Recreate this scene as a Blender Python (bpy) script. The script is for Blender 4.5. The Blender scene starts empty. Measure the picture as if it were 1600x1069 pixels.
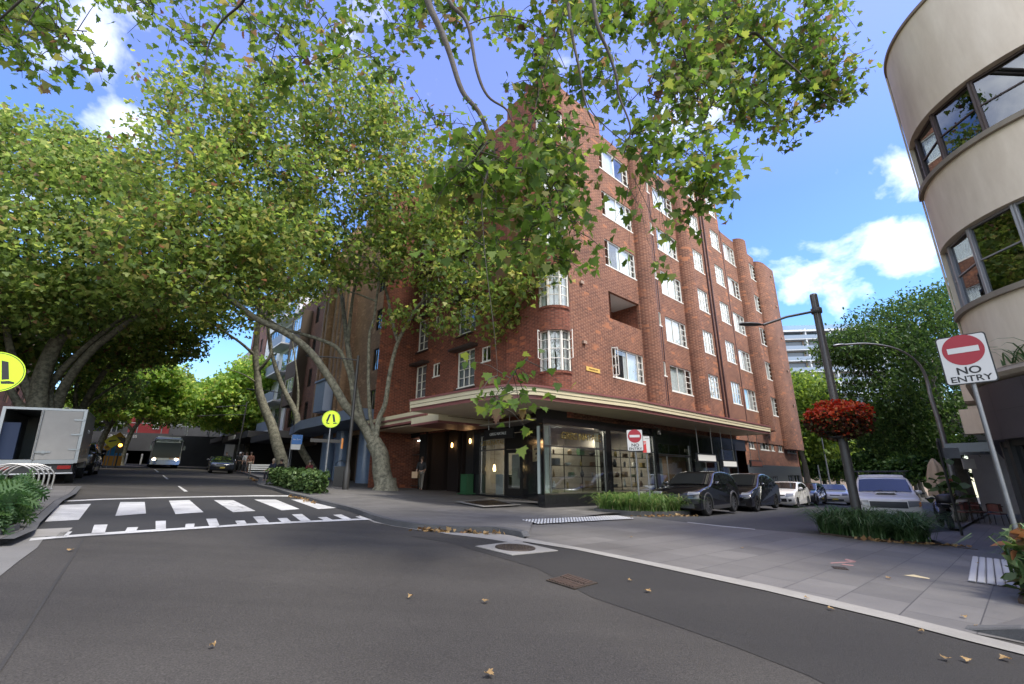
import bpy, bmesh, math, random
import numpy as np
from mathutils import Vector, Matrix
random.seed(7); RNG=np.random.default_rng(11)
S=bpy.context.scene; COL=S.collection; R=math.radians
# ---------------------------------------------------------------- camera model (position / lens worked out from the photograph)
FPX=711.0; CX,CY=800.0,534.5; PIT=R(16.5); CAMH=1.36
GA,GB=-.0446,.0129                       # the ground plane: the main street climbs away to the left
def G(x,y,dz=0): return GA*x+GB*y+dz
def gp(x,y,dz=0): return Vector((x,y,G(x,y,dz)))
def ray(px,py):
    u=px-CX; v=CY-py; return Vector((u,FPX*math.cos(PIT)-v*math.sin(PIT),FPX*math.sin(PIT)+v*math.cos(PIT)))
def gnd(px,py,dz=0):
    d=ray(px,py); t=(CAMH-dz)/(GA*d.x+GB*d.y-d.z); return Vector((d.x*t,d.y*t,CAMH+d.z*t))
def at(px,py,Y):
    d=ray(px,py)*(Y/ray(px,py).y); return Vector((d.x,Y,CAMH+d.z))
# ---------------------------------------------------------------- materials
MATS={}
def nt(name):
    m=bpy.data.materials.new(name); m.use_nodes=True; n=m.node_tree; n.nodes.clear()
    return m,n.nodes,n.links
def ramp(N,stops,interp='LINEAR'):
    r=N.new('ShaderNodeValToRGB'); r.color_ramp.interpolation=interp; e=r.color_ramp.elements
    while len(e)<len(stops): e.new(.5)
    for i,(p,c) in enumerate(stops): e[i].position=p; e[i].color=(*c,1) if len(c)==3 else c
    return r
def mat(name,col,rough=.6,metal=0.,var=None,bump=None,coat=0.,spec=.5,emit=None):
    """var=(scale,colour2,contrast) blotchy variation; bump=(scale,strength)"""
    if name in MATS: return MATS[name]
    m,N,L=nt(name); o=N.new('ShaderNodeOutputMaterial'); b=N.new('ShaderNodeBsdfPrincipled'); L.new(b.outputs[0],o.inputs[0])
    b.inputs['Base Color'].default_value=(*col,1); b.inputs['Roughness'].default_value=rough; b.inputs['Metallic'].default_value=metal
    b.inputs['Coat Weight'].default_value=coat; b.inputs['Coat Roughness'].default_value=.03; b.inputs['Specular IOR Level'].default_value=spec
    if emit: b.inputs['Emission Color'].default_value=(*emit[0],1); b.inputs['Emission Strength'].default_value=emit[1]
    if var or bump: tc=N.new('ShaderNodeTexCoord')
    if var:
        n=N.new('ShaderNodeTexNoise'); n.inputs['Scale'].default_value=var[0]; n.inputs['Detail'].default_value=8; n.inputs['Roughness'].default_value=.65
        if len(var)>3: mp=N.new('ShaderNodeMapping'); mp.inputs['Scale'].default_value=(1,1,var[3]); L.new(tc.outputs['Object'],mp.inputs[0]); L.new(mp.outputs[0],n.inputs[0])
        else: L.new(tc.outputs['Object'],n.inputs[0])
        k=var[2] if len(var)>2 else .25
        r=ramp(N,[(.5-k,col),(.5+k,var[1])]); L.new(n.outputs[0],r.inputs[0]); L.new(r.outputs[0],b.inputs['Base Color'])
    if bump:
        n2=N.new('ShaderNodeTexNoise'); n2.inputs['Scale'].default_value=bump[0]; n2.inputs['Detail'].default_value=6
        L.new(tc.outputs['Object'],n2.inputs[0]); bp=N.new('ShaderNodeBump'); bp.inputs['Strength'].default_value=bump[1]; bp.inputs['Distance'].default_value=.02
        L.new(n2.outputs[0],bp.inputs['Height']); L.new(bp.outputs[0],b.inputs['Normal'])
    MATS[name]=m; return m
def glass(name,tint=(.85,.9,.9),ior=1.7,rough=0.):
    """clear pane: Schlick reflection over a tinted see-through; the same from both sides"""
    if name in MATS: return MATS[name]
    f0=((ior-1)/(ior+1))**2; m,N,L=nt(name); o=N.new('ShaderNodeOutputMaterial'); mx=N.new('ShaderNodeMixShader'); lw=N.new('ShaderNodeLayerWeight'); lw.inputs[0].default_value=.5
    p=N.new('ShaderNodeMath'); p.operation='POWER'; L.new(lw.outputs['Facing'],p.inputs[0]); p.inputs[1].default_value=4.; q=N.new('ShaderNodeMath'); q.operation='MULTIPLY_ADD'; L.new(p.outputs[0],q.inputs[0]); q.inputs[1].default_value=1-f0; q.inputs[2].default_value=f0
    t=N.new('ShaderNodeBsdfTransparent'); t.inputs[0].default_value=(*[c**.5 for c in tint],1); g=N.new('ShaderNodeBsdfGlossy'); g.inputs['Roughness'].default_value=rough; g.inputs[0].default_value=(.9,.95,1,1)
    L.new(q.outputs[0],mx.inputs[0]); L.new(t.outputs[0],mx.inputs[1]); L.new(g.outputs[0],mx.inputs[2]); L.new(mx.outputs[0],o.inputs[0])
    MATS[name]=m; return m
def brick(name,c1,c2,mortar,bw=.235,bh=.0855,patch=None,head=None):
    m,N,L=nt(name); o=N.new('ShaderNodeOutputMaterial'); b=N.new('ShaderNodeBsdfPrincipled'); L.new(b.outputs[0],o.inputs[0]); b.inputs['Roughness'].default_value=.85
    b.inputs['Specular IOR Level'].default_value=.25
    uv=N.new('ShaderNodeUVMap'); t=N.new('ShaderNodeTexBrick'); L.new(uv.outputs[0],t.inputs[0])
    t.inputs['Scale'].default_value=1; t.inputs['Brick Width'].default_value=bw; t.inputs['Row Height'].default_value=bh; t.inputs['Mortar Size'].default_value=.008
    t.inputs['Color1'].default_value=(*c1,1); t.inputs['Color2'].default_value=(*c2,1); t.inputs['Mortar'].default_value=(*mortar,1); t.inputs['Bias'].default_value=-.1
    col=t.outputs[0]
    if head:      # a second, pale header laid at a regular beat through the bond
        t2=N.new('ShaderNodeTexBrick'); L.new(uv.outputs[0],t2.inputs[0]); t2.inputs['Scale'].default_value=1; t2.inputs['Brick Width'].default_value=bw*1.5; t2.inputs['Row Height'].default_value=bh*2
        t2.inputs['Mortar Size'].default_value=.038; t2.inputs['Mortar Smooth'].default_value=.1; t2.inputs['Color1'].default_value=(0,0,0,1); t2.inputs['Color2'].default_value=(.15,.15,.15,1); t2.inputs['Mortar'].default_value=(1,1,1,1)
        sx=N.new('ShaderNodeSeparateXYZ'); L.new(uv.outputs[0],sx.inputs[0])
        # header mask: short bricks in every second course
        mu=N.new('ShaderNodeMath'); mu.operation='MODULO'; L.new(sx.outputs[1],mu.inputs[0]); mu.inputs[1].default_value=bh
        lt=N.new('ShaderNodeMath'); lt.operation='LESS_THAN'; L.new(mu.outputs[0],lt.inputs[0]); lt.inputs[1].default_value=bh
        fl=N.new('ShaderNodeMath'); fl.operation='FLOOR'; dv=N.new('ShaderNodeMath'); dv.operation='DIVIDE'; L.new(sx.outputs[1],dv.inputs[0]); dv.inputs[1].default_value=bh; L.new(dv.outputs[0],fl.inputs[0])
        of=N.new('ShaderNodeMath'); of.operation='MULTIPLY_ADD'; L.new(fl.outputs[0],of.inputs[0]); of.inputs[1].default_value=bw*.75; L.new(sx.outputs[0],of.inputs[2])
        m2=N.new('ShaderNodeMath'); m2.operation='FLOORED_MODULO'; L.new(of.outputs[0],m2.inputs[0]); m2.inputs[1].default_value=bw*1.5
        l2=N.new('ShaderNodeMath'); l2.operation='LESS_THAN'; L.new(m2.outputs[0],l2.inputs[0]); l2.inputs[1].default_value=bw*.42
        an=N.new('ShaderNodeMath'); an.operation='MULTIPLY'; L.new(lt.outputs[0],an.inputs[0]); L.new(l2.outputs[0],an.inputs[1])
        sc=N.new('ShaderNodeMath'); sc.operation='MULTIPLY'; L.new(an.outputs[0],sc.inputs[0]); sc.inputs[1].default_value=.42
        N.remove(t2)
        mh=N.new('ShaderNodeMixRGB'); L.new(sc.outputs[0],mh.inputs[0]); L.new(col,mh.inputs[1]); mh.inputs[2].default_value=(*head,1); col=mh.outputs[0]
    n=N.new('ShaderNodeTexNoise'); n.inputs['Scale'].default_value=.55; n.inputs['Detail'].default_value=6; n.inputs['Roughness'].default_value=.7; L.new(uv.outputs[0],n.inputs[0])
    r=ramp(N,[(.3,(.72,.72,.72)),(.7,(1.18,1.14,1.1))]); L.new(n.outputs[0],r.inputs[0])
    mx=N.new('ShaderNodeMixRGB'); mx.blend_type='MULTIPLY'; mx.inputs[0].default_value=1; L.new(col,mx.inputs[1]); L.new(r.outputs[0],mx.inputs[2]); col=mx.outputs[0]
    if patch:     # loose stretchers in a brighter clay
        n3=N.new('ShaderNodeTexBrick'); L.new(uv.outputs[0],n3.inputs[0]); n3.inputs['Scale'].default_value=1; n3.inputs['Brick Width'].default_value=bw*1.6; n3.inputs['Row Height'].default_value=bh*1.7
        n3.inputs['Mortar Size'].default_value=.0; n3.inputs['Color1'].default_value=(0,0,0,1); n3.inputs['Color2'].default_value=(1,1,1,1); n3.inputs['Bias'].default_value=-.05
        r3=ramp(N,[(.78,(0,0,0)),(.8,(1,1,1))]); L.new(n3.outputs[0],r3.inputs[0])
        nn=N.new('ShaderNodeTexNoise'); nn.inputs['Scale'].default_value=.9; L.new(uv.outputs[0],nn.inputs[0]); rn=ramp(N,[(.48,(0,0,0)),(.6,(1,1,1))]); L.new(nn.outputs[0],rn.inputs[0])
        ml=N.new('ShaderNodeMath'); ml.operation='MULTIPLY'; L.new(r3.outputs[0],ml.inputs[0]); L.new(rn.outputs[0],ml.inputs[1])
        mp=N.new('ShaderNodeMixRGB'); L.new(ml.outputs[0],mp.inputs[0]); L.new(col,mp.inputs[1]); mp.inputs[2].default_value=(*patch,1); col=mp.outputs[0]
    L.new(col,b.inputs['Base Color'])
    bp=N.new('ShaderNodeBump'); bp.inputs['Strength'].default_value=.5; bp.inputs['Distance'].default_value=.012; L.new(t.outputs['Fac'],bp.inputs['Height']); bp.invert=True; L.new(bp.outputs[0],b.inputs['Normal'])
    MATS[name]=m; return m
def leafmat(name,stops,trans=.52,gloss=.025):
    m,N,L=nt(name); o=N.new('ShaderNodeOutputMaterial'); ge=N.new('ShaderNodeNewGeometry'); r=ramp(N,stops); L.new(ge.outputs['Random Per Island'],r.inputs[0])
    d=N.new('ShaderNodeBsdfDiffuse'); t=N.new('ShaderNodeBsdfTranslucent'); g=N.new('ShaderNodeBsdfGlossy'); g.inputs['Roughness'].default_value=.5; g.inputs[0].default_value=(.8,.85,.7,1)
    L.new(r.outputs[0],d.inputs[0]); hs=N.new('ShaderNodeHueSaturation'); hs.inputs['Value'].default_value=2.0; hs.inputs['Saturation'].default_value=1.05; hs.inputs['Hue'].default_value=.49; L.new(r.outputs[0],hs.inputs['Color']); L.new(hs.outputs[0],t.inputs[0])
    a=N.new('ShaderNodeMixShader'); a.inputs[0].default_value=trans; L.new(d.outputs[0],a.inputs[1]); L.new(t.outputs[0],a.inputs[2])
    c=N.new('ShaderNodeMixShader'); c.inputs[0].default_value=gloss; L.new(a.outputs[0],c.inputs[1]); L.new(g.outputs[0],c.inputs[2]); L.new(c.outputs[0],o.inputs[0])
    MATS[name]=m; return m
def ground_mat(name,c1,c2,sp,scale=2.,speck=180.,bump=.5,rough=.85,paver=None,joint=None,rot=0.,cracks=0.,wear=None):
    """asphalt / stone: fine aggregate + broad wear, optional paver joints laid in metres"""
    m,N,L=nt(name); o=N.new('ShaderNodeOutputMaterial'); b=N.new('ShaderNodeBsdfPrincipled'); L.new(b.outputs[0],o.inputs[0]); b.inputs['Specular IOR Level'].default_value=.35
    tc=N.new('ShaderNodeTexCoord'); n=N.new('ShaderNodeTexNoise'); n.inputs['Scale'].default_value=scale*.25; n.inputs['Detail'].default_value=9; n.inputs['Roughness'].default_value=.68; L.new(tc.outputs['Object'],n.inputs[0])
    r=ramp(N,[(.32,c1),(.68,c2)]); L.new(n.outputs[0],r.inputs[0]); col=r.outputs[0]
    v=N.new('ShaderNodeTexNoise'); v.inputs['Scale'].default_value=speck; v.inputs['Detail'].default_value=3; v.inputs['Roughness'].default_value=.8; L.new(tc.outputs['Object'],v.inputs[0])
    rv=ramp(N,[(.3,(1-sp,)*3),(.7,(1+sp,)*3)]); L.new(v.outputs[0],rv.inputs[0]); mx=N.new('ShaderNodeMixRGB'); mx.blend_type='MULTIPLY'; mx.inputs[0].default_value=1; L.new(col,mx.inputs[1]); L.new(rv.outputs[0],mx.inputs[2]); col=mx.outputs[0]
    if wear:      # tyre-polished lanes: long streaks along the road
        mw=N.new('ShaderNodeMapping'); mw.inputs['Rotation'].default_value=(0,0,wear[0]); mw.inputs['Scale'].default_value=(.03,1,1); L.new(tc.outputs['Object'],mw.inputs[0]); nw=N.new('ShaderNodeTexNoise'); nw.inputs['Scale'].default_value=.9; nw.inputs['Detail'].default_value=5; L.new(mw.outputs[0],nw.inputs[0])
        rw=ramp(N,[(.35,(1-wear[1],)*3),(.65,(1+wear[1],)*3)]); L.new(nw.outputs[0],rw.inputs[0]); m9=N.new('ShaderNodeMixRGB'); m9.blend_type='MULTIPLY'; m9.inputs[0].default_value=1; L.new(col,m9.inputs[1]); L.new(rw.outputs[0],m9.inputs[2]); col=m9.outputs[0]
        vs=N.new('ShaderNodeTexVoronoi'); vs.inputs['Scale'].default_value=55; L.new(tc.outputs['Object'],vs.inputs[0]); rs=ramp(N,[(.0,(1.5,1.45,1.4)),(.22,(1.0,1.0,1.0)),(.55,(.86,.86,.86))]); L.new(vs.outputs['Distance'],rs.inputs[0]); m8=N.new('ShaderNodeMixRGB'); m8.blend_type='MULTIPLY'; m8.inputs[0].default_value=.8; L.new(col,m8.inputs[1]); L.new(rs.outputs[0],m8.inputs[2]); col=m8.outputs[0]
    h=v.outputs[0]
    if paver:
        mp=N.new('ShaderNodeMapping'); mp.inputs['Rotation'].default_value=(0,0,rot); L.new(tc.outputs['Object'],mp.inputs[0]); t=N.new('ShaderNodeTexBrick'); L.new(mp.outputs[0],t.inputs[0])
        t.inputs['Scale'].default_value=1; t.inputs['Brick Width'].default_value=paver[0]; t.inputs['Row Height'].default_value=paver[1]; t.inputs['Mortar Size'].default_value=paver[2]; t.inputs['Mortar Smooth'].default_value=.2
        t.inputs['Color1'].default_value=(.86,.86,.86,1); t.inputs['Color2'].default_value=(1.14,1.14,1.14,1); t.inputs['Mortar'].default_value=(*joint,1)
        m2=N.new('ShaderNodeMixRGB'); m2.blend_type='MULTIPLY'; m2.inputs[0].default_value=1; L.new(col,m2.inputs[1]); L.new(t.outputs[0],m2.inputs[2]); col=m2.outputs[0]
    if cracks:
        vo=N.new('ShaderNodeTexVoronoi'); vo.feature='DISTANCE_TO_EDGE'; vo.inputs['Scale'].default_value=.35; nn=N.new('ShaderNodeTexNoise'); nn.inputs['Scale'].default_value=1.5; nn.inputs['Detail'].default_value=6
        L.new(tc.outputs['Object'],nn.inputs[0]); ad=N.new('ShaderNodeMixRGB'); ad.inputs[0].default_value=.35; L.new(tc.outputs['Object'],ad.inputs[1]); L.new(nn.outputs['Color'],ad.inputs[2]); L.new(ad.outputs[0],vo.inputs[0])
        rc=ramp(N,[(0,(1-cracks,)*3),(.006,(1,1,1))]); L.new(vo.outputs['Distance'],rc.inputs[0]); m3=N.new('ShaderNodeMixRGB'); m3.blend_type='MULTIPLY'; m3.inputs[0].default_value=1; L.new(col,m3.inputs[1]); L.new(rc.outputs[0],m3.inputs[2]); col=m3.outputs[0]
    L.new(col,b.inputs['Base Color']); rr=ramp(N,[(.3,(rough-.12,)*3),(.7,(rough+.08,)*3)]); L.new(n.outputs[0],rr.inputs[0]); L.new(rr.outputs[0],b.inputs['Roughness'])
    bp=N.new('ShaderNodeBump'); bp.inputs['Strength'].default_value=bump; bp.inputs['Distance'].default_value=.01; L.new(h,bp.inputs['Height']); L.new(bp.outputs[0],b.inputs['Normal'])
    MATS[name]=m; return m
# ---------------------------------------------------------------- mesh builder and object helpers
class MB:
    def __init__(s): s.v=[]; s.f=[]; s.uv=[]; s.mi=[]; s.sm=[]
    def face(s,pts,uv=None,m=0,smooth=False):
        i=len(s.v); s.v+= [tuple(p) for p in pts]; s.f.append(list(range(i,i+len(pts)))); s.uv.append(uv); s.mi.append(m); s.sm.append(smooth)
    def grid(s,rows,uvs=None,m=0,smooth=True,closed=False):
        i=len(s.v); n=len(rows[0])
        for r in rows: s.v+=[tuple(p) for p in r]
        for a in range(len(rows)-1):
            for b in range(n if closed else n-1):
                c=(b+1)%n; s.f.append([i+a*n+b,i+a*n+c,i+(a+1)*n+c,i+(a+1)*n+b]); s.mi.append(m); s.sm.append(smooth)
                s.uv.append([uvs[a][b],uvs[a][c],uvs[a+1][c],uvs[a+1][b]] if uvs else None)
    def box(s,c,sz,ax=None,m=0,taper=1.):
        c=Vector(c); X,Y,Z=(Vector((1,0,0)),Vector((0,1,0)),Vector((0,0,1))) if ax is None else ax
        h=[k/2 for k in sz]; P=[]
        for dz in (-1,1):
            t=taper if dz>0 else 1.
            for dx,dy in ((-1,-1),(1,-1),(1,1),(-1,1)): P.append(c+X*(dx*h[0]*t)+Y*(dy*h[1]*t)+Z*(dz*h[2]))
        i=len(s.v); s.v+=[tuple(p) for p in P]
        for q in ((0,3,2,1),(4,5,6,7),(0,1,5,4),(1,2,6,5),(2,3,7,6),(3,0,4,7)): s.f.append([i+k for k in q]); s.uv.append(None); s.mi.append(m); s.sm.append(False)
    def bx(s,x0,x1,y0,y1,z0,z1,m=0): s.box(((x0+x1)/2,(y0+y1)/2,(z0+z1)/2),(x1-x0,y1-y0,z1-z0),m=m)
    def tube(s,pts,rad,n=8,m=0,cap=True,flat=1.):
        pts=[Vector(p) for p in pts]; rad=[rad]*len(pts) if not hasattr(rad,'__len__') else rad; rows=[]; ref=None
        for i,p in enumerate(pts):
            t=(pts[min(i+1,len(pts)-1)]-pts[max(i-1,0)]); t=t.normalized() if t.length>1e-9 else Vector((0,0,1))
            if ref is None: ref=t.orthogonal().normalized()
            a=(ref-t*ref.dot(t)); a=a.normalized() if a.length>1e-6 else t.orthogonal().normalized(); ref=a; b=t.cross(a)
            rows.append([p+(a*math.cos(q)+b*math.sin(q)*flat)*rad[i] for q in [2*math.pi*k/n for k in range(n)]])
        s.grid(rows,m=m,closed=True,smooth=n>4)
        if cap: s.face(rows[0][::-1],m=m); s.face(rows[-1],m=m)
    def lathe(s,c,prof,n=16,m=0,ax=None):
        c=Vector(c); X,Y,Z=(Vector((1,0,0)),Vector((0,1,0)),Vector((0,0,1))) if ax is None else ax
        s.grid([[c+(X*math.cos(q)+Y*math.sin(q))*r+Z*z for q in [2*math.pi*k/n for k in range(n)]] for r,z in prof],m=m,closed=True)
    def prism(s,bot,top,m=0,mside=None,smooth=False):
        n=len(bot); s.face(list(reversed(bot)),m=m); s.face(top,m=m)
        for i in range(n): j=(i+1)%n; s.face([bot[i],bot[j],top[j],top[i]],m=m if mside is None else mside,smooth=smooth)
    def build(s,name,mats,parent=None,world=True,loc=(0,0,0),rot=(0,0,0),merge=False):
        off=Vector((0,0,0)); q=parent
        while q is not None and world: off=off+Vector(q.location); q=q.parent
        me=bpy.data.meshes.new(name); me.from_pydata([tuple(Vector(p)-off) for p in s.v],[],s.f)
        for x in (mats if isinstance(mats,(list,tuple)) else [mats]): me.materials.append(x)
        me.polygons.foreach_set('material_index',s.mi); me.polygons.foreach_set('use_smooth',s.sm)
        if any(u for u in s.uv):
            l=me.uv_layers.new(name='UVMap'); flat=[]
            for f,u in zip(s.f,s.uv): flat+= [c for q in (u or [(0,0)]*len(f)) for c in q]
            l.data.foreach_set('uv',flat)
        if merge:
            b=bmesh.new(); b.from_mesh(me); bmesh.ops.remove_doubles(b,verts=b.verts,dist=1e-4); bmesh.ops.recalc_face_normals(b,faces=b.faces); b.to_mesh(me); b.free()
        me.update(); o=bpy.data.objects.new(name,me); COL.objects.link(o); o.parent=parent; o.location=loc; o.rotation_euler=rot
        return o
def tag(o,label,cat,group=None,kind=None):
    o['label']=label; o['category']=cat
    if group: o['group']=group
    if kind: o['kind']=kind
    return o
def thing(name,label,cat,loc=(0,0,0),rz=0.,group=None):
    o=bpy.data.objects.new(name,None); COL.objects.link(o); o.location=loc; o.rotation_euler=(0,0,rz); o.empty_display_size=.2
    return tag(o,label,cat,group)
def structure(o): o['kind']='structure'; return o
def dup(o,parent=None,loc=None,rz=None,label=None):
    c=o.copy(); COL.objects.link(c)
    if parent is not None: c.parent=parent
    if loc is not None: c.location=loc
    if rz is not None: c.rotation_euler=(0,0,rz)
    if label: c['label']=label
    for k in list(o.children): dup(k,c)
    return c
def text(name,body,size,mt,parent,loc,rot,ext=.004,align='CENTER',sx=1.,bold=0.):
    c=bpy.data.curves.new(name,'FONT'); c.body=body; c.size=size; c.extrude=ext; c.align_x=align; c.align_y='CENTER'; c.offset=bold
    t=bpy.data.objects.new(name,c); c.materials.append(mt); dg=None; COL.objects.link(t)
    me=bpy.data.meshes.new_from_object(t.evaluated_get(bpy.context.evaluated_depsgraph_get())); COL.objects.unlink(t); bpy.data.objects.remove(t)
    if not me.materials: me.materials.append(mt)
    o=bpy.data.objects.new(name,me); COL.objects.link(o); o.parent=parent; o.location=loc; o.rotation_euler=rot; o.scale=(sx,1,1); return o
def catmull(P,k=6):
    P=[Vector(p) for p in P]; Q=[P[0]*2-P[1]]+P+[P[-1]*2-P[-2]]; out=[]
    for i in range(1,len(Q)-2):
        for j in range(k):
            t=j/k; a,b,c,d=Q[i-1:i+3]; out.append(.5*((2*b)+(c-a)*t+(2*a-5*b+4*c-d)*t*t+(3*b-a-3*c+d)*t**3))
    out.append(P[-1]); return out
# ---------------------------------------------------------------- world, sun, camera
def world():
    w=bpy.data.worlds.new('World'); S.world=w; w.use_nodes=True; n=w.node_tree; N,L=n.nodes,n.links; N.clear()
    o=N.new('ShaderNodeOutputWorld'); bg=N.new('ShaderNodeBackground'); L.new(bg.outputs[0],o.inputs[0]); bg.inputs[1].default_value=SKYS
    sk=N.new('ShaderNodeTexSky'); sk.sky_type='NISHITA'; sk.sun_disc=False; sk.sun_elevation=R(SUNEL); sk.sun_rotation=R(SUNAZ); sk.ozone_density=4.; sk.dust_density=.3; sk.air_density=1.1
    tc=N.new('ShaderNodeTexCoord'); sp=N.new('ShaderNodeSeparateXYZ'); L.new(tc.outputs['Generated'],sp.inputs[0])
    el=ramp(N,[(.0,(1.0,1.05,1.05)),(.3,(.70,.93,1.15)),(.5,(.82,.90,1.22)),(.68,(1.28,1.05,1.42)),(1,(1.3,1.05,1.4))]); L.new(sp.outputs[2],el.inputs[0])
    tm=N.new('ShaderNodeMixRGB'); tm.blend_type='MULTIPLY'; tm.inputs[0].default_value=1; L.new(sk.outputs[0],tm.inputs[1]); L.new(el.outputs[0],tm.inputs[2])
    # clouds: noise on a flat layer overhead, gathered in visible banks and in unseen ones added for fill
    mz=N.new('ShaderNodeMath'); mz.operation='MAXIMUM'; L.new(sp.outputs[2],mz.inputs[0]); mz.inputs[1].default_value=.04
    ad=N.new('ShaderNodeMath'); ad.operation='ADD'; L.new(mz.outputs[0],ad.inputs[0]); ad.inputs[1].default_value=.5
    cb=N.new('ShaderNodeCombineXYZ')
    for i in (0,1):
        d=N.new('ShaderNodeMath'); d.operation='DIVIDE'; L.new(sp.outputs[i],d.inputs[0]); L.new(ad.outputs[0],d.inputs[1]); L.new(d.outputs[0],cb.inputs[i])
    nz=N.new('ShaderNodeTexNoise'); nz.inputs['Scale'].default_value=5.2; nz.inputs['Detail'].default_value=10; nz.inputs['Roughness'].default_value=.55; nz.inputs['Distortion'].default_value=.25; L.new(cb.outputs[0],nz.inputs[0])
    acc=None
    for (px,py,sz,st) in CLOUDS:
        dr=ray(px,py).normalized(); vm=N.new('ShaderNodeVectorMath'); vm.operation='DISTANCE'; nm=N.new('ShaderNodeVectorMath'); nm.operation='NORMALIZE'; L.new(tc.outputs['Generated'],nm.inputs[0]); L.new(nm.outputs[0],vm.inputs[0]); vm.inputs[1].default_value=dr
        mr=N.new('ShaderNodeMapRange'); mr.inputs[1].default_value=sz; mr.inputs[2].default_value=0; mr.inputs[3].default_value=0; mr.inputs[4].default_value=st; mr.interpolation_type='SMOOTHSTEP'; L.new(vm.outputs['Value'],mr.inputs[0])
        if acc is None: acc=mr.outputs[0]
        else:
            a=N.new('ShaderNodeMath'); a.operation='MAXIMUM'; L.new(acc,a.inputs[0]); L.new(mr.outputs[0],a.inputs[1]); acc=a.outputs[0]
    for (dv,sz,st) in FILL_BANKS:
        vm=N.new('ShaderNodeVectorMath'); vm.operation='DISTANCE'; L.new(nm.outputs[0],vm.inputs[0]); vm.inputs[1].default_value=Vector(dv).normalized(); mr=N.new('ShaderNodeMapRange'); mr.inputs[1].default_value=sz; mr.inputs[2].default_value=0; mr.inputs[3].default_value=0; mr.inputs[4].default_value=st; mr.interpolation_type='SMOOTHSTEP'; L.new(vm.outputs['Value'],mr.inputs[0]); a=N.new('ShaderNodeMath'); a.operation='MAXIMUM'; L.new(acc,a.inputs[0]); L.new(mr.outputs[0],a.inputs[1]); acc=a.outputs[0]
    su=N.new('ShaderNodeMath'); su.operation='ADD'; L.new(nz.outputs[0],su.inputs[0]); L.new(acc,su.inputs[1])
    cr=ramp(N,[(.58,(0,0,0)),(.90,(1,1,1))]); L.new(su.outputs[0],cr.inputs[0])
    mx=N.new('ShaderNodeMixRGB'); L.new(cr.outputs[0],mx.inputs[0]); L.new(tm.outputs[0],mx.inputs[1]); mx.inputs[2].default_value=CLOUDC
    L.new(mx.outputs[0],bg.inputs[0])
    ld=bpy.data.lights.new('sun','SUN'); ld.energy=SUNS; ld.angle=R(SUNANG); ld.color=(1,.95,.86); lo=bpy.data.objects.new('sun',ld); COL.objects.link(lo)
    e,a=R(SUNEL),R(SUNAZ); lo.rotation_euler=Vector((math.sin(a)*math.cos(e),math.cos(a)*math.cos(e),math.sin(e))).to_track_quat('Z','Y').to_euler()
    cd=bpy.data.cameras.new('camera'); cd.sensor_width=36; cd.lens=FPX/1600*36; cd.clip_end=2000; cd.clip_start=.05; co=bpy.data.objects.new('camera',cd); COL.objects.link(co); co.location=(0,0,CAMH); co.rotation_euler=(R(90)+PIT,0,0); S.camera=co
    S.view_settings.view_transform='Standard'; S.view_settings.look='None'; S.view_settings.exposure=EXPO; S.view_settings.gamma=1
    S.cycles.max_bounces=8; S.cycles.transparent_max_bounces=12; S.cycles.diffuse_bounces=3; S.cycles.glossy_bounces=3; S.cycles.caustics_reflective=False; S.cycles.caustics_refractive=False; S.cycles.sample_clamp_indirect=4
    S.cycles.use_denoising=True
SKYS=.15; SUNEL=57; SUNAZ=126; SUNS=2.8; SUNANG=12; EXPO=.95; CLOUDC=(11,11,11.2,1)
CLOUDS=[(1420,392,.085,.27),(1335,470,.08,.15),(1250,465,.06,.14),(1390,265,.09,.17),(135,60,.13,.17),(178,205,.09,.22),(1285,272,.05,.15)]
FILL_BANKS=[((.1,-.8,.45),1.0,.5),((-.85,-.3,.35),.75,.4),((.9,-.15,.4),.6,.4),((0,-.3,.95),.5,.35),((.88,.30,.38),.42,.42)]  # unseen cloud banks added out of frame for soft fill and pane reflections
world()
# ================================================================ GROUND, ROADS, PAVEMENTS
ANG_R=R(43.0)   # heading of the side street (x axis turned 43 deg)
asph=ground_mat('asphalt',(.044,.0395,.0345),(.063,.0575,.0505),.55,scale=1.2,speck=75,cracks=.10,bump=1.,wear=(R(51.5),.16))
asph2=ground_mat('asphalt_new',(.029,.0270,.0245),(.039,.0362,.033),.5,scale=1.5,speck=85,bump=.9,wear=(R(51.5),.08))
asph3=ground_mat('asphalt_side',(.055,.054,.053),(.078,.076,.074),.35,scale=1.2,speck=80,bump=.7,cracks=.15)
rampm=ground_mat('asphalt_ramp',(.032,.031,.031),(.042,.041,.040),.35,scale=1.5,speck=170,bump=.6,cracks=.25)
pave=ground_mat('granite_pavers',(.100,.094,.087),(.150,.142,.132),.18,scale=1.6,speck=220,bump=.2,rough=.62,paver=(1.05,.62,.007),joint=(.45,.45,.46),rot=R(-43))
foot=ground_mat('footpath_pavers',(.088,.084,.079),(.14,.133,.125),.18,scale=1.3,speck=200,bump=.25,rough=.75,paver=(.6,.3,.006),joint=(.5,.49,.47),rot=R(-43))
conc=ground_mat('concrete',(.20,.19,.17),(.30,.285,.26),.16,scale=2,speck=120,bump=.25)
concd=ground_mat('concrete_gutter',(.13,.125,.115),(.19,.183,.17),.2,scale=2,speck=120,bump=.3)
kerbm=ground_mat('kerb_stone',(.06,.06,.062),(.10,.10,.10),.25,scale=3,speck=90,bump=.3)
paint=ground_mat('road_paint',(.30,.295,.285),(.56,.555,.535),.25,scale=4,speck=60,bump=.2,cracks=.45)
soil=ground_mat('soil',(.035,.024,.016),(.07,.05,.035),.5,scale=6,speck=60,bump=1.)
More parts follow.
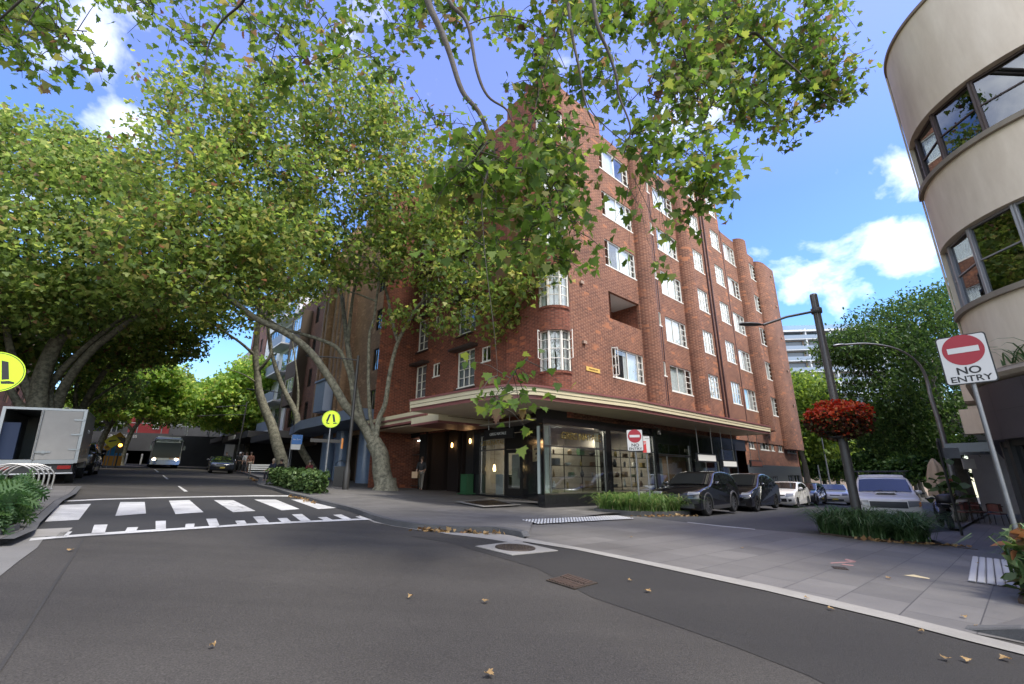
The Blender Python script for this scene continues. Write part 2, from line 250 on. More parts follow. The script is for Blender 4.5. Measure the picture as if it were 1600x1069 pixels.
def sheet(name,pts,m,dz,kind='structure',mats=None):
    """polygon lying on the tilted ground plane; a point may carry its own dz as third value"""
    b=bmesh.new(); vs=[b.verts.new(gp(p[0],p[1],p[2] if len(p)>2 else dz)) for p in pts]; f=b.faces.new(vs)
    if f.normal.z<0 : f.normal_flip()
    b.normal_update()
    if f.normal.z<0: f.normal_flip()
    bmesh.ops.triangulate(b,faces=[f]); me=bpy.data.meshes.new(name); b.to_mesh(me); b.free(); me.materials.append(m)
    o=bpy.data.objects.new(name,me); COL.objects.link(o); o['kind']=kind; return o
def kerb(name,pts,h,w,m,dz0=0.,h0=None,h1=None):
    """stone kerb along a line: vertical face at the line, w metres of top behind it (to the left of travel)"""
    b=MB(); n=len(pts); inn=[]
    for i,p in enumerate(pts):
        a=Vector(pts[max(i-1,0)][:2]); c=Vector(pts[min(i+1,n-1)][:2]); t=(c-a).normalized(); inn.append((p[0]-t.y*w,p[1]+t.x*w))
    hh=[h]*n
    if h0 is not None: hh[0]=h0
    if h1 is not None: hh[-1]=h1
    b.grid([[gp(*p[:2],dz0) for p in pts],[gp(*p[:2],dz0+k-.015) for p,k in zip(pts,hh)],[gp(p[0]*.9+q[0]*.1,p[1]*.9+q[1]*.1,dz0+k+.004) for p,q,k in zip(pts,inn,hh)],[gp(*q,dz0+k+.004) for q,k in zip(inn,hh)]],smooth=False)
    o=b.build(name,m); o['kind']='structure'; return o
sheet('road',[(-230,-60),(120,-60),(120,200),(-230,200)],asph,0)
# main kerb line, walking down the street towards the camera side (left of travel = building side)
KL=[(-42,66.5),(-33.95,54.47),(-25.56,44.18),(-18.61,34.53),(-15.9,29.9),(-13.0,24.35),(-10.97,21.93),(-8.98,19.24),(-7.51,17.47),(-6.35,15.96),(-4.65,13.98),(-3.5,12.23),(-2.84,11.39),(-2.1,10.9),(-1.4,10.72),(-.9,10.78),(-.45,10.95),(.0,10.72),(.25,10.35)]
KLs=[tuple(p) for p in catmull([(x,y,0) for x,y in KL],4)]
KH=.12
inner=[(.36,10.95,.03),(.55,13.0,.05),(3.25,16.9,.06),(4.3,17.5,.1)]
CO=Vector((1.874,18.435,0)); DR=Vector((math.sin(R(47)),math.cos(R(47)),0)); NR=Vector((DR.y,-DR.x,0)); LD=Vector((-math.sin(R(42)),math.cos(R(42)),0)); NL=Vector((-LD.y,LD.x,0))
def rp(s,n,z=0): p=CO+DR*s+NR*n; return Vector((p.x,p.y,z))
def lp(s,n,z=0): p=CO+LD*s+NL*n; return Vector((p.x,p.y,z))
far_r=[tuple(rp(s,n)[:2]) for s,n in ((4.6,1.75),(12,1.3),(30,.45),(60,-.8))]; back=[tuple(rp(60,-12)[:2]),tuple(lp(80,-14)[:2])]
fp=[(x,y,KH if i<len(KLs)-7 else KH-(i-len(KLs)+8)*.013) for i,(x,y,_) in enumerate(KLs)]+inner+[p+(KH,) for p in far_r]+[p+(KH,) for p in back]
structure(sheet('footpath',fp,foot,KH)); kerb('kerb',[(p[0],p[1]) for p in KLs],KH,.16,kerbm,h1=.03)
kerb('kerb',far_r,KH,.16,kerbm)
# concrete gutter strip beside the kerb + flush band that runs on across the side street
gut=[gnd(*q) for q in ((560,806),(585,817),(640,824),(700,835),(760,842),(815,851))]
ku=[(-4.1,13.1),(-3.4,12.05),(-2.75,11.25),(-2.05,10.78),(-1.4,10.62),(-.9,10.68),(-.45,10.86),(.0,10.62),(.27,10.25)]
sheet('gutter',[(p.x,p.y) for p in gut]+ku[::-1],conc,.006)
BL=[(.05,9.95),(1.18,9.1),(2.07,8.07),(2.75,7.22),(3.3,6.54),(3.71,5.92),(4.04,5.42),(4.26,4.95),(4.47,4.59),(5.4,3.4),(8.,.1)]
BU=[(.3,10.24),(1.3,9.36),(2.2,8.36),(2.93,7.54),(3.5,6.88),(3.93,6.23),(4.26,5.7),(4.52,5.2),(4.72,4.78),(5.65,3.6),(8.25,.3)]
sheet('concrete_band',BL+BU[::-1],conc,.012)
# granite crossing over the mouth of the side street, then the side street itself
xr=[(4.67,5.19),(7.2,2.2),(14,4),(18,12),(12.5,15.2),(11.3,13.6),(8.7,13.75),(6.57,14.77),(5.6,15.57),(4.5,16.6),(3.25,16.9)]
sheet('paved_crossing',BU[:8]+[(4.75,5.0),(7.9,1.2),(18,6)]+[(22,14),(12.5,15.2),(8.9,13.75),(6.57,14.77),(5.6,15.57),(4.4,17.0),(3.25,16.95),(.5,13.0),(.33,10.95)],pave,.008)
sheet('side_street',[(5.6,15.57),(6.57,14.77),(8.9,13.75),(9.8,14.7)]+[tuple(rp(s,10.2)[:2]) for s in (9,60)]+[tuple(rp(s,n)[:2]) for s,n in ((60,-.8),(30,.45),(12,1.3),(4.6,1.75))]+[(4.4,17.0)],asph3,.004)
wl=[gnd(*q) for q in ((1074,816.4),(1120,821.6),(1180,827.4),(1180,828.4),(1120,822.6),(1074,817.2))]
sheet('edge_line',[(p.x,p.y) for p in wl],paint,.014)
# right-hand footpath, its kerb at the near right and along the side street
rf=[(4.66,5.22,.02),(4.9,4.95,.12),(6.4,3.0,.12),(14,-2,.12)]+[tuple(rp(s,14)[:2])+(.02,) for s in (2,60)]+[tuple(rp(s,10.2)[:2])+(.02,) for s in (60,9)]+[(11.0,14.2,.015),(9.8,11.,.015),(7.,6.5,.015)]
sheet('footpath',rf,pave,.02)
kerb('kerb',[(4.62,5.28),(4.88,4.97),(5.6,4.05),(6.6,2.8),(8.5,.5)],.12,.18,kerbm,h0=.015)
kerb('kerb',[tuple(rp(s,10.2)[:2]) for s in (60,30,9)],.1,.16,kerbm)
# darker trench of newer asphalt along the band
dk=[gnd(*q) for q in ((640,838),(700,848),(840,889),(925,934),(1060,980),(1150,1012),(1262,1056),(1330,1090))]
sheet('asphalt_patch',[(p.x,p.y) for p in dk]+[(3.6,.5)]+[(x-.02,y-.02) for x,y in BL[:-1][::-1]],asph2,.004)
# far-left footpath with its kerb (camera side of the street, behind the bed)
LK=[(-7.2,6.9),(-7.75,7.75),(-8.39,8.44),(-9.58,9.84),(-11.51,12.1),(-13.3,14.4),(-15.69,17.19)]
sheet('footpath',LK+[(-17.2,16.0),(-24.5,25),(-50,59),(-75,59),(-60,5),(-20,-4),(-9,3.5)],foot,.11)
kerb('kerb',(LK+[(-17.2,16.0),(-24.5,25),(-50,59)])[::-1],.11,.16,kerbm)
lg=[(-5.0,4.6),(-5.57,5.47),(-6.13,6.2),(-6.72,7.0),(-7.5,7.9),(-7.75,7.72),(-7.2,6.87),(-6.9,6.2),(-6.5,5.6),(-5.9,4.2)]
sheet('gutter',lg,concd,.008)
sheet('gutter',[(-7.3,8.0),(-7.95,8.85),(-8.35,8.4),(-7.75,7.72)],conc,.010)
# raised zebra crossing
zr=[(-7.3,7.46),(-7.0,8.1),(-5.42,10.33),(-3.5,12.23),(-4.1,13.1),(-4.65,13.98),(-6.35,15.96),(-8.2,18.6),(-8.67,18.58),(-9.68,18.16),(-12.04,14.03),(-12.27,13.28),(-11.51,12.1),(-9.58,9.84),(-8.39,8.44)]
zr=[(-7.3,7.46),(-5.42,10.33),(-3.5,12.23),(-4.65,13.9),(-6.35,15.9),(-7.45,17.4),(-8.2,18.5),(-9.68,18.16),(-12.2,13.6),(-11.5,12.1),(-9.58,9.86),(-8.39,8.46)]
sheet('crossing_table',zr,rampm,.004)
bars=[[(70,816),(123,813),(142,788),(90,790)],[(180,807),(228,803),(226,785),(188,785)],[(274,804),(318,801),(296,782),(264,783)],[(364,801),(399,799),(364,782),(334,782)],[(440,798),(468,796),(431,781),(397,781)],[(497,796),(530,794),(488,781),(455,781)]]
PB=MB()
def pq(qs,dz=.010): PB.face([gp(*gnd(*q)[:2],dz) for q in qs])
for q in bars: pq(q)
nl=[(45,846),(92,841.5),(140,838),(210,833.5),(300,827.5),(400,821),(490,816.5),(582,812.5)]; nu=[(48,842),(92,838.5),(140,834.5),(210,830),(300,824.5),(400,818.2),(490,814),(572,810.5)]
for i in range(7): pq([nl[i],nl[i+1],nu[i+1],nu[i]])
far=[(100,784.5),(160,781.5),(240,779.2),(320,777.5),(400,776),(455,776.2)]
for i in range(5): pq([far[i],far[i+1],(far[i+1][0],far[i+1][1]-1.6),(far[i][0],far[i][1]-1.6)])
for (x0,x1,y0,y1,k) in ((86,104,840,832,9),(142,163,835.5,821,5),(195,212,831.5,825,4),(243,259,828.5,815,0),(289,303,825.5,819.5,1),(327,343,823,811.5,-5),(371,386,820.5,814.5,-4),(404,421,818.5,808,-9),(440,455,816.5,810.5,-7),(470,486,815,804.5,-14),(506,520,813.5,809,-10),(536,549,812,805,-16),(565,574,811,808,-10)):
    pq([(x0,y0),(x1,y0-.6),(x1+k,y1-.6),(x0+k,y1)])
o=PB.build('crossing_markings',paint); o['kind']='structure'
PB=MB()
for (a,b_,w) in (((241.5,733.6),(247,737.8),1.6),((254.5,742.8),(262,749),2.),((279,759.8),(291,768.4),3.2)):
    pq([(a[0]-w*.5,a[1]),(a[0]+w*.5,a[1]),(b_[0]+w,b_[1]),(b_[0]-w,b_[1])],.006)
o=PB.build('lane_line',paint); o['kind']='structure'
# ---------------------------------------------------------------- covers, grates, tactile strips
iron=mat('cast_iron',(.055,.045,.038),.55,.6,var=(14,(.10,.075,.055)),bump=(60,.5))
def flat_frame(name,label,cat,px,frame_m,inner_m,inset,dz=.0):
    P=[gp(*gnd(*q)[:2],dz) for q in px]; c=sum(P,Vector())/len(P); t=thing(name,label,cat,c)
    I=[c+(p-c)*inset for p in P]; up=Vector((0,0,.012)); b=MB(); n=len(P)
    for i in range(n): j=(i+1)%n; b.face([P[i]+up,P[j]+up,I[j]+up,I[i]+up]); b.face([P[i],P[j],P[j]+up,P[i]+up])
    b.build('frame',frame_m,t); return t,P,I,c
t,P,I,c=flat_frame('tree_grate','dark tree grate set in a pale stone frame on the corner footpath','grate',[(711,790),(755,799),(814,795),(771,785.5)],conc,iron,.8,.135)
b=MB(); 
for k in range(14):
    a,e=k/14+.01,(k+.72)/14; b.face([I[0].lerp(I[3],a)+Vector((0,0,.012)),I[1].lerp(I[2],a)+Vector((0,0,.012)),I[1].lerp(I[2],e)+Vector((0,0,.012)),I[0].lerp(I[3],e)+Vector((0,0,.012))])
b.build('bars',iron,t)
b=MB(); b.face([p+Vector((0,0,.002)) for p in I]); b.build('soil_infill',soil,t)
# round manhole in its concrete square
P=[gp(*gnd(*q)[:2],.008) for q in ((743,855),(800,869),(872,862),(808,847))]; c=sum(P,Vector())/4; t=thing('manhole','round iron manhole cover in a concrete square beside the band','manhole',c)
up=Vector((0,0,.012)); b=MB(); b.prism(P,[p+up for p in P]); b.build('surround',conc,t)
cm=gnd(805,858); cm=gp(cm.x,cm.y,.02)
ax=(Vector((1,0,GA)).normalized(),Vector((0,1,GB)).normalized(),Vector((-GA,-GB,1)).normalized())
b=MB(); b.lathe(cm,[(0,.016),(.27,.016),(.285,.010),(.30,.016),(.36,.016),(.365,.0)],28,ax=ax)
for k in range(9):
    for j in range(9):
        x,y=(k-4)*.058,(j-4)*.058
        if x*x+y*y<.064: b.box(cm+ax[0]*x+ax[1]*y+ax[2]*.019,(.034,.034,.008),ax)
b.build('cover',iron,t)
# rectangular ribbed road grate
P=[gp(*gnd(*q)[:2],.006) for q in ((853,908),(889,898.5),(934,912.5),(898,922))]; c=sum(P,Vector())/4; t=thing('road_grate','rectangular rust brown ribbed iron grate in the road','grate',c)
b=MB(); b.prism(P,[p+Vector((0,0,.01)) for p in P]); b.build('frame',iron,t)
b=MB(); rust=mat('rust_iron',(.10,.062,.045),.7,.3,var=(18,(.05,.038,.032)))
for h in range(2):
    for k in range(9):
        a,e=.06+k*.1,.06+k*.1+.05; lo,hi=(.06,.46) if h==0 else (.54,.94)
        f=lambda u,v: P[0].lerp(P[3],u).lerp(P[1].lerp(P[2],u),v)
        sk=.05 if h==0 else -.05
        q=[f(a,lo),f(a+sk,hi),f(e+sk,hi),f(e,lo)]; b.prism([p+Vector((0,0,.010)) for p in q],[p+Vector((0,0,.02)) for p in q])
b.build('ribs',rust,t)
# small drain grate with faded survey marks in the pavers
P=[gp(*gnd(*q)[:2],.010) for q in ((1299,886),(1322,888),(1327,892),(1304,890))]; c=sum(P,Vector())/4
b=MB(); b.prism(P,[p+Vector((0,0,.006)) for p in P])
for k in range(5):
    f=lambda u,v: P[0].lerp(P[1],u).lerp(P[3].lerp(P[2],u),v)+Vector((0,0,.006)); b.prism([f(.08+k*.18,.1),f(.2+k*.18,.1),f(.2+k*.18,.9),f(.08+k*.18,.9)],[f(.08+k*.18,.1)+Vector((0,0,.006)),f(.2+k*.18,.1)+Vector((0,0,.006)),f(.2+k*.18,.9)+Vector((0,0,.006)),f(.08+k*.18,.9)+Vector((0,0,.006))])
o=b.build('drain_grate',iron); tag(o,'small slotted drain grate among the grey pavers','grate')
rp_=mat('survey_paint',(.45,.20,.17),.8,var=(20,(.2,.17,.17)))
PB=MB(); 
for q in ([(1298,880),(1336,878),(1336,879.6),(1298,881.6)],[(1322,874),(1338,878),(1336,880),(1320,876)],[(1316,882),(1334,884),(1333,885.4),(1315,883.4)]): pq(q,.011)
o=PB.build('survey_marks',rp_); o['kind']='structure'
PB=MB(); pq([(1412,900),(1452,906),(1453,904.6),(1428,899)],.011); o=PB.build('scuff_mark',mat('scuff',(.5,.42,.26),.8)); o['kind']='structure'
stud=mat('tactile_white',(.46,.46,.46),.5)
t0=[gnd(*q) for q in ((828,816),(986,811.5),(965,808.5),(846,819))]
a0,a1=Vector((.45,13.15)),Vector((3.75,16.05)); d=(a1-a0).normalized(); nn=Vector((-d.y,d.x)); tt=thing('tactile_strip','white studded tactile strip at the paving edge below the shop','tactile strip',gp(a0.x,a0.y,.05))
b=MB(); nn2=nn
for i in range(36):
    for j in range(6):
        p=a0+d*(.06+i*.122)+nn*(-.30+j*.115); b.lathe(gp(p.x,p.y,.035+ (j*.004)),[(.036,0),(.03,.018),(.0,.020)],7)
b.build('studs',stud,tt)
b=MB(); q=[a0-nn*.36,a0+d*4.4-nn*.36,a0+d*4.4+nn*.36,a0+nn*.36]; b.face([gp(p.x,p.y,.034+ (.03 if k in(2,3) else 0)) for k,p in enumerate(q)]); b.build('base_sheet',foot,tt)
tt=thing('tactile_bars','white ribbed tactile strip beside the bushy plant at the kerb','tactile strip',gp(7.6,7.9,.03))
b=MB(); e0,e1=Vector((gnd(1519,911).x,gnd(1519,911).y)),Vector((gnd(1526,862).x,gnd(1526,862).y)); dd=(e1-e0); side=Vector((dd.y,-dd.x)).normalized()
for k in range(9):
    p=e0+side*(k*.105); q=p+dd*.72; w=side*.045
    b.prism([gp(*(p-w),.022),gp(*(p+w),.022),gp(*(q+w),.022),gp(*(q-w),.022)],[gp(*(p-w*.7),.034),gp(*(p+w*.7),.034),gp(*(q+w*.7),.034),gp(*(q-w*.7),.034)])
b.build('ribs',stud,tt)
b=MB()
for k in range(8):
    q=gnd(1499+k*2.7,857+k*.35); b.box(gp(q.x,q.y,.024),(.035,.24,.01),(DR,NR,Vector((0,0,1))))
o=b.build('drain_grate',iron); tag(o,'narrow slotted drain grate on the right hand pavers','grate')

# old joints and seams in the asphalt
seam=ground_mat('road_seam',(.034,.032,.030),(.046,.043,.040),.3,speck=60)
for Q,w in (([(131,842),(104,885),(82,918),(40,985),(-10,1060)],.012),([(228,800),(262,770),(300,752)],.010)):
    P=[gnd(*q) for q in Q]; b=MB()
    L_=[(P[min(i+1,len(P)-1)]-P[max(i-1,0)]).normalized() for i in range(len(P))]
    b.grid([[gp(p.x-t.y*w,p.y+t.x*w,.0065) for p,t in zip(P,L_)],[gp(p.x+t.y*w,p.y-t.x*w,.0065) for p,t in zip(P,L_)]],smooth=False); o=b.build('road_seam',seam); o['kind']='structure'
# ================================================================ BUILDINGS
class Wall:
    """vertical plane: u along it, n outward, z up"""
    def __init__(s,o,th): s.o=Vector((o[0],o[1],0)); s.th=th; s.X=Vector((math.cos(th),math.sin(th),0)); s.N=Vector((math.sin(th),-math.cos(th),0)); s.ax=(s.X,-s.N,Vector((0,0,1)))
    def p(s,u,n=0,z=0): q=s.o+s.X*u+s.N*n; return Vector((q.x,q.y,z))
    def box(s,mb,u0,u1,n0,n1,z0,z1,m=0): mb.box(s.p((u0+u1)/2,(n0+n1)/2,(z0+z1)/2),(u1-u0,n1-n0,z1-z0),s.ax,m)
    def hit(s,px,py,n=0):
        d=ray(px,py); q=s.o+s.N*n; t=(s.N.x*q.x+s.N.y*q.y)/(s.N.x*d.x+s.N.y*d.y); w=Vector((d.x*t,d.y*t,0))-q; return w.dot(s.X),CAMH+d.z*t
RW=Wall(CO,R(43)); LW=Wall(CO,R(-48))
def wall(mb,W,u0,u1,z0,z1,holes=(),depth=.16,n=0.,m=0,mr=None):
    """brick face with real openings and reveals; uv in metres"""
    us=sorted({u0,u1,*[min(max(h[k],u0),u1) for h in holes for k in (0,1)]}); zs=sorted({z0,z1,*[min(max(h[k],z0),z1) for h in holes for k in (2,3)]})
    for a,b in zip(us[:-1],us[1:]):
        for c,d in zip(zs[:-1],zs[1:]):
            uc,zc=(a+b)/2,(c+d)/2
            if any(h[0]<uc<h[1] and h[2]<zc<h[3] for h in holes) or b-a<1e-6 or d-c<1e-6: continue
            mb.face([W.p(a,n,c),W.p(b,n,c),W.p(b,n,d),W.p(a,n,d)],[(a,c),(b,c),(b,d),(a,d)],m)
    for (a,b,c,d) in holes:
        if b<=u0 or a>=u1: continue
        for P,Q,uv in (((a,c),(a,d),0),((b,d),(b,c),0),((a,d),(b,d),1),((b,c),(a,c),1)):
            mb.face([W.p(P[0],n,P[1]),W.p(Q[0],n,Q[1]),W.p(Q[0],n-depth,Q[1]),W.p(P[0],n-depth,P[1])],[(P[0],P[1]),(Q[0],Q[1]),(Q[0]+depth,Q[1]),(P[0]+depth,P[1])] if uv==0 else [(P[0],P[1]),(Q[0],Q[1]),(Q[0],Q[1]+depth),(P[0],P[1]+depth)],m if mr is None else mr)
cream=mat('window_cream_paint',(.76,.73,.65),.45); glz=glass('window_glass'); curt=mat('curtain_white',(.78,.78,.76),.9); curtg=mat('curtain_grey',(.22,.22,.24),.9); inside=mat('room_plaster',(.34,.32,.29),.9)
WCACHE={}
def window(par,W,u,z,w,h,bars,n=-.07,curtain=None,fm=None,name='window',gl=None,open_=None,fw=.055,keep=False):
    """bars: list of columns (width fraction, number of rows). Window > pane, curtain"""
    key=(round(w,2),round(h,2),str(bars),fm.name if fm else '',curtain,open_)
    loc=W.p(u,n,z)-Vector(par.location)
    if key in WCACHE:
        f=WCACHE[key].copy(); COL.objects.link(f); f.parent=par; f.location=loc; f.rotation_euler=(0,0,W.th)
        for k in WCACHE[key].children: c=k.copy(); COL.objects.link(c); c.parent=f
        return f
    b=MB(); t=fw; b.bx(0,w,-.03,.05,0,t); b.bx(0,w,-.03,.05,h-t,h); b.bx(0,t,-.03,.05,t,h-t); b.bx(w-t,w,-.03,.05,t,h-t); b.bx(-.04,w+.04,-.09,-.032,-.05,.012)
    x=t; iw=w-2*t
    for i,(fr,rows) in enumerate(bars):
        x1=x+iw*fr
        if i<len(bars)-1: b.bx(x1-.022,x1+.022,-.022,.04,t,h-t)
        for k in range(1,rows): zz=t+(h-2*t)*k/rows; b.bx(x+.023,x1-.023,-.018,.03,zz-.016,zz+.016)
        x=x1
    f=b.build(name,fm or cream,par,world=False,loc=loc,rot=(0,0,W.th))
    g=MB(); g.bx(t,w-t,.008,.016,t,h-t); g.build('pane',gl or glz,f,world=False)
    if curtain:
        c=MB(); lo,hi,cm=curtain; 
        for (a,e) in ((lo,hi),) if lo>=0 else ((0,-lo),(1+lo,1)):
            k=max(3,int((e-a)*w/.07)); rows=[[(w*(a+(e-a)*i/k),.11+.025*(i%2),zz) for i in range(k+1)] for zz in (.03,h-.05)]; c.grid(rows,smooth=False)
        c.build('curtain',curt if cm=='w' else curtg,f,world=False)
    if open_:   # a sash swung out on its side hinge
        s=MB(); sw=iw*bars[open_>0 and -1 or 0][0]; xs=w-t if open_>0 else t
        M=Matrix.Translation((xs,-.02,0))@Matrix.Rotation(R(62 if open_>0 else -62),4,'Z'); sg=-1 if open_>0 else 1
        for q in ((0,sw,t,t+.04),(0,sw,h-t-.04,h-t),(0,.04,t,h-t),(sw-.04,sw,t,h-t),(0,sw,h*.36,h*.36+.03),(0,sw,h*.66,h*.66+.03)):
            s.box(M@Vector((sg*(q[0]+q[1])/2,-.02,(q[2]+q[3])/2)),(q[1]-q[0],.035,q[3]-q[2]),(Vector(M.col[0][:3]),Vector(M.col[1][:3]),Vector((0,0,1))))
        s.build('open_sash',fm or cream,f,world=False)
    WCACHE[key]=f; return f
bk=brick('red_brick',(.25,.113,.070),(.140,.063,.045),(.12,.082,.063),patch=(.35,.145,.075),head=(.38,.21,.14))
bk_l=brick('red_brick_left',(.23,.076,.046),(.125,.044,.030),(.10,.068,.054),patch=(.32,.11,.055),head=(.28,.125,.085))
red=thing('apartment_building','large red brick corner apartment block over black glazed shops','building',rp(0,0,.25))
TOPS=[(.95,4.2,20.9),(4.2,6.85,19.9),(6.85,9.3,20.2),(9.3,13.6,20.4),(13.6,19.45,22.3),(19.45,26.7,19.95)]
P0=2.925
H=[]; WINS=[]
ROW=[5.92+P0*k for k in range(5)]
for k,z in enumerate(ROW):
    if k!=1: WINS.append((4.0,z,2.82,1.5,[(.12,3),(.37,1),(.35,1),(.16,4)],[(.42,.98,'w'),None,(.45,.98,'w'),(.1,.95,'w'),(.0,.6,'w')][k]))
    WINS.append((9.6,z+.02,2.5,1.5,[(.36,1),(.40,1),(.24,4)],[(.0,.8,'w'),(.0,.98,'w'),(.0,.98,'w'),(.2,.98,'w'),(.0,.7,'w')][k]))
    WINS.append((20.1,z+.03,2.15,1.5,[(.36,1),(.36,1),(.28,4)],[(.0,.98,'w'),(0,.98,'w'),(.0,.98,'w'),(.0,.7,'w'),(.3,.98,'w')][k]))
    WINS.append((24.95,z+.05,1.85,1.45,[(.36,1),(.36,1),(.28,4)],[(.0,.98,'w'),(.0,.98,'w'),(.0,.6,'w'),(.0,.98,'w'),(.3,.9,'w')][k]))
    WINS.append((8.36,z+.78,.82,.82,[(.5,1),(.5,1)],(.0,.98,'w')))
    WINS.append((24.22,z+.78,.55,.82,[(1,1)],None))
for k in range(6):
    z=6.1+P0*k; WINS.append((14.15,z,1.55,1.52,[(.34,4),(.33,2),(.33,4)],[(0,1,'w'),(0,.98,'w'),(.0,.98,'w'),(.0,1,'w'),(.0,.98,'w'),(.2,.98,'w')][k]))
    WINS.append((17.65,z,1.5,1.52,[(.34,4),(.33,2),(.33,4)],[(0,1,'w'),(.0,1,'w'),(.1,.9,'w'),(0,1,'w'),(0,1,'w'),(.0,.6,'w')][k]))
holes=[(u,u+w,z,z+h) for u,z,w,h,b,c in WINS]; LOG=(4.05,6.9,8.87,10.33)
mb=MB()
for (a,b,zt) in TOPS:
    n=.10 if a==13.6 else 0.
    hs=[h for h in holes if h[0]<b and h[1]>a]
    if a in (4.2,.95): hs=[h for h in hs]+[LOG]
    wall(mb,RW,a,b,3.7,zt,[(max(h[0],a),min(h[1],b),h[2],h[3]) for h in hs if h[3]<zt],.16,n)
    mb.face([RW.p(a,n,zt),RW.p(b,n,zt),RW.p(b,-.35,zt),RW.p(a,-.35,zt)],[(a,0),(b,0),(b,.35),(a,.35)])
for (u,z0,z1,n) in ((4.2,19.9,20.9,0),(13.6,3.7,22.3,.1),(19.45,19.95,22.3,.1),(19.45,3.7,19.95,.1)):
    e=-.35 if z1-z0<5 else -.0
    if u==13.6: e=-.35
    mb.face([RW.p(u,n,z0),RW.p(u,e,z0),RW.p(u,e,z1),RW.p(u,n,z1)],[(0,z0),(.3,z0),(.3,z1),(0,z1)])
mb.build('wall',bk,red)
def pier(W,prof,z0,z1,name='pilaster',m=None):
    b=MB(); L=[0]
    for q,r_ in zip(prof[:-1],prof[1:]): L.append(L[-1]+math.hypot(r_[0]-q[0],r_[1]-q[1]))
    b.grid([[W.p(u,n,z) for u,n in prof] for z in (z0,z1)],[[(l+prof[0][0],z) for l in L] for z in (z0,z1)],smooth=True)
    b.face([W.p(u,n,z1) for u,n in prof],[(u,n) for u,n in prof]); b.face([W.p(u,n,z0) for u,n in prof][::-1],[(u,n) for u,n in prof][::-1]); return b.build(name,m or bk,red)
def half(u0,u1,bulge,k=12): c,r=(u0+u1)/2,(u1-u0)/2; return [(c-r*math.cos(math.pi*i/k),bulge*math.sin(math.pi*i/k)) for i in range(k+1)]
def quarter(u0,u1,bulge,k=8): return [(u0+(u1-u0)*(1-math.cos(math.pi/2*i/k)),bulge*math.sin(math.pi/2*i/k)) for i in range(k+1)]
pier(RW,half(6.92,8.2,.62),4.6,20.5); pier(RW,half(12.2,13.55,.62),4.6,21.5); pier(RW,half(22.35,24.1,.62),4.6,20.2)
pier(RW,quarter(26.6,27.8,.5)+[(29.9,.5),(29.9,-.5)],3.42,19.6)
# ribbed strip under the small windows, drain pipes, vents
pipe=mat('maroon_pipe',(.06,.022,.020),.5); b=MB()
for k in range(5):
    for i in range(4): RW.box(b,8.4+i*.22,8.46+i*.22,0,.035,ROW[k]-1.25 if k else 4.7,ROW[k]+.7)
b.build('brick_ribs',pipe,red)
for u in (15.95,16.45): b=MB(); b.tube([RW.p(u,.17,z) for z in (4.6,10,16,22.2)],.055,8); b.build('drain_pipe',pipe,red)
b=MB(); b.tube([RW.p(19.62,.06,z) for z in (4.6,12,19.9)],.04,8); b.build('drain_pipe',pipe,red)
vent=mat('vent_clay',(.33,.24,.18),.8)
for k in range(5):
    b=MB(); RW.box(b,1.75,1.97,.0,.11,7.1+P0*k,7.24+P0*k); b.build('vent',vent,red)
    b=MB(); RW.box(b,28.9,29.1,.5,.6,7.0+P0*k,7.12+P0*k); b.build('vent',vent,red)
for (u,z,w,h,bars,cu) in WINS: window(red,RW,u,z,w,h,bars,curtain=cu,n=(.03 if 13.6<u<19 else -.07),open_=(-1 if (u==4.0 and z<6) else None))
# loggia
b=MB(); pl=mat('loggia_dark_brick',(.07,.035,.028),.9); wh=mat('loggia_ceiling',(.5,.48,.45),.8)
b.face([RW.p(4.0,-1.7,8.8),RW.p(7,-1.7,8.8),RW.p(7,-1.7,10.5),RW.p(4,-1.7,10.5)],[(4,8.8),(7,8.8),(7,10.5),(4,10.5)]); 
for u in (4.05,6.9): b.face([RW.p(u,-.15,8.8),RW.p(u,-1.7,8.8),RW.p(u,-1.7,10.5),RW.p(u,-.15,10.5)],[(0,8.8),(1.6,8.8),(1.6,10.5),(0,10.5)])
b.face([RW.p(4,-.15,10.34),RW.p(7,-.15,10.34),RW.p(7,-1.7,10.34),RW.p(4,-1.7,10.34)],m=1); b.face([RW.p(4,-.15,8.86),RW.p(7,-.15,8.86),RW.p(7,-1.7,8.86),RW.p(4,-1.7,8.86)],m=1)
b.build('loggia',[bk_l,wh],red)
# left front ---------------------------------------------------------------
LWIN=[]
for k in range(5):
    z=5.86+2.96*k
    LWIN+= [(-7.32,z,1.5,1.96,[(.34,4),(.33,4),(.33,4)],(0,1,'g')),(-11.82,z,1.14,1.96,[(.5,4),(.5,4)],(.0,.8,'g')),(-15.2,z,.75,1.96,[(.5,4),(.5,4)],None),(-5.25,z+1.05,.72,.78,[(.5,1),(.5,1)],None),(-9.95,z+1.05,.72,.78,[(.5,1),(.5,1)],None),(-14.1,z+1.05,.8,.78,[(.5,1),(.5,1)],None)]
mb=MB(); lh_=[(u,u+w,z,z+h) for u,z,w,h,b_,c in LWIN]
for (a,b_,zt,n) in ((-3.2,-1.0,21.2,0),(-8.3,-3.2,20.6,-.12),(-15.65,-8.3,20.2,-.22)):
    wall(mb,LW,a,b_,3.7,zt,[h for h in lh_ if h[0]<b_ and h[1]>a],.16,n)
    mb.face([LW.p(a,n,zt),LW.p(b_,n,zt),LW.p(b_,-.4,zt),LW.p(a,-.4,zt)],[(a,0),(b_,0),(b_,.4),(a,.4)])
for u,n0,n1,zt in ((-3.2,0,-.12,21.2),(-8.3,-.12,-.22,20.6)): mb.face([LW.p(u,n1,3.7),LW.p(u,n1,zt),LW.p(u,n0,zt),LW.p(u,n0,3.7)],[(0,3.7),(.12,3.7),(.12,zt),(0,zt)])
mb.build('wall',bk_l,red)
for (u,z,w,h,bars,cu) in LWIN:
    n=-.12 if u>-8.3 else -.22
    window(red,LW,u,z,w,h,bars,curtain=cu,n=n-.07)
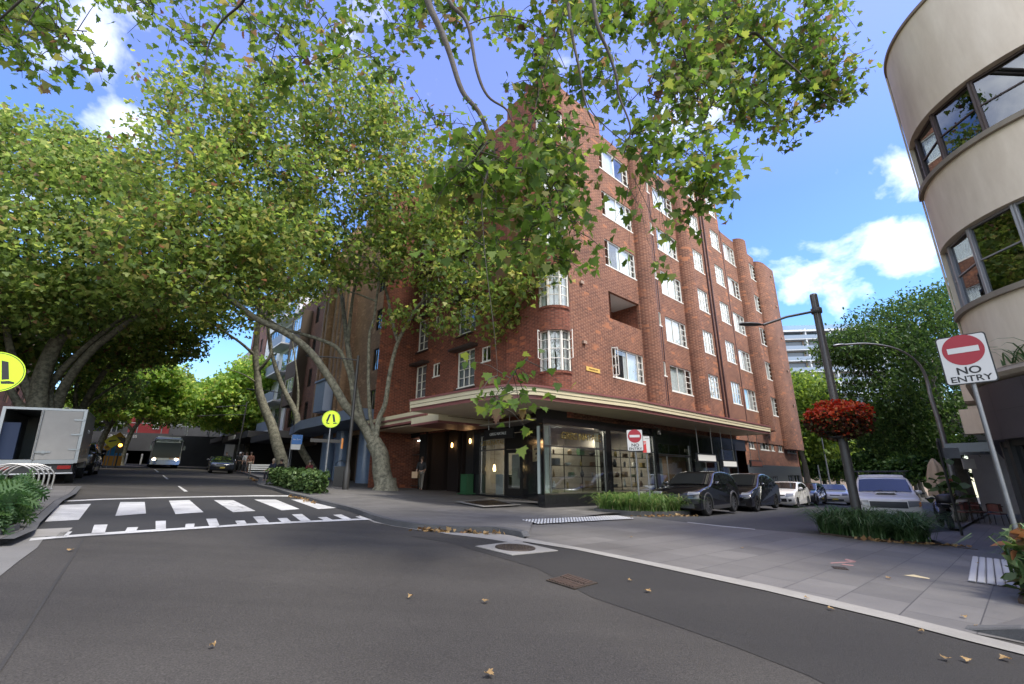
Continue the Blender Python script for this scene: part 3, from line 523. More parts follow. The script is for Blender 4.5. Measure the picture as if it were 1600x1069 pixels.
for k in range(5):
    z=5.86+2.96*k
    for (u,w,n) in ((-7.32,1.5,-.12),(-11.82,1.14,-.22)):
        b=MB(); LW.box(b,u-.35,u+w+.25,n,n+.45,z+2.02,z+2.14); b.build('window_hood',mat('dark_tile',(.045,.028,.025),.6),red)
        b=MB(); LW.box(b,u-.2,u+w+.1,n,n+.08,z-.14,z-.055); b.build('window_ledge',MATS['dark_tile'],red)
# rounded corner: brick drum with three-light windows ----------------------
A0=RW.p(.95,0); A1=LW.p(-1.0,0); ch=(A0-A1); mid=(A0+A1)/2; outw=Vector((ch.y,-ch.x,0)).normalized(); c2=ch.length/2; sg=.42; RB=(c2*c2+sg*sg)/(2*sg); cen=mid-outw*(RB-sg); half_a=math.asin(c2/RB)
def bay(t,dr=0.): a=math.atan2(outw.y,outw.x)+half_a*t; return cen+Vector((math.cos(a),math.sin(a),0))*(RB+dr)
b=MB(); TT=[-1+2*i/12 for i in range(13)]; arc=lambda t:(t+1)*half_a*RB
zz=[(3.7,5.62)]+[(7.52+P0*k,5.62+P0*(k+1)) for k in range(4)]+[(7.52+P0*4,21.5)]
for z0,z1 in zz:
    b=MB(); rows=[[bay(t)+Vector((0,0,z)) for t in TT] for z in (z0,z1)]; b.grid(rows,[[(arc(t),z) for t in TT] for z in (z0,z1)])
    b.face([bay(t,-.02)+Vector((0,0,z1)) for t in TT],[(arc(t),0) for t in TT]); b.face([bay(t)+Vector((0,0,z0)) for t in TT][::-1],[(arc(t),0) for t in TT])
    for z in (z0,z1): 
        if 5<z<21: b.grid([[bay(t,.06)+Vector((0,0,z+d)) for t in TT] for d in (-.05,.05)],[[(arc(t)*3,z+d) for t in TT] for d in (-.05,.05)])
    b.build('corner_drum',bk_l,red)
for k in range(5):
    z0=5.62+P0*k; z1=7.52+P0*k; f=MB(); g=MB(); c=MB(); E=[bay(t,-.09) for t in (-1,-.36,.36,1)]
    for i in range(3):
        P,Q=E[i],E[i+1]; d=(Q-P).normalized(); nn=Vector((-d.y,d.x,0)); nn=nn if nn.dot(outw)>0 else -nn; ln=(Q-P).length; ax=(d,nn,Vector((0,0,1)))
        f.box(P+Vector((0,0,(z0+z1)/2)),(.09,.09,z1-z0),ax); f.box(Q+Vector((0,0,(z0+z1)/2)),(.085,.085,z1-z0-.01),ax)
        for z in (z0+.04,z1-.04,z0+.62,z0+1.05,z0+1.47): f.box((P+Q)/2+Vector((0,0,z)),(ln-.08,.05 if .1<z-z0<1.8 else .07,.03 if .1<z-z0<1.8 else .08),ax)
        g.box((P+Q)/2+Vector((0,0,(z0+z1)/2)),(ln-.06,.008,z1-z0-.1),ax)
        kk=8; c.grid([[P.lerp(Q,(j/kk)*.44+(.56 if s_ else 0))-nn*(.12+.02*(j%2))+Vector((0,0,z)) for j in range(kk+1)] for z in (z0+.1,z1-.08) for s_ in (0,)],smooth=False)
        c.grid([[P.lerp(Q,.58+(j/kk)*.42)-nn*(.12+.02*(j%2))+Vector((0,0,z)) for j in range(kk+1)] for z in (z0+.1,z1-.08)],smooth=False)
    w=f.build('bay_window',cream,red); g.build('pane',glz,w); c.build('curtain',curt,w)
    if k==0:
        s=MB()
        for (P,hd,sg_) in ((E[3],(E[3]-E[2]).normalized(),1),(E[0],(E[0]-E[1]).normalized(),1)):
            dd=(hd*.35+outw*.95).normalized(); ax=(dd,Vector((-dd.y,dd.x,0)),Vector((0,0,1)))
            for q in ((0,.42,.62),(0,.42,1.86),(0,.42,1.05),(0,.42,1.47)): s.box(P+dd*.21+Vector((0,0,z0+q[2])),(.42,.03,.035),ax)
            for q in (.02,.40): s.box(P+dd*q+Vector((0,0,z0+1.24)),(.035,.03,1.24),ax)
        s.build('open_sash',cream,w)
# floors, dark rooms, back and roof
b=MB(); g=MB()
for k in range(6):
    z=5.15+P0*k
    for W,a,e in ((RW,1.2,29.8),(LW,-15.6,-1.2)):
        W.box(b,a,e,-5.5,-.28,z-.0,z+.22)
for W,a,e,zt in ((RW,6.5,30.9,19.6),(LW,-15.6,-6.5,20.0)): W.box(b,a,min(e,29.8),-5.8,-5.55,3.6,zt)
for W,a,e,zt in ((RW,.9,29.8,19.6),(LW,-15.6,-.9,20.0)): W.box(b,a,e,-5.8,-.5,zt-.2,zt)
for u in (7.5,13,16.8,19.5,23.2,27): RW.box(b,u-.06,u+.06,-5.5,-.3,5.3,19.4)
RW.box(b,13.7,19.4,-5.5,-5.3,19.6,22.2); RW.box(b,13.7,19.4,-5.5,-.36,22.0,22.2)
b.build('interior',inside,red)
b=MB(); e=29.95
for z0,z1 in ((-1.2,3.42),(3.42,19.6)): b.face([RW.p(e,-.0 if z0<0 else -.5,z0),RW.p(e,-12,z0),RW.p(e,-12,z1),RW.p(e,-.0 if z0<0 else -.5,z1)],[(0,z0),(12,z0),(12,z1),(0,z1)])
b.face([RW.p(e,-12,-1),RW.p(e-32,-12,-1),RW.p(e-32,-12,19.6),RW.p(e,-12,19.6)],[(0,-1),(32,-1),(32,19),(0,19)])
b.face([LW.p(-15.65,-.22,0),LW.p(-15.65,-14,0),LW.p(-15.65,-14,20),LW.p(-15.65,-.22,20)],[(0,0),(14,0),(14,20),(0,20)])
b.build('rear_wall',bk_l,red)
for k in range(4):   # white boxes of windows seen edge-on down the end wall
    z=5.6+P0*k; b=MB(); f=lambda n,z: RW.p(29.95,n,z)
    for (n0,n1,za,zb) in ((-1.9,-.9,z,z+.06),(-1.9,-.9,z+1.5,z+1.56)): RW.box(b,29.95,30.3,n0,n1,za,zb)
    for n in (-.9,-1.4,-1.9): RW.box(b,30.24,30.3,n-.03,n+.03,z,z+1.56)
    for zq in (.5,1.02): RW.box(b,30.25,30.29,-1.9,-.9,z+zq,z+zq+.04)
    for n in (-.9,-1.9): RW.box(b,29.95,30.3,n-.02,n+.02,z+.0,z+1.56)
    b.build('end_window',cream,red)
# ---------------------------------------------------------------- awning
def curve_awning():
    pts=[(-4.15,18.5),(-3.4,17.8),(-2.37,16.85),(-1.6,16.15),(-.88,15.62),(-.35,15.33),(0.05,15.23),(.5,15.25),(.95,15.42),(1.5,15.82),(2.3,16.4)]
    pl=[Vector((p.x,p.y,0)) for p in catmull([(x,y,0) for x,y in pts],5)]
    return pl+[rp(s,2.2) for s in (2.2,6,10,14,17.3)]
aw=curve_awning(); cre=mat('awning_cream',(.62,.55,.36),.55,var=(1.2,(.50,.44,.29),.3)); mar=mat('awning_maroon',(.22,.075,.068),.5,var=(2,(.16,.06,.055),.3)); sof=mat('soffit_paint',(.58,.47,.33),.75,var=(.9,(.47,.38,.27),.2)); dkl=mat('awning_groove',(.10,.08,.05),.7)
def offs(P,d):
    o=[]
    for i,p in enumerate(P):
        t=(P[min(i+1,len(P)-1)]-P[max(i-1,0)]).normalized(); o.append(p+Vector((t.y,-t.x,0))*d)
    return o
def band(mb,P,z0,z1,d0,d1,m):
    q0,q1=offs(P,d0),offs(P,d1); mb.grid([[p+Vector((0,0,z0)) for p in q0],[p+Vector((0,0,z1)) for p in q1]],m=m,smooth=True)
endL=[LW.p(-4.2,-.1),]; close=[rp(17.3,.0),rp(0,-.3),LW.p(-4.2,-.1)]
b=MB(); z=3.9
for z0,z1,d0,d1,m in ((z,z+.13,-.06,-.06,1),(z+.13,z+.13,-.06,0,1),(z+.13,z+.25,0,0,0),(z+.25,z+.25,0,-.02,0),(z+.25,z+.265,-.02,-.02,3),(z+.265,z+.265,-.02,.02,0),(z+.265,z+.40,.02,.02,0),(z+.40,z+.40,.02,.06,1),(z+.40,z+.47,.06,.06,1),(z+.47,z+.47,.06,-.5,1)): band(b,aw,z0,z1,d0,d1,m)
for zt,m in ((z+.46,1),): 
    q=[p+Vector((0,0,zt)) for p in offs(aw,-.2)+close]; b.face(q,m=m)
q=[p+Vector((0,0,z+.03)) for p in offs(aw,-.07)+close]; b.face(q[::-1],m=2)
for P,Q in ((aw[-1],rp(17.3,0)),(LW.p(-4.2,-.1),aw[0])): b.face([P+Vector((0,0,z)),Q+Vector((0,0,z)),Q+Vector((0,0,z+.45)),P+Vector((0,0,z+.45))],m=0)
a=b.build('awning',[cre,mar,sof,dkl],red)
b=MB()
for (s0,s1,n,z0,h) in ((4.3,6.6,2.9,3.70,.28),(4.3,12.6,2.4,3.98,.34),(6.0,12.6,2.46,4.22,.18)):
    LW.box(b,-s1,-s0,-.2,n,z0,z0+h,0); LW.box(b,-s1,-s0,-.2,n+.02,z0-.1,z0-.004,1); 
LW.box(b,-12.6,-4.3,-.2,2.2,3.80,3.845,2)
b.build('awning_wing',[cre,mar,sof],red)
# ---------------------------------------------------------------- shop fronts at street level
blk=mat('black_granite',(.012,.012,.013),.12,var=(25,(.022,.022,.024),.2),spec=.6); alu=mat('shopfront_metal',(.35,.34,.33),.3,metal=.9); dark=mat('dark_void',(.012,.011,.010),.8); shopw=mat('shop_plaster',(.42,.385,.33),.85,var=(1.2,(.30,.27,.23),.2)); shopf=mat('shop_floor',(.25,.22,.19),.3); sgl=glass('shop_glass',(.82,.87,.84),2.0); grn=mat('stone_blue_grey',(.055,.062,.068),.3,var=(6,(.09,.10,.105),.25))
b=MB()
RW.box(b,-.93,18.9,-.35,.0,3.36,3.92); RW.box(b,-.93,7.35,-.3,.03,-.5,.72)
for u0,u1 in ((3.08,3.48),(7.2,7.5),(10.95,11.3),(14.6,14.9),(17.0,17.2)): RW.box(b,u0,u1,-.35,.02,-.6,3.36)
RW.box(b,7.5,18.9,-.3,.0,3.0,3.36); RW.box(b,11.3,14.6,-.3,-.02,2.3,3.0)
RW.box(b,7.5,18.9,-.3,.0,-.8,.28)
# canted black corner pier
pc=[RW.p(-.93,.0),RW.p(-.60,-.35),LW.p(-2.85,-.9),LW.p(-2.7,-.55)]; b.prism([Vector((p.x,p.y,-.3)) for p in pc],[Vector((p.x,p.y,3.92)) for p in pc])
SL=-.6
LW.box(b,-6.3,-2.65,SL-.3,SL,3.32,3.92); LW.box(b,-6.35,-5.85,SL-.4,SL+.02,.0,3.92); LW.box(b,-5.9,-2.4,SL-.2,SL+.02,-.1,.55)
b.build('black_stone_front',blk,red)
def shopglass(W,u0,u1,z0,z1,n,name='shop_window',mull=(),tr=(),m=sgl):
    f=MB(); t=.035
    for q in ((u0,u0+t,z0,z1),(u1-t,u1,z0,z1),(u0+t,u1-t,z0,z0+t),(u0+t,u1-t,z1-t,z1)): W.box(f,q[0],q[1],n-.05,n+.012,q[2],q[3])
    for u in mull: W.box(f,u-.012,u+.012,n-.03,n+.006,z0+t,z1-t)
    for zq in tr: W.box(f,u0+t,u1-t,n-.045,n+.008,zq-.03,zq+.03)
    o=f.build(name,alu,red); g=MB(); W.box(g,u0+.02,u1-.02,n-.022,n-.014,z0+.02,z1-.02); g.build('pane',m,o); return o
shopglass(RW,-.86,3.06,.74,3.34,-.06,mull=(-.45,),tr=(2.52,)); shopglass(RW,3.5,7.18,.74,3.34,-.06,mull=(5.0,),tr=(2.52,))
shopglass(LW,-5.83,-4.02,.56,3.3,SL-.06,tr=(2.6,))
# shop interior
b=MB(); RW.box(b,5.0,7.3,-4.6,-4.5,.4,3.9,0); RW.box(b,1.2,4.9,-1.62,-1.52,.74,2.7,0); RW.box(b,7.22,7.32,-4.5,-.36,.4,3.9,0); RW.box(b,-.5,7.3,-4.5,-.36,.38,.45,1); RW.box(b,-.6,7.3,-4.5,-.36,3.60,3.65,0)
LW.box(b,-6.3,-6.2,-5.5,SL-.35,.4,3.9,0); LW.box(b,-6.3,-2.2,-5.6,-5.5,.4,3.9,0); LW.box(b,-6.2,-1.,-5.5,SL-.3,.40,.46,1); LW.box(b,-6.2,-2.2,-5.5,SL-.3,3.60,3.65,0)
RW.box(b,-.7,-.45,-.55,-.15,.74,3.3,2); RW.box(b,3.5,3.62,-.9,-.3,.74,3.3,2)
b.build('shop_interior',[shopw,shopf,mat('frosted_panel',(.55,.60,.56),.5)],red)
# door of the corner shop
b=MB(); 
for q in ((-4.0,-3.90,.52,3.3),(-2.82,-2.72,.52,3.3),(-3.9,-2.82,2.58,2.70)): LW.box(b,q[0],q[1],SL-.08,SL+.0,q[2],q[3])
LW.box(b,-3.9,-2.82,SL-.08,SL-.02,2.70,3.3)
LW.box(b,-3.88,-3.76,SL-.07,SL-.01,.52,2.57); LW.box(b,-2.96,-2.84,SL-.07,SL-.01,.52,2.57); LW.box(b,-3.76,-2.96,SL-.07,SL-.01,.52,.86); LW.box(b,-3.76,-2.96,SL-.07,SL-.01,2.4,2.57)
dr=b.build('shop_door',mat('door_black',(.02,.018,.016),.35),red); g=MB(); LW.box(g,-3.76,-2.96,SL-.05,SL-.04,.86,2.4); g.build('pane',sgl,dr); g=MB(); LW.box(g,-3.02,-2.97,SL-.0,SL+.05,1.3,1.75); g.build('handle',alu,dr)
b=MB(); LW.box(b,-3.7,-3.0,SL-.22,SL-.2,.9,2.35); b.build('door_blind',mat('door_blind',(.46,.42,.36),.9),red)
# gold lettering on the glass and the gold maze emblem on the pier
gold=mat('gold_leaf',(.45,.34,.12),.35,metal=.7); steel=mat('letter_white',(.75,.75,.72),.5)
def wtext(nm,s,size,m,W,u,n,z,par=red,sx=1.,bold=0.): return text(nm,s,size,m,par,W.p(u,n,z)-Vector(par.location),(R(90),0,W.th),sx=sx,bold=bold)
wtext('lettering','GREG NATALE',.30,gold,LW,-4.9,SL-.045,2.93); wtext('lettering','GREG NATALE',.40,gold,RW,1.5,-.045,2.95,bold=.004)
dpc=(pc[3]-pc[0]); PWall=Wall(pc[3],math.atan2(-dpc.y,-dpc.x)); Lp=dpc.length
b=MB(); uo,zo,k=Lp*.62-.25,1.95,.105
for (x0,x1,z0,z1) in ((0,6,5,6),(0,1,0,5),(1,3,0,1),(2,7,3.2,4.2),(2,3,1.0,3.2),(3,6,.0,1.0),(5,6,1.0,2.4),(4,5,1.6,2.4),(6.2,7,2.2,3.2)): PWall.box(b,uo+x0*k,uo+x1*k,0.0,.02,zo+z0*k,zo+z1*k)
b.build('emblem',mat('emblem_gold',(.42,.37,.22),.4,metal=.5),red)
# entry recess with lanterns
b=MB(); ez=3.9
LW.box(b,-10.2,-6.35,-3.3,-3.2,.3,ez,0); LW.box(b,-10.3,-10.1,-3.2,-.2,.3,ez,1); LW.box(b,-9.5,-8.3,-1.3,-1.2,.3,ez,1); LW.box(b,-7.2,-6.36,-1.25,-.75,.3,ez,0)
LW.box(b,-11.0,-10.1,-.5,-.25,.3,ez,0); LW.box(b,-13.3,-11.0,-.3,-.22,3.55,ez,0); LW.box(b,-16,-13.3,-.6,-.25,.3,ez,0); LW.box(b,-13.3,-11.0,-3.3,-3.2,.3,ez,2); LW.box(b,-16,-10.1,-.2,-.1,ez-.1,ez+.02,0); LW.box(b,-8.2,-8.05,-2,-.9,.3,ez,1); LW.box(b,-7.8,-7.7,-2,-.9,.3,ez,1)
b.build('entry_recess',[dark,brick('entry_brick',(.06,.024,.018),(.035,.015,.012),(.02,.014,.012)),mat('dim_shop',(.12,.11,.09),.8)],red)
shopglass(LW,-13.25,-11.05,.85,3.5,-.42,tr=(2.6,))
b=MB(); 
for u0,u1 in ((-7.95,-7.15),(-7.05,-6.5)):
    for q in ((u0,u0+.09,.6,2.7),(u1-.09,u1,.6,2.7),(u0,u1,.6,1.1),(u0,u1,2.6,2.7)): LW.box(b,q[0],q[1],-2.45,-2.4,q[2],q[3])
ed=b.build('entry_door',mat('brown_door',(.10,.055,.03),.4),red); g=MB(); LW.box(g,-7.9,-6.5,-2.44,-2.43,1.1,2.6); g.build('pane',sgl,ed); g=MB(); LW.box(g,-7.9,-6.5,-2.39,-2.38,.72,1.02); g.build('kick_plate',mat('brass_plate',(.42,.30,.10),.35,metal=.8),ed)
lampm=mat('lantern_glow',(.9,.6,.3),.5,emit=((1,.58,.22),14)); tubem=mat('tube_glow',(.9,.9,.9),.5,emit=((.9,1,.95),5))
for u,n,z,lab in ((-9.0,-1.1,3.05,'small brass wall lantern glowing on the dark brick of the entry'),(-6.75,-.66,3.12,'small brass wall lantern glowing beside the hanging black sign')):
    p=LW.p(u,n,z); t=thing('wall_lantern',lab,'lantern',p,0,'lit wall lanterns in the entry'); b=MB(); b.lathe(p,[(.0,.16),(.035,.15),(.06,.13),(.0,.13)],10); b.lathe(p,[(.05,-.14),(.06,-.16),(.0,-.2)],10); b.box(p-LW.N*.09,(.03,.12,.05),LW.ax)
    for k in range(4): a=k*math.pi/2+.4; b.box(p+Vector((math.cos(a)*.055,math.sin(a)*.055,0)),(.01,.01,.28))
    b.build('cage',gold,t); b=MB(); b.lathe(p,[(.0,-.11),(.035,-.10),(.04,0),(.035,.1),(0,.11)],10); b.build('lamp_glass',lampm,t)
    l=bpy.data.lights.new('lantern_bulb','POINT'); l.energy=2.2; l.color=(1,.6,.28); l.shadow_soft_size=.08; lo=bpy.data.objects.new('lantern_bulb',l); COL.objects.link(lo); lo.location=p+LW.N*.2
b=MB(); LW.box(b,-12.9,-11.6,-.75,-.68,3.40,3.44); o=b.build('tube_light',tubem); tag(o,'white fluorescent tube glowing at the top of the shop window by the tree','tube light')
for loc,en,cl in ((RW.p(1.3,-.95,3.45),36,(1,.88,.70)),(RW.p(5.2,-2.0,3.35),60,(1,.90,.76)),(RW.p(9.2,-1.6,2.9),22,(1,.86,.68)),(RW.p(13.0,-1.7,2.6),14,(1,.92,.8)),(LW.p(-4.8,-2.8,3.3),14,(1,.88,.72))):
    l=bpy.data.lights.new('shop_downlight','AREA'); l.energy=en; l.size=.9; l.color=cl; lo=bpy.data.objects.new('shop_downlight',l); COL.objects.link(lo); lo.location=loc
# display shelving in the corner shop: the shelves belong to the shop, the wares stand on them
b=MB(); shz=(.92,1.36,1.80,2.24)
for z_ in shz:
    RW.box(b,-.4,3.0,-.62,-.2,z_-.02,z_); RW.box(b,3.66,7.1,-.62,-.2,z_-.02,z_)
for u in (-.4,.75,1.9,3.0,3.66,4.8,5.95,7.1): RW.box(b,u-.012,u+.012,-.45,-.42,.75,2.62)
b.build('shelving',mat('shelf_smoked',(.05,.05,.05),.2),red)
WM={'white':mat('ware_white',(.62,.60,.56),.4),'black':mat('ware_black',(.02,.02,.022),.3),'tan':mat('ware_tan',(.36,.24,.13),.5),'brass':gold,'grey':mat('ware_grey',(.2,.2,.21),.4),'green':mat('ware_green',(.10,.18,.10),.4),'brown':mat('ware_brown',(.14,.07,.035),.4)}
shape={'vase':[(.0,0),(.06,0),(.085,.08),(.07,.17),(.035,.22),(.045,.27),(.03,.265)],'bowl':[(0,0),(.05,0),(.10,.05),(.13,.10),(.12,.10),(.05,.03)],'candle':[(0,0),(.045,0),(.045,.2),(.0,.2)],'bottle':[(0,0),(.05,0),(.05,.16),(.02,.21),(.02,.30),(.0,.30)],'jar':[(0,0),(.08,0),(.09,.06),(.09,.15),(.06,.17),(.03,.20),(.0,.21)],'book_stack':None,'box':None}
order=list(shape); cols=list(WM); sn=('lowest','second','third','top'); seen=set(); rr=random.Random(3)
for wi,(a0,a1,pn) in enumerate(((-.2,2.9,'left'),(3.85,6.9,'right'))):
    for si,z_ in enumerate(shz):
        for k in range(4):
            kd=order[(k*2+si*3+wi)%7]; cm=cols[(k*3+si*2+wi*4)%7]; key=(kd,cm,si,wi)
            if key in seen: continue
            seen.add(key); u=a0+(a1-a0)*(k+.5)/4+rr.uniform(-.2,.2); p=RW.p(u,-.41,z_); b=MB(); sc_=rr.uniform(.85,1.25)
            if shape[kd]: b.lathe(p,[(r_*sc_,q*sc_) for r_,q in shape[kd]],12)
            elif kd=='box': b.box(p+Vector((0,0,.11*sc_)),(.26*sc_,.18,.22*sc_),RW.ax); b.box(p+Vector((0,0,.225*sc_)),(.275*sc_,.195,.02),RW.ax)
            else:
                for j in range(4): b.box(p+Vector((0,0,.022+j*.045)),(.24-.02*j,.17,.038),RW.ax)
            o=b.build(kd,WM[cm]); tag(o,f"{cm} {kd.replace('_',' ')} on the {sn[si]} shelf of the {pn} pane of the corner shop",kd.replace('_',' '),'wares on the corner shop shelves')
# plinth and lamp in the left pane of the corner shop
p=LW.p(-5.1,-1.5,.46); b=MB(); b.box(p+Vector((0,0,.5)),(.55,.5,1.0),LW.ax); b.box(p+Vector((0,0,1.01)),(.6,.55,.02),LW.ax); o=b.build('plinth',WM['white']); tag(o,'white display plinth behind the left pane of the corner shop','plinth')
p=LW.p(-4.1,-1.7,.46); b=MB(); b.box(p+Vector((0,0,.45)),(.35,.5,.9),LW.ax); b.box(p+Vector((-.02,0,.95)),(1.4,.6,.06),LW.ax); b.box(p+LW.X*-.6+Vector((0,0,.45)),(.08,.5,.9),LW.ax); o=b.build('counter',WM['black']); tag(o,'dark sales counter behind the left pane of the corner shop','counter')
p=LW.p(-5.55,-1.3,1.75); t=thing('pendant_lamp','amber pendant lamp glowing at the edge of the shop window','pendant lamp',p); b=MB(); b.tube([p+Vector((0,0,.2)),p+Vector((0,0,1.8))],.008,5); b.build('cord',WM['black'],t); b=MB(); b.lathe(p,[(0,-.14),(.06,-.12),(.075,0),(.05,.12),(.02,.2),(0,.2)],12); b.build('lamp_glass',mat('amber_glow',(.9,.6,.3),.5,emit=((1,.65,.28),6)),t)
# the other shops along the side street ------------------------------------
shopglass(RW,7.52,10.93,.3,2.42,-.08,mull=(8.5,)); shopglass(RW,7.52,10.93,2.46,3.36,-.05,name='transom_window',m=glass('transom_glass',(.25,.27,.27),2.0))
shopglass(RW,11.32,14.58,.3,2.28,-.08,mull=(12.9,)); shopglass(RW,14.92,16.98,2.2,2.98,-.06,name='transom_window',m=MATS['transom_glass'])
shopglass(RW,14.92,16.0,.3,2.15,-.06)
b=MB(); RW.box(b,7.5,18.9,-3.1,-3.0,-.8,3.4,0); RW.box(b,7.5,18.9,-3.0,-.4,-.9,-.12,1); RW.box(b,9.2,9.9,-2.2,-1.5,.0,3.2,2); RW.box(b,12.0,12.9,-.6,-.5,.3,2.2,3); RW.box(b,13.3,14.3,-.9,-.8,.3,2.25,4); RW.box(b,14.95,15.95,-.4,-.35,.3,1.1,5); RW.box(b,17.25,18.9,-1.6,-1.5,-.8,3.0,6); RW.box(b,8.3,8.7,-.9,-.5,0,2.3,2)
b.build('shop_interior',[mat('shop_tan',(.28,.19,.12),.8),shopf,mat('shop_panel_pale',(.48,.50,.48),.6),mat('poster_grey',(.34,.34,.31),.7),mat('sheer_green',(.30,.36,.32),.8),mat('poster_ochre',(.42,.32,.13),.7),dark],red)
# lower brick and stone at the far end of the side street
mb=MB(); gw=[(19.75,20.75,3.22,4.15),(21.75,23.6,3.22,4.25),(23.95,24.6,3.22,4.3),(25.4,26.4,3.2,4.35),(27.5,29.5,3.2,4.35)]
wall(mb,RW,18.9,29.93,2.15,3.72,gw,.14,-.06); wall(mb,RW,26.7,29.93,3.72,5.,[(27.5,29.5,3.2,4.35)],.14,-.06); wall(mb,RW,18.9,26.7,3.72,4.4,gw,.14,-.055); mb.build('wall',bk,red)
for (u0,u1,z0,z1) in gw: window(red,RW,u0,z0,u1-u0,z1-z0,[(.3,3),(.4,1),(.3,3)] if u1-u0>1.5 else [(.5,3),(.5,3)],n=-.13,curtain=(.2,.7,'w'))
b=MB(); gs=[(19.6,20.5,-.2,1.35),(21.2,21.9,.6,1.35),(22.3,22.9,.6,1.35),(23.2,24.2,.5,1.4),(26.6,27.8,-.6,1.5),(28.0,29.6,-.6,1.5)]; wall(b,RW,18.9,29.93,-1.2,2.15,gs,.2,-.03); b.build('stone_base',grn,red)
b=MB(); 
for q in gs: RW.box(b,q[0],q[1],-.5,-.3,q[2],q[3])
b.build('base_openings',dark,red)
for (u0,u1,z0,z1) in gs[1:]:
    window(red,RW,u0,z0,u1-u0,z1-z0,[(.5,1),(.5,1)],n=-.1,name='base_window',fm=mat('grey_frame',(.25,.25,.25),.5),fw=.04)
# signs hanging under the awning -------------------------------------------
def hang_sign(label,W,u,n,z,w,h,body,tm,bm,face=None,top=3.92,size=.13,perp=False,bar=.0):
    t=thing('hanging_sign',label,'hanging sign',W.p(u,n,z),W.th+(R(90) if perp else 0)); b=MB(); b.bx(-w/2,w/2,-.04,.04,-h/2,h/2); b.build('board',bm,t,world=False)
    for x in (-w*.36,w*.36): b=MB(); b.tube([(x,0,h/2),(x,0,top-z)],.018,6); b.build('hanger',alu,t,world=False)
    if face: b=MB(); b.bx(-w*.44,w*.44,-.055,-.041,-h*.34,h*.34); b.build('face_panel',face,t,world=False)
    if body: text('lettering',body,size,tm,t,(0,-.06,0),(R(90),0,0))
    return t
sb=mat('sign_black',(.012,.012,.013),.4); sw=mat('sign_white',(.66,.66,.63),.5)
hang_sign('long black hanging sign with small white capitals under the awning',LW,-3.0,.6,3.16,1.95,.42,'GREG NATALE',steel,sb,size=.17)
hang_sign('white faced light box under the awning above the black hatchback on the left',RW,10.2,1.2,2.3,2.3,.44,'',None,sb,sw,top=3.92)
hang_sign('lower white faced light box under the awning next to the brown one',RW,13.0,1.2,2.05,2.0,.40,'',None,sb,sw)
hang_sign('dark brown light box at the end of the awning',RW,16.4,1.4,2.12,1.9,.40,'',None,sb,mat('sign_brown',(.09,.03,.018),.5))
b=MB(); w,h=1.0,.19; RW.box(b,1.94,2.94,.003,.03,5.9,6.09); o=b.build('street_plate',mat('plate_yellow',(.62,.42,.10),.5)); tag(o,'narrow yellow street name plate on the red brick wall','street sign')
wtext('lettering','SPRINGFIELD AVE',.085,mat('plate_text',(.25,.15,.04),.6),RW,2.44,.036,5.995,par=o,sx=1.)
o.children[0].location=RW.p(2.44,.036,5.995)
b=MB(); b.lathe(RW.p(7.3,.25,3.55),[(0,-.16),(.1,-.16),(.1,.16),(0,.16)],12); b.tube([RW.p(7.3,.25,3.7),RW.p(7.3,.0,3.8)],.02,6); o=b.build('wall_spotlight',alu); tag(o,'grey cylinder spotlight on the black pier between the shops','spotlight')
# ================================================================ TREES AND PLANTS
def T2(pts): 
    a=np.array(pts,float); return np.concatenate([a,np.zeros((len(a),1))],1) if a.shape[1]==2 else a
_pl=[(0,0),(.10,.05),(.46,.02),(.40,.16),(.60,.42),(.36,.42),(.30,.52),(.30,.74),(.17,.68),(0,1.05)]
PLANE_HI=np.array([(x,y,.16*abs(x)-.20*max(0,y-.4)**1.3) for x,y in _pl+[(-x,y) for x,y in _pl[-2:0:-1]]])
_pm=[(0,0),(.45,.05),(.55,.45),(.25,.5),(.22,.8),(0,1.0)]
PLANE_MID=np.array([(x,y,.22*abs(x)-.18*y*y) for x,y in _pm+[(-x,y) for x,y in _pm[-2:0:-1]]])
LEAF_OVAL=np.array([(0,0,0),(.2,.25,.05),(.22,.6,.03),(0,1,-.12),(-.22,.6,.03),(-.2,.25,.05)])
LEAF_LO=np.array([(0,0,0),(.38,.35,.09),(.05,1,-.1),(-.36,.45,.09)])
def leaf_mesh(name,C,size,tpl,m,parent,droop=.55,rng=RNG,smin=.65,smax=1.25,up=None):
    """C: (n,3) world leaf positions"""
    n=len(C); k=len(tpl); s=size*rng.uniform(smin,smax,n)
    az=rng.uniform(0,2*np.pi,n); pt=rng.normal(-droop,.55,n)   # direction of the leaf axis, drooping
    d=np.stack([np.cos(az)*np.cos(pt),np.sin(az)*np.cos(pt),np.sin(pt)],1)
    r=rng.normal(size=(n,3))*.55+np.array([0,0,1.0]); x=np.cross(d,r); x/=np.linalg.norm(x,axis=1)[:,None]+1e-9; z=np.cross(x,d)
    V=C[:,None,:]+s[:,None,None]*(tpl[None,:,0:1]*x[:,None]+tpl[None,:,1:2]*d[:,None]+tpl[None,:,2:3]*z[:,None])
    off=np.array(parent.location) if parent is not None else np.zeros(3)
    V=(V.reshape(-1,3)-off).astype(np.float32)
    me=bpy.data.meshes.new(name); me.vertices.add(n*k); me.vertices.foreach_set('co',V.ravel()); me.loops.add(n*k); me.loops.foreach_set('vertex_index',np.arange(n*k,dtype=np.int32)); me.polygons.add(n); me.polygons.foreach_set('loop_start',np.arange(0,n*k,k,dtype=np.int32))
    me.update(calc_edges=True); me.materials.append(m); o=bpy.data.objects.new(name,me); COL.objects.link(o); o.parent=parent; return o
bark=mat('plane_bark',(.215,.205,.15),.85,var=(6,(.085,.082,.06),.10),bump=(14,.5)); barkd=mat('dark_bark',(.06,.05,.04),.9,var=(4,(.10,.09,.075),.2),bump=(20,.6)); twigm=mat('twig_bark',(.05,.042,.032),.85)
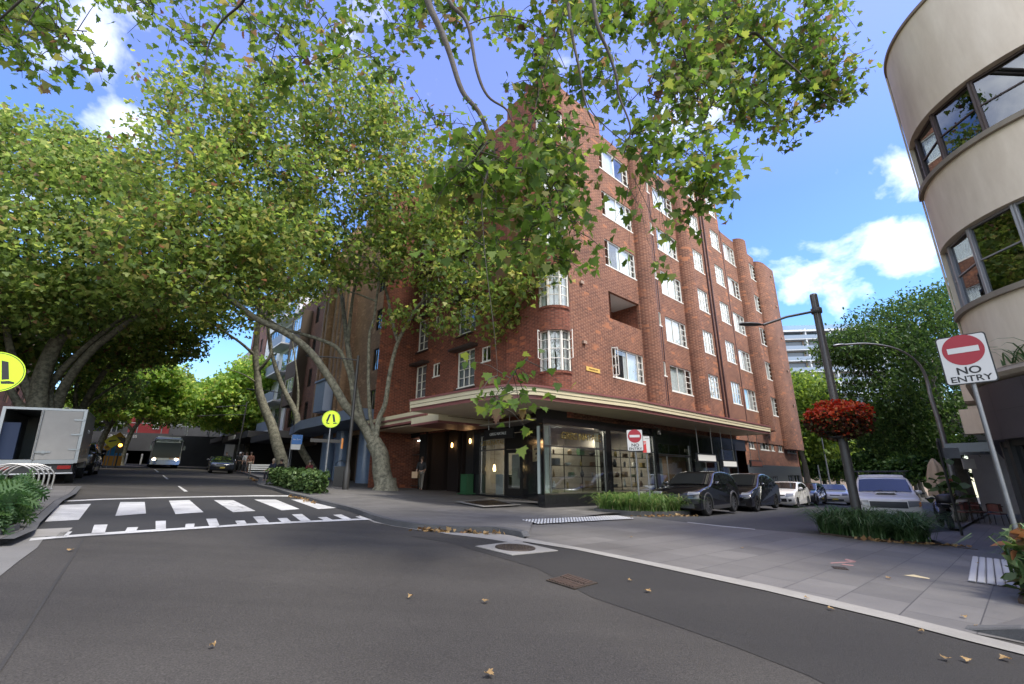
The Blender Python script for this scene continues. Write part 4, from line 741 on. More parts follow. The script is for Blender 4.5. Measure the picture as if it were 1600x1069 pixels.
plane=leafmat('plane_leaf',[(0,(0.075,0.124,0.030)),(.35,(0.121,0.192,0.043)),(.6,(0.187,0.258,0.051)),(.82,(0.290,0.316,0.077)),(.93,(0.27,0.25,0.08)),(.98,(0.17,0.09,0.045)),(1,(0.12,0.06,0.04))])
plane_y=leafmat('plane_leaf_yellow',[(0,(0.102,0.195,0.041)),(.4,(0.186,0.304,0.056)),(.75,(0.322,0.433,0.086)),(.93,(0.421,0.477,0.113)),(1,(0.237,0.174,0.056))])
plane_d=leafmat('plane_leaf_deep',[(0,(0.085,0.134,0.038)),(.4,(0.152,0.228,0.054)),(.7,(0.245,0.335,0.079)),(.92,(0.324,0.335,0.108)),(.985,(0.216,0.130,0.065)),(1,(0.151,0.086,0.054))])
deepg=leafmat('dark_tree_leaf',[(0,(0.018,0.045,0.013)),(.5,(0.038,0.084,0.019)),(.85,(0.071,0.129,0.029)),(1,(0.116,0.180,0.038))],trans=.3)
brightg=leafmat('bright_tree_leaf',[(0,(0.052,0.098,0.019)),(.5,(0.117,0.182,0.026)),(1,(0.221,0.286,0.046))],trans=.4)
def smooth_path(P,k=4): return catmull(P,k) if len(P)>2 else [Vector(p) for p in P]
def limb(mb,P,r0,r1,n=8,k=4,jit=0.):
    Q=smooth_path(P,k); L=len(Q); mb.tube(Q,[r0+(r1-r0)*(i/(L-1))**.8 for i in range(L)],n=n); return Q
def tree(name,label,base,limbs,blobs,leaves,size,lm,tpl=PLANE_MID,bm=None,group=None,per=9,spread=.34,twigs=True,rng=RNG,flare=True,cat='tree',shell=.55,nodes_extra=()):
    """limbs: [(points, r0, r1)]; blobs: [(centre, (rx,ry,rz), weight)]; leaves hang in sprays about twig ends"""
    t=thing(name,label,cat,base,0,group); mb=MB(); nodes=[]; base=Vector(base)
    for P,r0,r1 in limbs:
        Q=limb(mb,P,r0,r1,10 if r0>.2 else 6); nodes+= Q[2:] if len(Q)>3 else Q
    if flare:
        r=limbs[0][1]; mb.lathe(base,[(r*1.55,-.12),(r*1.35,.03),(r*1.12,.22),(r*1.0,.6)],12)
    cl=[]; tot=sum(b[2] for b in blobs); nc=int(leaves//per*1.45)
    for c,rad,w in blobs:
        k=max(1,int(nc*w/tot)); v=rng.normal(size=(k,3)); v/=np.linalg.norm(v,axis=1)[:,None]; rr=rng.uniform(shell**3,1,k)**(1/3)
        cl.append(np.array(c)+v*rr[:,None]*np.array(rad)*rng.uniform(.82,1.12,(k,1)))
    cl=np.concatenate(cl); q=cl*np.array([1.9,2.1,2.3]); gap=np.sin(q[:,0]+1.3*np.sin(q[:,1]))*np.sin(q[:,1]+1.1*np.sin(q[:,2]+.7))+.55*np.sin(2.3*q[:,2]+q[:,0]); cl=cl[gap>np.quantile(gap,.30)]
    if twigs:
        tb=MB(); nd=np.array([list(p) for p in list(nodes)+list(nodes_extra)]); sel=cl[rng.permutation(len(cl))[:min(len(cl),twigs if twigs is not True else 420)]]
        dm=np.array([np.min(np.linalg.norm(nd-p,axis=1)) for p in sel]); order=np.argsort(dm); rads=[.05]*len(nd)
        nd=list(nd)
        for i in order:
            p=sel[i]; A=np.array(nd); d=np.linalg.norm(A-p,axis=1)+.35*np.maximum(0,A[:,2]-p[2]); j=int(np.argmin(d)); q=A[j]; ln=np.linalg.norm(p-q)
            if ln<.15: continue
            mid=(p+q)/2+rng.normal(size=3)*ln*.10+np.array([0,0,.08*ln]); r0=min(.045,.010+.010*ln)
            tb.tube([Vector(q),Vector(q*.6+mid*.4),Vector(mid),Vector(p)],[r0,r0*.8,r0*.6,.006],n=4,cap=False); nd.append(mid); nd.append(p)
        mb.v_off=len(mb.v); base_i=len(mb.v); mb.v+=tb.v; mb.f+=[[a+base_i for a in f] for f in tb.f]; mb.uv+=tb.uv; mb.mi+=[1]*len(tb.f); mb.sm+=[True]*len(tb.f)
    mb.build('trunk',[bm or bark,twigm],t)
    C=np.repeat(cl,per,axis=0); C=C+rng.normal(size=C.shape)*spread*np.array([1,1,.75])
    leaf_mesh('crown',C[:leaves],size,tpl,lm,t,rng=rng); return t
def A(px,py,Y): return at(px,py,Y)
def blob(px,py,Y,rx,ry,rz,w=1.): return (tuple(at(px,py,Y)),(rx,ry,rz),w)
# ---- the plane tree on the corner
b0=gp(-6.35,24.0,KH)
L=[([b0,A(596,735,24),A(594,711,24),A(583,690,24)],.50,.40),
 ([A(583,694,24),A(570,668,24),A(556,650,23.8),A(540,634,23.5),A(525,608,23.2),A(510,584,22.9),A(491,557,22.4),A(471,537,22),A(442,518,21.4),A(401,498,20.6),A(371,476,20),A(352,458,19.6),A(336,448,19.2)],.27,.11),
 ([A(556,650,23.8),A(551,610,24),A(544,578,24),A(528,545,23.7),A(498,530,23.3),A(461,519,22.6),A(432,508,22),A(400,480,21.4),A(370,440,20.8)],.17,.05),
 ([A(566,664,24),A(556,618,24.3),A(549,580,24.6),A(543,537,25),A(537,489,25.4),A(533,460,25.6),A(515,420,26),A(480,380,26.5)],.22,.07),
 ([A(543,537,25),A(547,500,25),A(552,460,25),A(560,420,25),A(566,360,25)],.14,.05),
 ([A(590,690,24),A(580,660,24),A(576,610,23.9),A(576,560,23.8),A(578,518,23.7),A(584,500,23.6),A(588,470,23.5),A(592,430,23.4),A(584,410,23.3),A(558,398,23),A(540,390,22.9),A(541,366,22.8),A(524,320,22.6),A(510,250,22.4)],.12,.035),
 ([A(586,694,24),A(592,655,24.1),A(602,630,24.1),A(610,578,24.2),A(622,534,24.2),A(640,500,24.1),A(657,474,23.9),A(677,462,23.6),A(707,459,23.2),A(740,440,22.6),A(770,430,22)],.18,.04),
 ([A(622,534,24.2),A(612,500,24),A(607,470,24),A(600,435,23.9),A(604,390,23.8),A(640,350,23.6),A(660,300,23.4)],.12,.04),
 ([A(677,462,23.6),A(700,470,23.2),A(740,480,22.6),A(780,490,22)],.06,.02),
 ([A(588,471,23.5),A(560,460,23),A(530,450,22.5),A(500,430,22)],.06,.02),
 ([A(336,448,19.2),A(345,425,19),A(352,400,18.9),A(350,372,18.8),A(358,330,18.8),A(365,250,18.8)],.10,.03),
 ([A(336,448,19.2),A(310,452,18.7),A(270,440,18)],.10,.03)]
BLB=[blob(330,190,19,3.2,3,2.2,1.2),blob(430,190,20,3.2,3,2.6,1.4),blob(540,190,21,3.2,3,2.8,1.4),blob(620,230,22,2.6,3,2.6,1.1),blob(290,280,18,2.6,3,2.0,1),blob(400,290,20,3.4,3.4,2.6,1.5),blob(520,310,21.5,3.4,3.4,2.8,1.5),blob(630,320,22,3.0,3,2.6,1.3),blob(700,330,21.5,2.4,2.6,2.4,1.0),
 blob(340,370,18.6,3.0,3,1.9,1.2),blob(450,400,20.5,3.4,3.2,1.9,1.3),blob(250,390,17.5,2.2,2.6,1.7,.9),blob(570,400,22.5,2.4,2.4,1.5,.5),blob(660,410,22,2.2,2.2,1.6,.5),blob(740,420,21,2.0,2,1.6,.5),blob(800,440,19.5,1.6,1.8,1.4,.4),blob(840,420,19,1.3,1.6,1.2,.3),blob(700,490,21.5,1.7,1.6,1.0,.13),blob(770,500,20.5,1.5,1.5,1.0,.16),
 blob(370,460,19.5,2.2,2.2,.9,.2),blob(280,450,17.8,2.0,2.0,.8,.25),blob(640,500,22.5,1.2,1.4,.9,.10),blob(560,130,20.5,2.2,2.4,1.2,.5),blob(420,490,21,1.4,1.4,.6,.06)]
tree('plane_tree','tall spreading plane tree with a pale forked trunk beside the litter bin on the corner',b0,L,BLB,41000,.20,plane,twigs=700)
# ---- second plane tree up the same footpath
b1=gp(-15.2,32.2,KH)
L=[([b1,A(432,692,32),A(425,666,32),A(413,637,31.8),A(404.5,610,31.5),A(402,582,31.3),A(399,556,31),A(403,513,31),A(410,470,31)],.42,.14),([A(399,556,31),A(375,535,30),A(345,515,29),A(320,500,28.5)],.12,.04),([A(402,582,31.3),A(420,560,31),A(424,540,31),A(420,513,31),A(425,470,31)],.12,.05),([A(404,600,31.5),A(380,585,30.5),A(350,575,30)],.06,.02)]
tree('plane_tree','leaning plane tree with a slim trunk before the white rendered block',b1,L,[blob(370,470,30,3.6,3.4,1.4,.5),blob(330,490,28,3,3,1.2,.4),blob(440,440,31,3,3,2,.4),blob(360,420,30,4,3.6,2.4,1.2),blob(400,350,31,4,4,3,1.2),blob(300,430,27,3,3,2.0,.8),blob(450,350,32,4,4,3,1.)],12000,.22,plane,twigs=260)
b2=gp(-14.4,35.4,KH)
L=[([b2,A(466,690,35),A(464,650,35),A(448,618,35),A(436,590,35),A(424,550,35),A(418,505,35),A(420,460,35)],.30,.1),([A(464,650,35),A(466,610,35),A(462,570,35),A(455,520,35)],.12,.05)]
tree('plane_tree','thin plane tree before the brown brick block with a projecting window',b2,L,[blob(420,460,35,3.2,3,1.8,.35),blob(470,430,35,3,3,2.2,.4),blob(440,380,36,4,4,3,1.2)],6000,.22,plane,twigs=150)
# ---- left side of the street: leaning trunks that arch over the road
LT=[(gp(-24.6,24.4,.1),'broad plane tree of several leaning stems standing just beyond the white truck',
 [([gp(-24.6,24.4,.1),A(60,660,24.5),A(58,636,24.4),A(64,592,24.2),A(86,538,23.8),A(105,516,23.5),A(140,480,23),A(180,430,22.5)],.62,.16),
  ([A(70,665,25.5),A(86,640,25.5),A(105,596,25),A(143,548,24.4),A(191,510,23.6),A(235,476,22.8),A(290,455,22)],.34,.08),
  ([A(76,640,25),A(80,600,25),A(127,548,24.5),A(178,507,23.8),A(230,470,23)],.26,.07),
  ([A(58,640,24.4),A(40,600,24),A(20,560,23.5),A(8,500,23),A(5,440,22.5)],.30,.10),
  ([A(50,650,24.4),A(30,632,24),A(10,600,23.5),A(-20,560,23)],.26,.10)],
 [blob(60,300,21,4,3.5,2.6,1.3),blob(150,310,22,4,3.5,2.6,1.3),blob(20,390,20,3.6,3,2.4,1.1),blob(120,400,22,4,3.5,2.2,1.3),blob(210,390,22,3.4,3,2.0,1.1),blob(50,470,21.5,3.6,3,1.6,1.0),blob(150,470,23,3.2,3,1.4,.9),blob(0,230,20.5,3.2,3,1.8,.8),blob(80,240,22,3.6,3.2,1.7,1.),blob(150,260,23,3,3,1.4,.7),blob(240,460,22.5,2.6,2.6,1.1,.6),blob(220,300,23,2.4,2.4,1.6,.6)],27000,.22,plane_d),
 (gp(-29.5,31,.1),'slender multi stemmed plane tree second along the left kerb',
 [([gp(-29.5,31,.1),A(120,668,31),A(128,640,31),A(150,600,30.5),A(180,560,30),A(220,520,29)],.34,.1),([A(122,660,31),A(118,620,31),A(130,570,31),A(150,530,30.5)],.18,.06),([A(128,640,31),A(160,615,31),A(200,590,30)],.14,.05)],
 [blob(170,540,30,3.6,3.4,1.8,1),blob(230,530,29,3.4,3.2,1.8,1),blob(130,560,32,3.2,3.2,2,.9),blob(190,470,30,4.5,4,2.4,1.3),blob(270,500,29,3,3,1.8,.8),blob(160,610,33,2.6,2.6,1.6,.6)],17000,.24,plane),]
for bs,lb,L,B,n,sz,lm in LT: tree('plane_tree',lb,bs,L,B,n,sz,lm,twigs=380,group='plane trees along the left kerb')
# ---- avenue further up, both sides: a kind with its parts, copied along the kerbs
def avenue(seed,lm,n=15000,h=10.,lean=2.5):
    rg=np.random.default_rng(seed); t0=Vector((0,0,0)); L=[([t0,(.2,0,2.),(.6,.1,3.8),(lean*.7,.3,6),(lean*1.2,.2,h*.8)],.34,.09),([(.5,0,3.4),(-.8,.5,5.2),(-1.8,.8,7.4)],.18,.06),([(.6,.1,3.8),(1.2,-1.2,5.6),(2.2,-2.4,7.5)],.16,.05),([(.6,.1,3.6),(.9,1.4,5.8),(1.2,2.8,7.6)],.14,.05)]
    B=[((lean*.6+rg.uniform(-2.8,2.8),rg.uniform(-2.8,2.8),h*.72+rg.uniform(-1.8,3.2)),(2.4,2.4,1.8),1.) for _ in range(9)]+[((lean+1.2,0,h*.55),(2.4,2.6,1.1),.6)]
    return tree('plane_tree','x',t0,L,B,n,.33,lm,tpl=PLANE_MID,twigs=140,rng=rg)
av=[avenue(5,plane_y),avenue(6,plane_d)]
def place(o,first,x,y,rz,sc,label,group):
    o=o if first else dup(o); o.location=gp(x,y,.1); o.rotation_euler=(0,0,rz); o.scale=(sc,)*3; o['label']=label; o['group']=group; return o
ks=R(52)
for i,(k,x,y,rz,sc,lb) in enumerate([(0,-36.5,41,R(35),1.0,'yellowing plane tree behind the yellow diamond signs'),(1,-43,51.5,R(40),1.05,'dark plane tree at the graffiti corner left of the blue banner'),(0,-29.5,52.5,R(220),1.05,'yellow green plane tree with a pale trunk just right of the bus'),(0,-36,63,R(210),1.1,'yellow green plane tree overhanging the far bend'),(0,-58,61,R(30),1.0,'bright plane tree beside the red hoarding'),(1,-52,86,R(200),1.35,'large plane tree rising behind the scaffold'),(0,-33.5,74,R(190),1.3,'tall golden plane tree behind the last pale block'),(1,-62,78,R(20),1.35,'large dark tree behind the red hoarding'),(0,-56,90,R(100),1.4,'pale green tree crown far beyond the underpass'),(1,-33,22,R(80),1.2,'dark plane tree behind the white truck on the far left')]):
    place(av[k],i in (0,1),x,y,rz,sc,lb,'avenue of plane trees up the street')
# ---- trees of the side street (right)
_b0=blob; blob=lambda px,py,Y,rx,ry,rz,w=1.: _b0(px,py,Y+4.5,rx*1.13,ry*1.13,rz*1.13,w); _A0=A; A=lambda px,py,Y: _A0(px,py,Y+4)
b3=at(1514,779,31.5); b3=gp(b3.x,b3.y,.02)
L=[([b3,A(1505,750,27.5),A(1494,715,27.5),A(1482,680,27.3),A(1470,640,27),A(1455,600,26.5),A(1440,560,26)],.45,.16),([A(1482,680,27.3),A(1500,640,28),A(1515,600,28),A(1520,550,28)],.22,.08),([A(1470,640,27),A(1430,620,26),A(1390,600,25.5),A(1350,580,25)],.18,.06),([A(1455,600,26.5),A(1470,560,26.5),A(1465,520,26.5),A(1450,490,26.5)],.16,.05),([A(1440,560,26),A(1410,530,25.5),A(1390,500,25.5)],.14,.05)]
B=[blob(1400,510,26,2.6,2.6,1.6,1.1),blob(1450,490,27,2.4,2.6,1.5,1),blob(1340,540,25,2.0,2.2,1.2,.9),blob(1400,570,25.5,2.6,2.6,1.5,1.2),blob(1460,560,27,2.4,2.6,1.7,1.1),blob(1500,520,28,2.2,2.6,1.8,.9),blob(1360,620,25,2.2,2.4,1.2,.9),blob(1420,640,26,2.6,2.6,1.4,1.1),blob(1470,630,28,2.2,2.4,1.5,.8),blob(1400,680,26,2.3,2.4,.9,.7),blob(1450,690,27,2.0,2.2,.8,.5),blob(1310,550,24.5,1.2,1.6,.8,.4),blob(1500,460,28,2,2.4,1.1,.6),blob(1500,600,29,2,2.4,1.6,.6)]
tree('broadleaf_tree','big dark green tree with a leaning trunk over the cafe chairs',b3,L,B,36000,.25,deepg,tpl=LEAF_OVAL,bm=barkd,twigs=420,spread=.4,per=11)
A=_A0; blob=_b0
def roundtree(seed,lm,n=11000,sz=.34,tpl=LEAF_LO):
    rg=np.random.default_rng(seed); L=[([(0,0,0),(.1,0,2),(.0,.1,4.2),(.3,.2,6.6)],.3,.1),([(0,.1,3.6),(1.2,.4,5.2),(2.0,.7,6.6)],.14,.05),([(0,.1,3.4),(-1.2,-.3,5.0),(-2,-.5,6.6)],.14,.05)]
    B=[((rg.uniform(-2.6,2.6),rg.uniform(-2.6,2.6),rg.uniform(3.2,9.2)),(1.9,1.9,1.4),1.) for _ in range(10)]
    return tree('broadleaf_tree','x',(0,0,0),L,B,n,sz,lm,tpl=tpl,bm=barkd,twigs=90,rng=rg)
rt=[roundtree(15,brightg),roundtree(16,deepg)]
def pr(px,Y): p=at(px,760,Y); return p.x,p.y
for i,(k,px,Y,rz,sc,lb) in enumerate([(0,1262,52,.3,1.35,'tall bright green tree against the end wall of the red building'),(1,1290,60,1.2,1.0,'dark bush like tree right behind the basket lamp post'),(1,1385,56,2.2,1.05,'dark tree beyond the silver utility vehicle'),(0,1335,66,.9,1.05,'bright green tree far down the side street under the tower block'),(1,1240,74,2.9,1.25,'dark tree at the far bend behind the grey hatchback'),(0,1430,62,.1,1.0,'pale green tree behind the beige umbrella'),(1,1480,50,1.9,1.0,'dark tree behind the white shop wall on the right'),(0,1375,84,1.5,1.5,'distant pale tree in front of the tower block'),(1,1310,90,.6,1.45,'distant dark tree at the foot of the tower block'),(0,1222,62,1.1,1.7,'tall yellow green tree peeping past the end of the red building'),(1,1440,84,2.5,1.5,'distant dark tree behind the pale one'),(0,1362,70,1.9,.75,'low pale bush under the distant dark trees, right of the lamp post'),(1,1345,78,.4,.8,'low dark bush behind the white small car'),(1,1400,72,1.1,.85,'low dark bush behind the roof of the silver utility')]):
    x,y=pr(px,Y); o=place(rt[k],i in (0,1),x,y,rz,sc,lb,'trees at the end of the side street')
# ---- overhanging boughs of the plane trees under which the picture was taken
def over(name,label,base,L,tw,n,sz,lm,seed,spread=.30,per=6.6):
    rg=np.random.default_rng(seed); t=thing(name,label,'tree',base,0,'plane trees overhanging the camera'); mb=MB(); C=[]
    for i_,(P,r0,r1) in enumerate(L): limb(mb,P,r0*(1 if i_==0 else .55),r1,8,5)
    tb=MB()
    for (P,r0,dens) in tw:        # a hanging spray: main twig with side twigs, leaves towards the tips
        Q=smooth_path(P,6); tb.tube(Q,[r0*(1-.85*i/(len(Q)-1)) for i in range(len(Q))],n=6,cap=False); N_=len(Q)
        for i in range(1,N_):
            if rg.random()<dens*.8:
                ln=rg.uniform(.25,.95)*(1-.35*i/N_); az=rg.uniform(0,6.28); d=Vector((math.cos(az),math.sin(az),rg.uniform(-.9,.45))).normalized(); e=Q[i]+d*ln; md=Q[i]+d*ln*.5+Vector((0,0,.06))
                tb.tube([Q[i],md,e],[.009,.006,.003],n=4,cap=False)
                for q,w in ((e,1.),(md,.7),(Q[i].lerp(e,.8),.8)):
                    for _ in range(int(rg.poisson(per*w*dens*.55))): C.append(list(q+Vector(rg.normal(size=3)*.13)))
            for _ in range(int(rg.poisson(.9*dens))): C.append(list(Q[i]+Vector(rg.normal(size=3)*.12)))
        for _ in range(3): C.append(list(Q[-1]+Vector(rg.normal(size=3)*.07)))
    bi=len(mb.v); mb.v+=tb.v; mb.f+=[[a+bi for a in f] for f in tb.f]; mb.uv+=tb.uv; mb.mi+=[1]*len(tb.f); mb.sm+=[True]*len(tb.f)
    mb.build('trunk',[barkd,twigm],t); leaf_mesh('crown',np.array(C),sz,PLANE_HI,lm,t,droop=.75,rng=rg,smin=.55,smax=1.2); return t
plane_o=leafmat('plane_leaf_overhead',[(0,(0.053,0.104,0.020)),(.4,(0.087,0.157,0.026)),(.68,(0.134,0.202,0.033)),(.90,(0.198,0.232,0.049)),(.965,(0.198,0.139,0.055)),(1,(0.117,0.059,0.042))],trans=.5)
rg0=np.random.default_rng(77)
def sprays(regions,rg):
    out=[]
    for (x0,x1,y0,y1,Ya,Yb,n,dens,drift) in regions:
        for _ in range(n):
            px=rg.uniform(x0,x1); py=rg.uniform(y0,y1); Y=rg.uniform(Ya,Yb); p=at(px,py,Y); ln=rg.uniform(.7,1.5); az=rg.uniform(0,6.28)
            a=p+Vector((math.cos(az)*ln*.5-drift,math.sin(az)*ln*.5,rg.uniform(.35,.8))); out.append(([a,a.lerp(p,.5)+Vector((0,0,.08)),p,p+Vector((rg.uniform(-.1,.1)+drift*.3,rg.uniform(-.1,.1),-.25))],.012,dens))
    return out
base=gp(-2.2,-4.2,.1); hub=Vector((-1.2,-1.5,7.2))
L=[([base,(-2.0,-3.8,2.5),(-1.7,-2.9,5),hub],.38,.24),([hub,(-.9,2.5,8.8),A(655,-70,6.2),A(668,0,6.2),A(690,50,6.2),A(703,85,6.2),A(722,142,6.2),A(748,175,6.2),A(766,215,6.2),A(772,245,6.3),A(760,275,6.3),A(752,310,6.3)],.16,.014),
 ([hub,(-.6,3,9.2),A(690,-60,6.4),A(702,2,6.4),A(730,36,6.4),A(745,110,6.4),A(762,150,6.4),A(790,170,6.4),A(800,190,6.4)],.12,.012),([A(728,40,6.4),A(760,28,6.4),A(790,25,6.4),A(835,38,6.4),A(866,72,6.4),A(885,110,6.4)],.022,.006),
 ([hub,(.4,3,9.4),A(880,-70,6),A(887,0,6),A(895,60,6),A(906,112,6),A(914,160,6.1),A(930,200,6.2)],.10,.01),([A(910,140,6.1),A(925,175,6.2),A(960,210,6.4),A(1000,240,6.6),A(1020,290,6.8)],.02,.006),
 ([hub,(.8,3.2,9.2),A(920,-50,5.6),A(927,0,5.6),A(935,45,5.6),A(950,80,5.7),A(963,120,5.8),A(967,150,5.9),A(985,200,6.0),A(975,240,6.2)],.09,.01),
 ([hub,(-2.4,2.,8.4),A(410,-60,5.6),A(385,-10,5.8),A(375,8,6),A(345,35,6.2),A(325,75,6.4),A(318,140,6.6)],.09,.008),([A(378,6,6),A(395,25,6),A(412,38,6),A(440,52,6.2)],.02,.006),
 ([hub,(-2.6,1.5,8.0),A(180,-70,5),A(120,-40,5.2),A(60,-20,5.4),A(0,30,5.6),A(-30,60,5.8)],.09,.01),([A(100,-30,5.3),A(60,10,5.5),A(30,60,5.6)],.03,.006)]
tw=[([A(766,215,6.2),A(740,250,6),A(690,300,6.2),A(655,400,6.4)],.012,.5),([A(772,245,6.3),A(800,262,6.4),A(840,262,6.6),A(880,275,6.8)],.012,1.0),([A(880,20,6),A(850,110,6),A(830,200,6),A(800,330,6.2)],.014,.9),([A(770,240,6.3),A(775,300,6.4),A(775,380,6.6)],.01,1.)]
rx_=np.random.default_rng(9); RX=[(rx_.uniform(975,1030),rx_.uniform(235,290),rx_.uniform(-35,55),rx_.uniform(50,150)) for _ in range(16)]
# the long bough tip that dangles in front of the awning
tw+=[([A(752,310,6.3),A(758,400,6.1),A(770,500,6.),A(776,560,6.),A(778,610,6.),A(782,635,6.)],.008,.25)]
REG=[(690,900,110,330,6.2,8.6,13,.72,0),(700,890,260,440,6.6,8.8,9,.72,0),(650,900,-30,110,6.5,8.5,12,.7,0),(880,1040,-40,150,6.4,8.4,13,.75,0),(1000,1100,200,310,6.6,7.8,5,.8,0),(960,1010,120,240,6.4,7.4,2,.7,0),(420,660,-40,110,7,9.5,15,.65,0),(280,440,-30,130,6.5,9,9,.6,0),(170,300,-30,10,7,8.5,5,.7,.2),(-20,100,-30,70,5.8,7,8,.75,.1),(0,60,80,100,6,6.8,2,.5,0),(770,800,570,630,6.6,6.8,1,.6,0),(860,905,300,430,6.2,7.2,3,.7,0)]
for q in range(16):
    a=at(RX[q][0],RX[q][1],6.6); b_=at(RX[q][0]+RX[q][2],RX[q][1]+RX[q][3],6.7); tw.append(([a,a.lerp(b_,.4)+Vector((.05,0,.03)),a.lerp(b_,.75)+Vector((-.03,0,0)),b_],.006,.0))
over('plane_tree','plane tree boughs hanging from above across the top of the picture',base,L,tw+sprays(REG,rg0),0,.165,plane_o,21)
base=gp(5.6,-3.0,.1); hub=Vector((4.2,1.,8.2))
L=[([base,(5.5,-2.6,2.5),(5.0,-1.2,5.4),hub],.34,.22),([hub,A(1075,-80,8.5),A(1097,0,8.6),A(1107,45,8.6),A(1140,100,8.7),A(1168,130,8.8),A(1190,155,9),A(1230,190,9.2)],.13,.01),([hub,A(1120,-60,8.6),A(1150,48,8.7),A(1180,52,8.8),A(1200,70,8.9),A(1240,106,9),A(1280,140,9.2),A(1320,165,9.3)],.12,.01),([A(1107,45,8.6),A(1122,90,8.7),A(1140,150,8.8),A(1130,190,8.8)],.02,.006),([hub,A(1040,-40,7.6),A(1050,30,7.8),A(1065,70,7.8),A(1080,110,7.9),A(1095,140,8),A(1105,165,8.1)],.08,.008)]
REG=[(1040,1320,-20,60,8.2,10.5,20,.72,0),(1060,1300,60,150,8.4,10.6,22,.75,0),(1110,1270,140,200,8.6,10.6,10,.7,0),(1270,1325,30,160,9.2,10.6,6,.75,0),(1000,1120,20,170,7.6,9.4,10,.65,0),(1180,1260,195,225,9,10.2,2,.55,0),(1080,1110,180,210,8,9,1,.4,0)]
over('plane_tree','plane tree bough reaching into the blue sky above the side street',base,L,sprays(REG,rg0),0,.17,plane_o,22)
# ---------------------------------------------------------------- planted beds
strap=leafmat('strap_leaf',[(0,(0.045,0.098,0.022)),(.5,(0.083,0.165,0.033)),(.85,(0.150,0.240,0.060)),(1,(0.330,0.300,0.135))],trans=.25,gloss=.05)
strap2=leafmat('strap_leaf_dark',[(0,(0.031,0.070,0.022)),(.6,(0.056,0.119,0.034)),(.9,(0.105,0.168,0.070)),(1,(0.224,0.252,0.154))],trans=.2,gloss=.05)
def blades(name,C,m,parent,h=.6,w=.018,rng=RNG,arch=1.,seg=4):
    n=len(C); az=rng.uniform(0,6.283,n); hh=h*rng.uniform(.45,1.35,n)*np.repeat(rng.uniform(.75,1.2,n//7+1),7)[:n]; out=arch*hh*rng.uniform(.5,1.5,n); ww=w*rng.uniform(.7,1.3,n); rows=[]
    for i in range(seg+1):
        f=i/seg; z=hh*(2.15*f-1.6*f*f); r=out*f**1.35; x=C[:,0]+np.cos(az)*r; y=C[:,1]+np.sin(az)*r; wi=ww*(1-f**2)*.5+.0015
        px,py=-np.sin(az)*wi,np.cos(az)*wi; rows.append((np.stack([x-px,y-py,C[:,2]+z],1),np.stack([x+px,y+py,C[:,2]+z],1)))
    V=np.stack([q for r in rows for q in r],1); k=V.shape[1]; off=np.array(parent.location); V=(V-off).reshape(-1,3).astype(np.float32); F=np.array([[2*i,2*i+1,2*i+3,2*i+2] for i in range(seg)]); fi=(np.arange(n)[:,None,None]*k+F[None]).reshape(-1).astype(np.int32)
    me=bpy.data.meshes.new(name); me.vertices.add(n*k); me.vertices.foreach_set('co',V.ravel()); me.loops.add(len(fi)); me.loops.foreach_set('vertex_index',fi); me.polygons.add(n*seg); me.polygons.foreach_set('loop_start',np.arange(0,n*seg*4,4,dtype=np.int32)); me.update(calc_edges=True); me.materials.append(m)
    o=bpy.data.objects.new(name,me); COL.objects.link(o); o.parent=parent; return o
def inpoly(P,n,rng,dz=0.):
    P=np.array(P); lo,hi=P.min(0),P.max(0); out=[]
    while len(out)<n:
        q=rng.uniform(lo,hi); c=False; j=len(P)-1
        for i in range(len(P)):
            if (P[i,1]>q[1])!=(P[j,1]>q[1]) and q[0]<(P[j,0]-P[i,0])*(q[1]-P[i,1])/(P[j,1]-P[i,1])+P[i,0]: c=not c
            j=i
        if c: out.append((q[0],q[1],G(q[0],q[1],dz)))
    return np.array(out)
def tufts(P,nt_,per,rng,dz,sp=.07): c=inpoly(P,nt_,rng,dz); return np.repeat(c,per,0)+rng.normal(size=(nt_*per,3))*np.array([sp,sp,.0])
def bed(label,P,kerbh,m_k,dz=.02):
    cx,cy=np.mean(P,0); t=thing('garden_bed',label,'garden bed',gp(cx,cy,dz)); b=MB()
    q=[gp(x,y,dz-.1) for x,y in P]; tp=[gp(x,y,dz+kerbh) for x,y in P]; c=Vector((cx,cy,0)); qi=[Vector(((p.x-c.x)*.93+c.x,(p.y-c.y)*.93+c.y,p.z)) for p in tp]; n=len(P)
    for i in range(n): j=(i+1)%n; b.face([q[i],q[j],tp[j],tp[i]]); b.face([tp[i],tp[j],qi[j],qi[i]])
    b.build('kerb_edge',m_k,t); b=MB(); b.face([p-Vector((0,0,.015)) for p in qi]); b.build('soil',soil,t); return t,[(p.x,p.y) for p in qi]
B1=[(3.15,18.1),(3.0,17.65),(4.2,17.15),(5.6,17.75),(6.9,18.75),(7.0,19.3),(6.4,19.6),(4.4,18.9)]
t,q=bed('low bed of arching strap grass in front of the shop windows and black hatchback',B1,.14,kerbm); blades('foliage',tufts(q,105,26,RNG,.13),strap,t,h=.62,w=.026,arch=1.15)
B2=[(8.75,13.95),(9.2,13.2),(10.2,12.75),(11.1,12.75),(11.5,13.4),(11.2,14.3),(10.3,14.9),(9.2,14.7)]
t,q=bed('bed of dark arching strap grass around the foot of the flower basket lamp post',B2,.02,soil,dz=.03); blades('foliage',tufts(q,105,30,RNG,.05),strap2,t,h=.70,w=.028,arch=1.15)
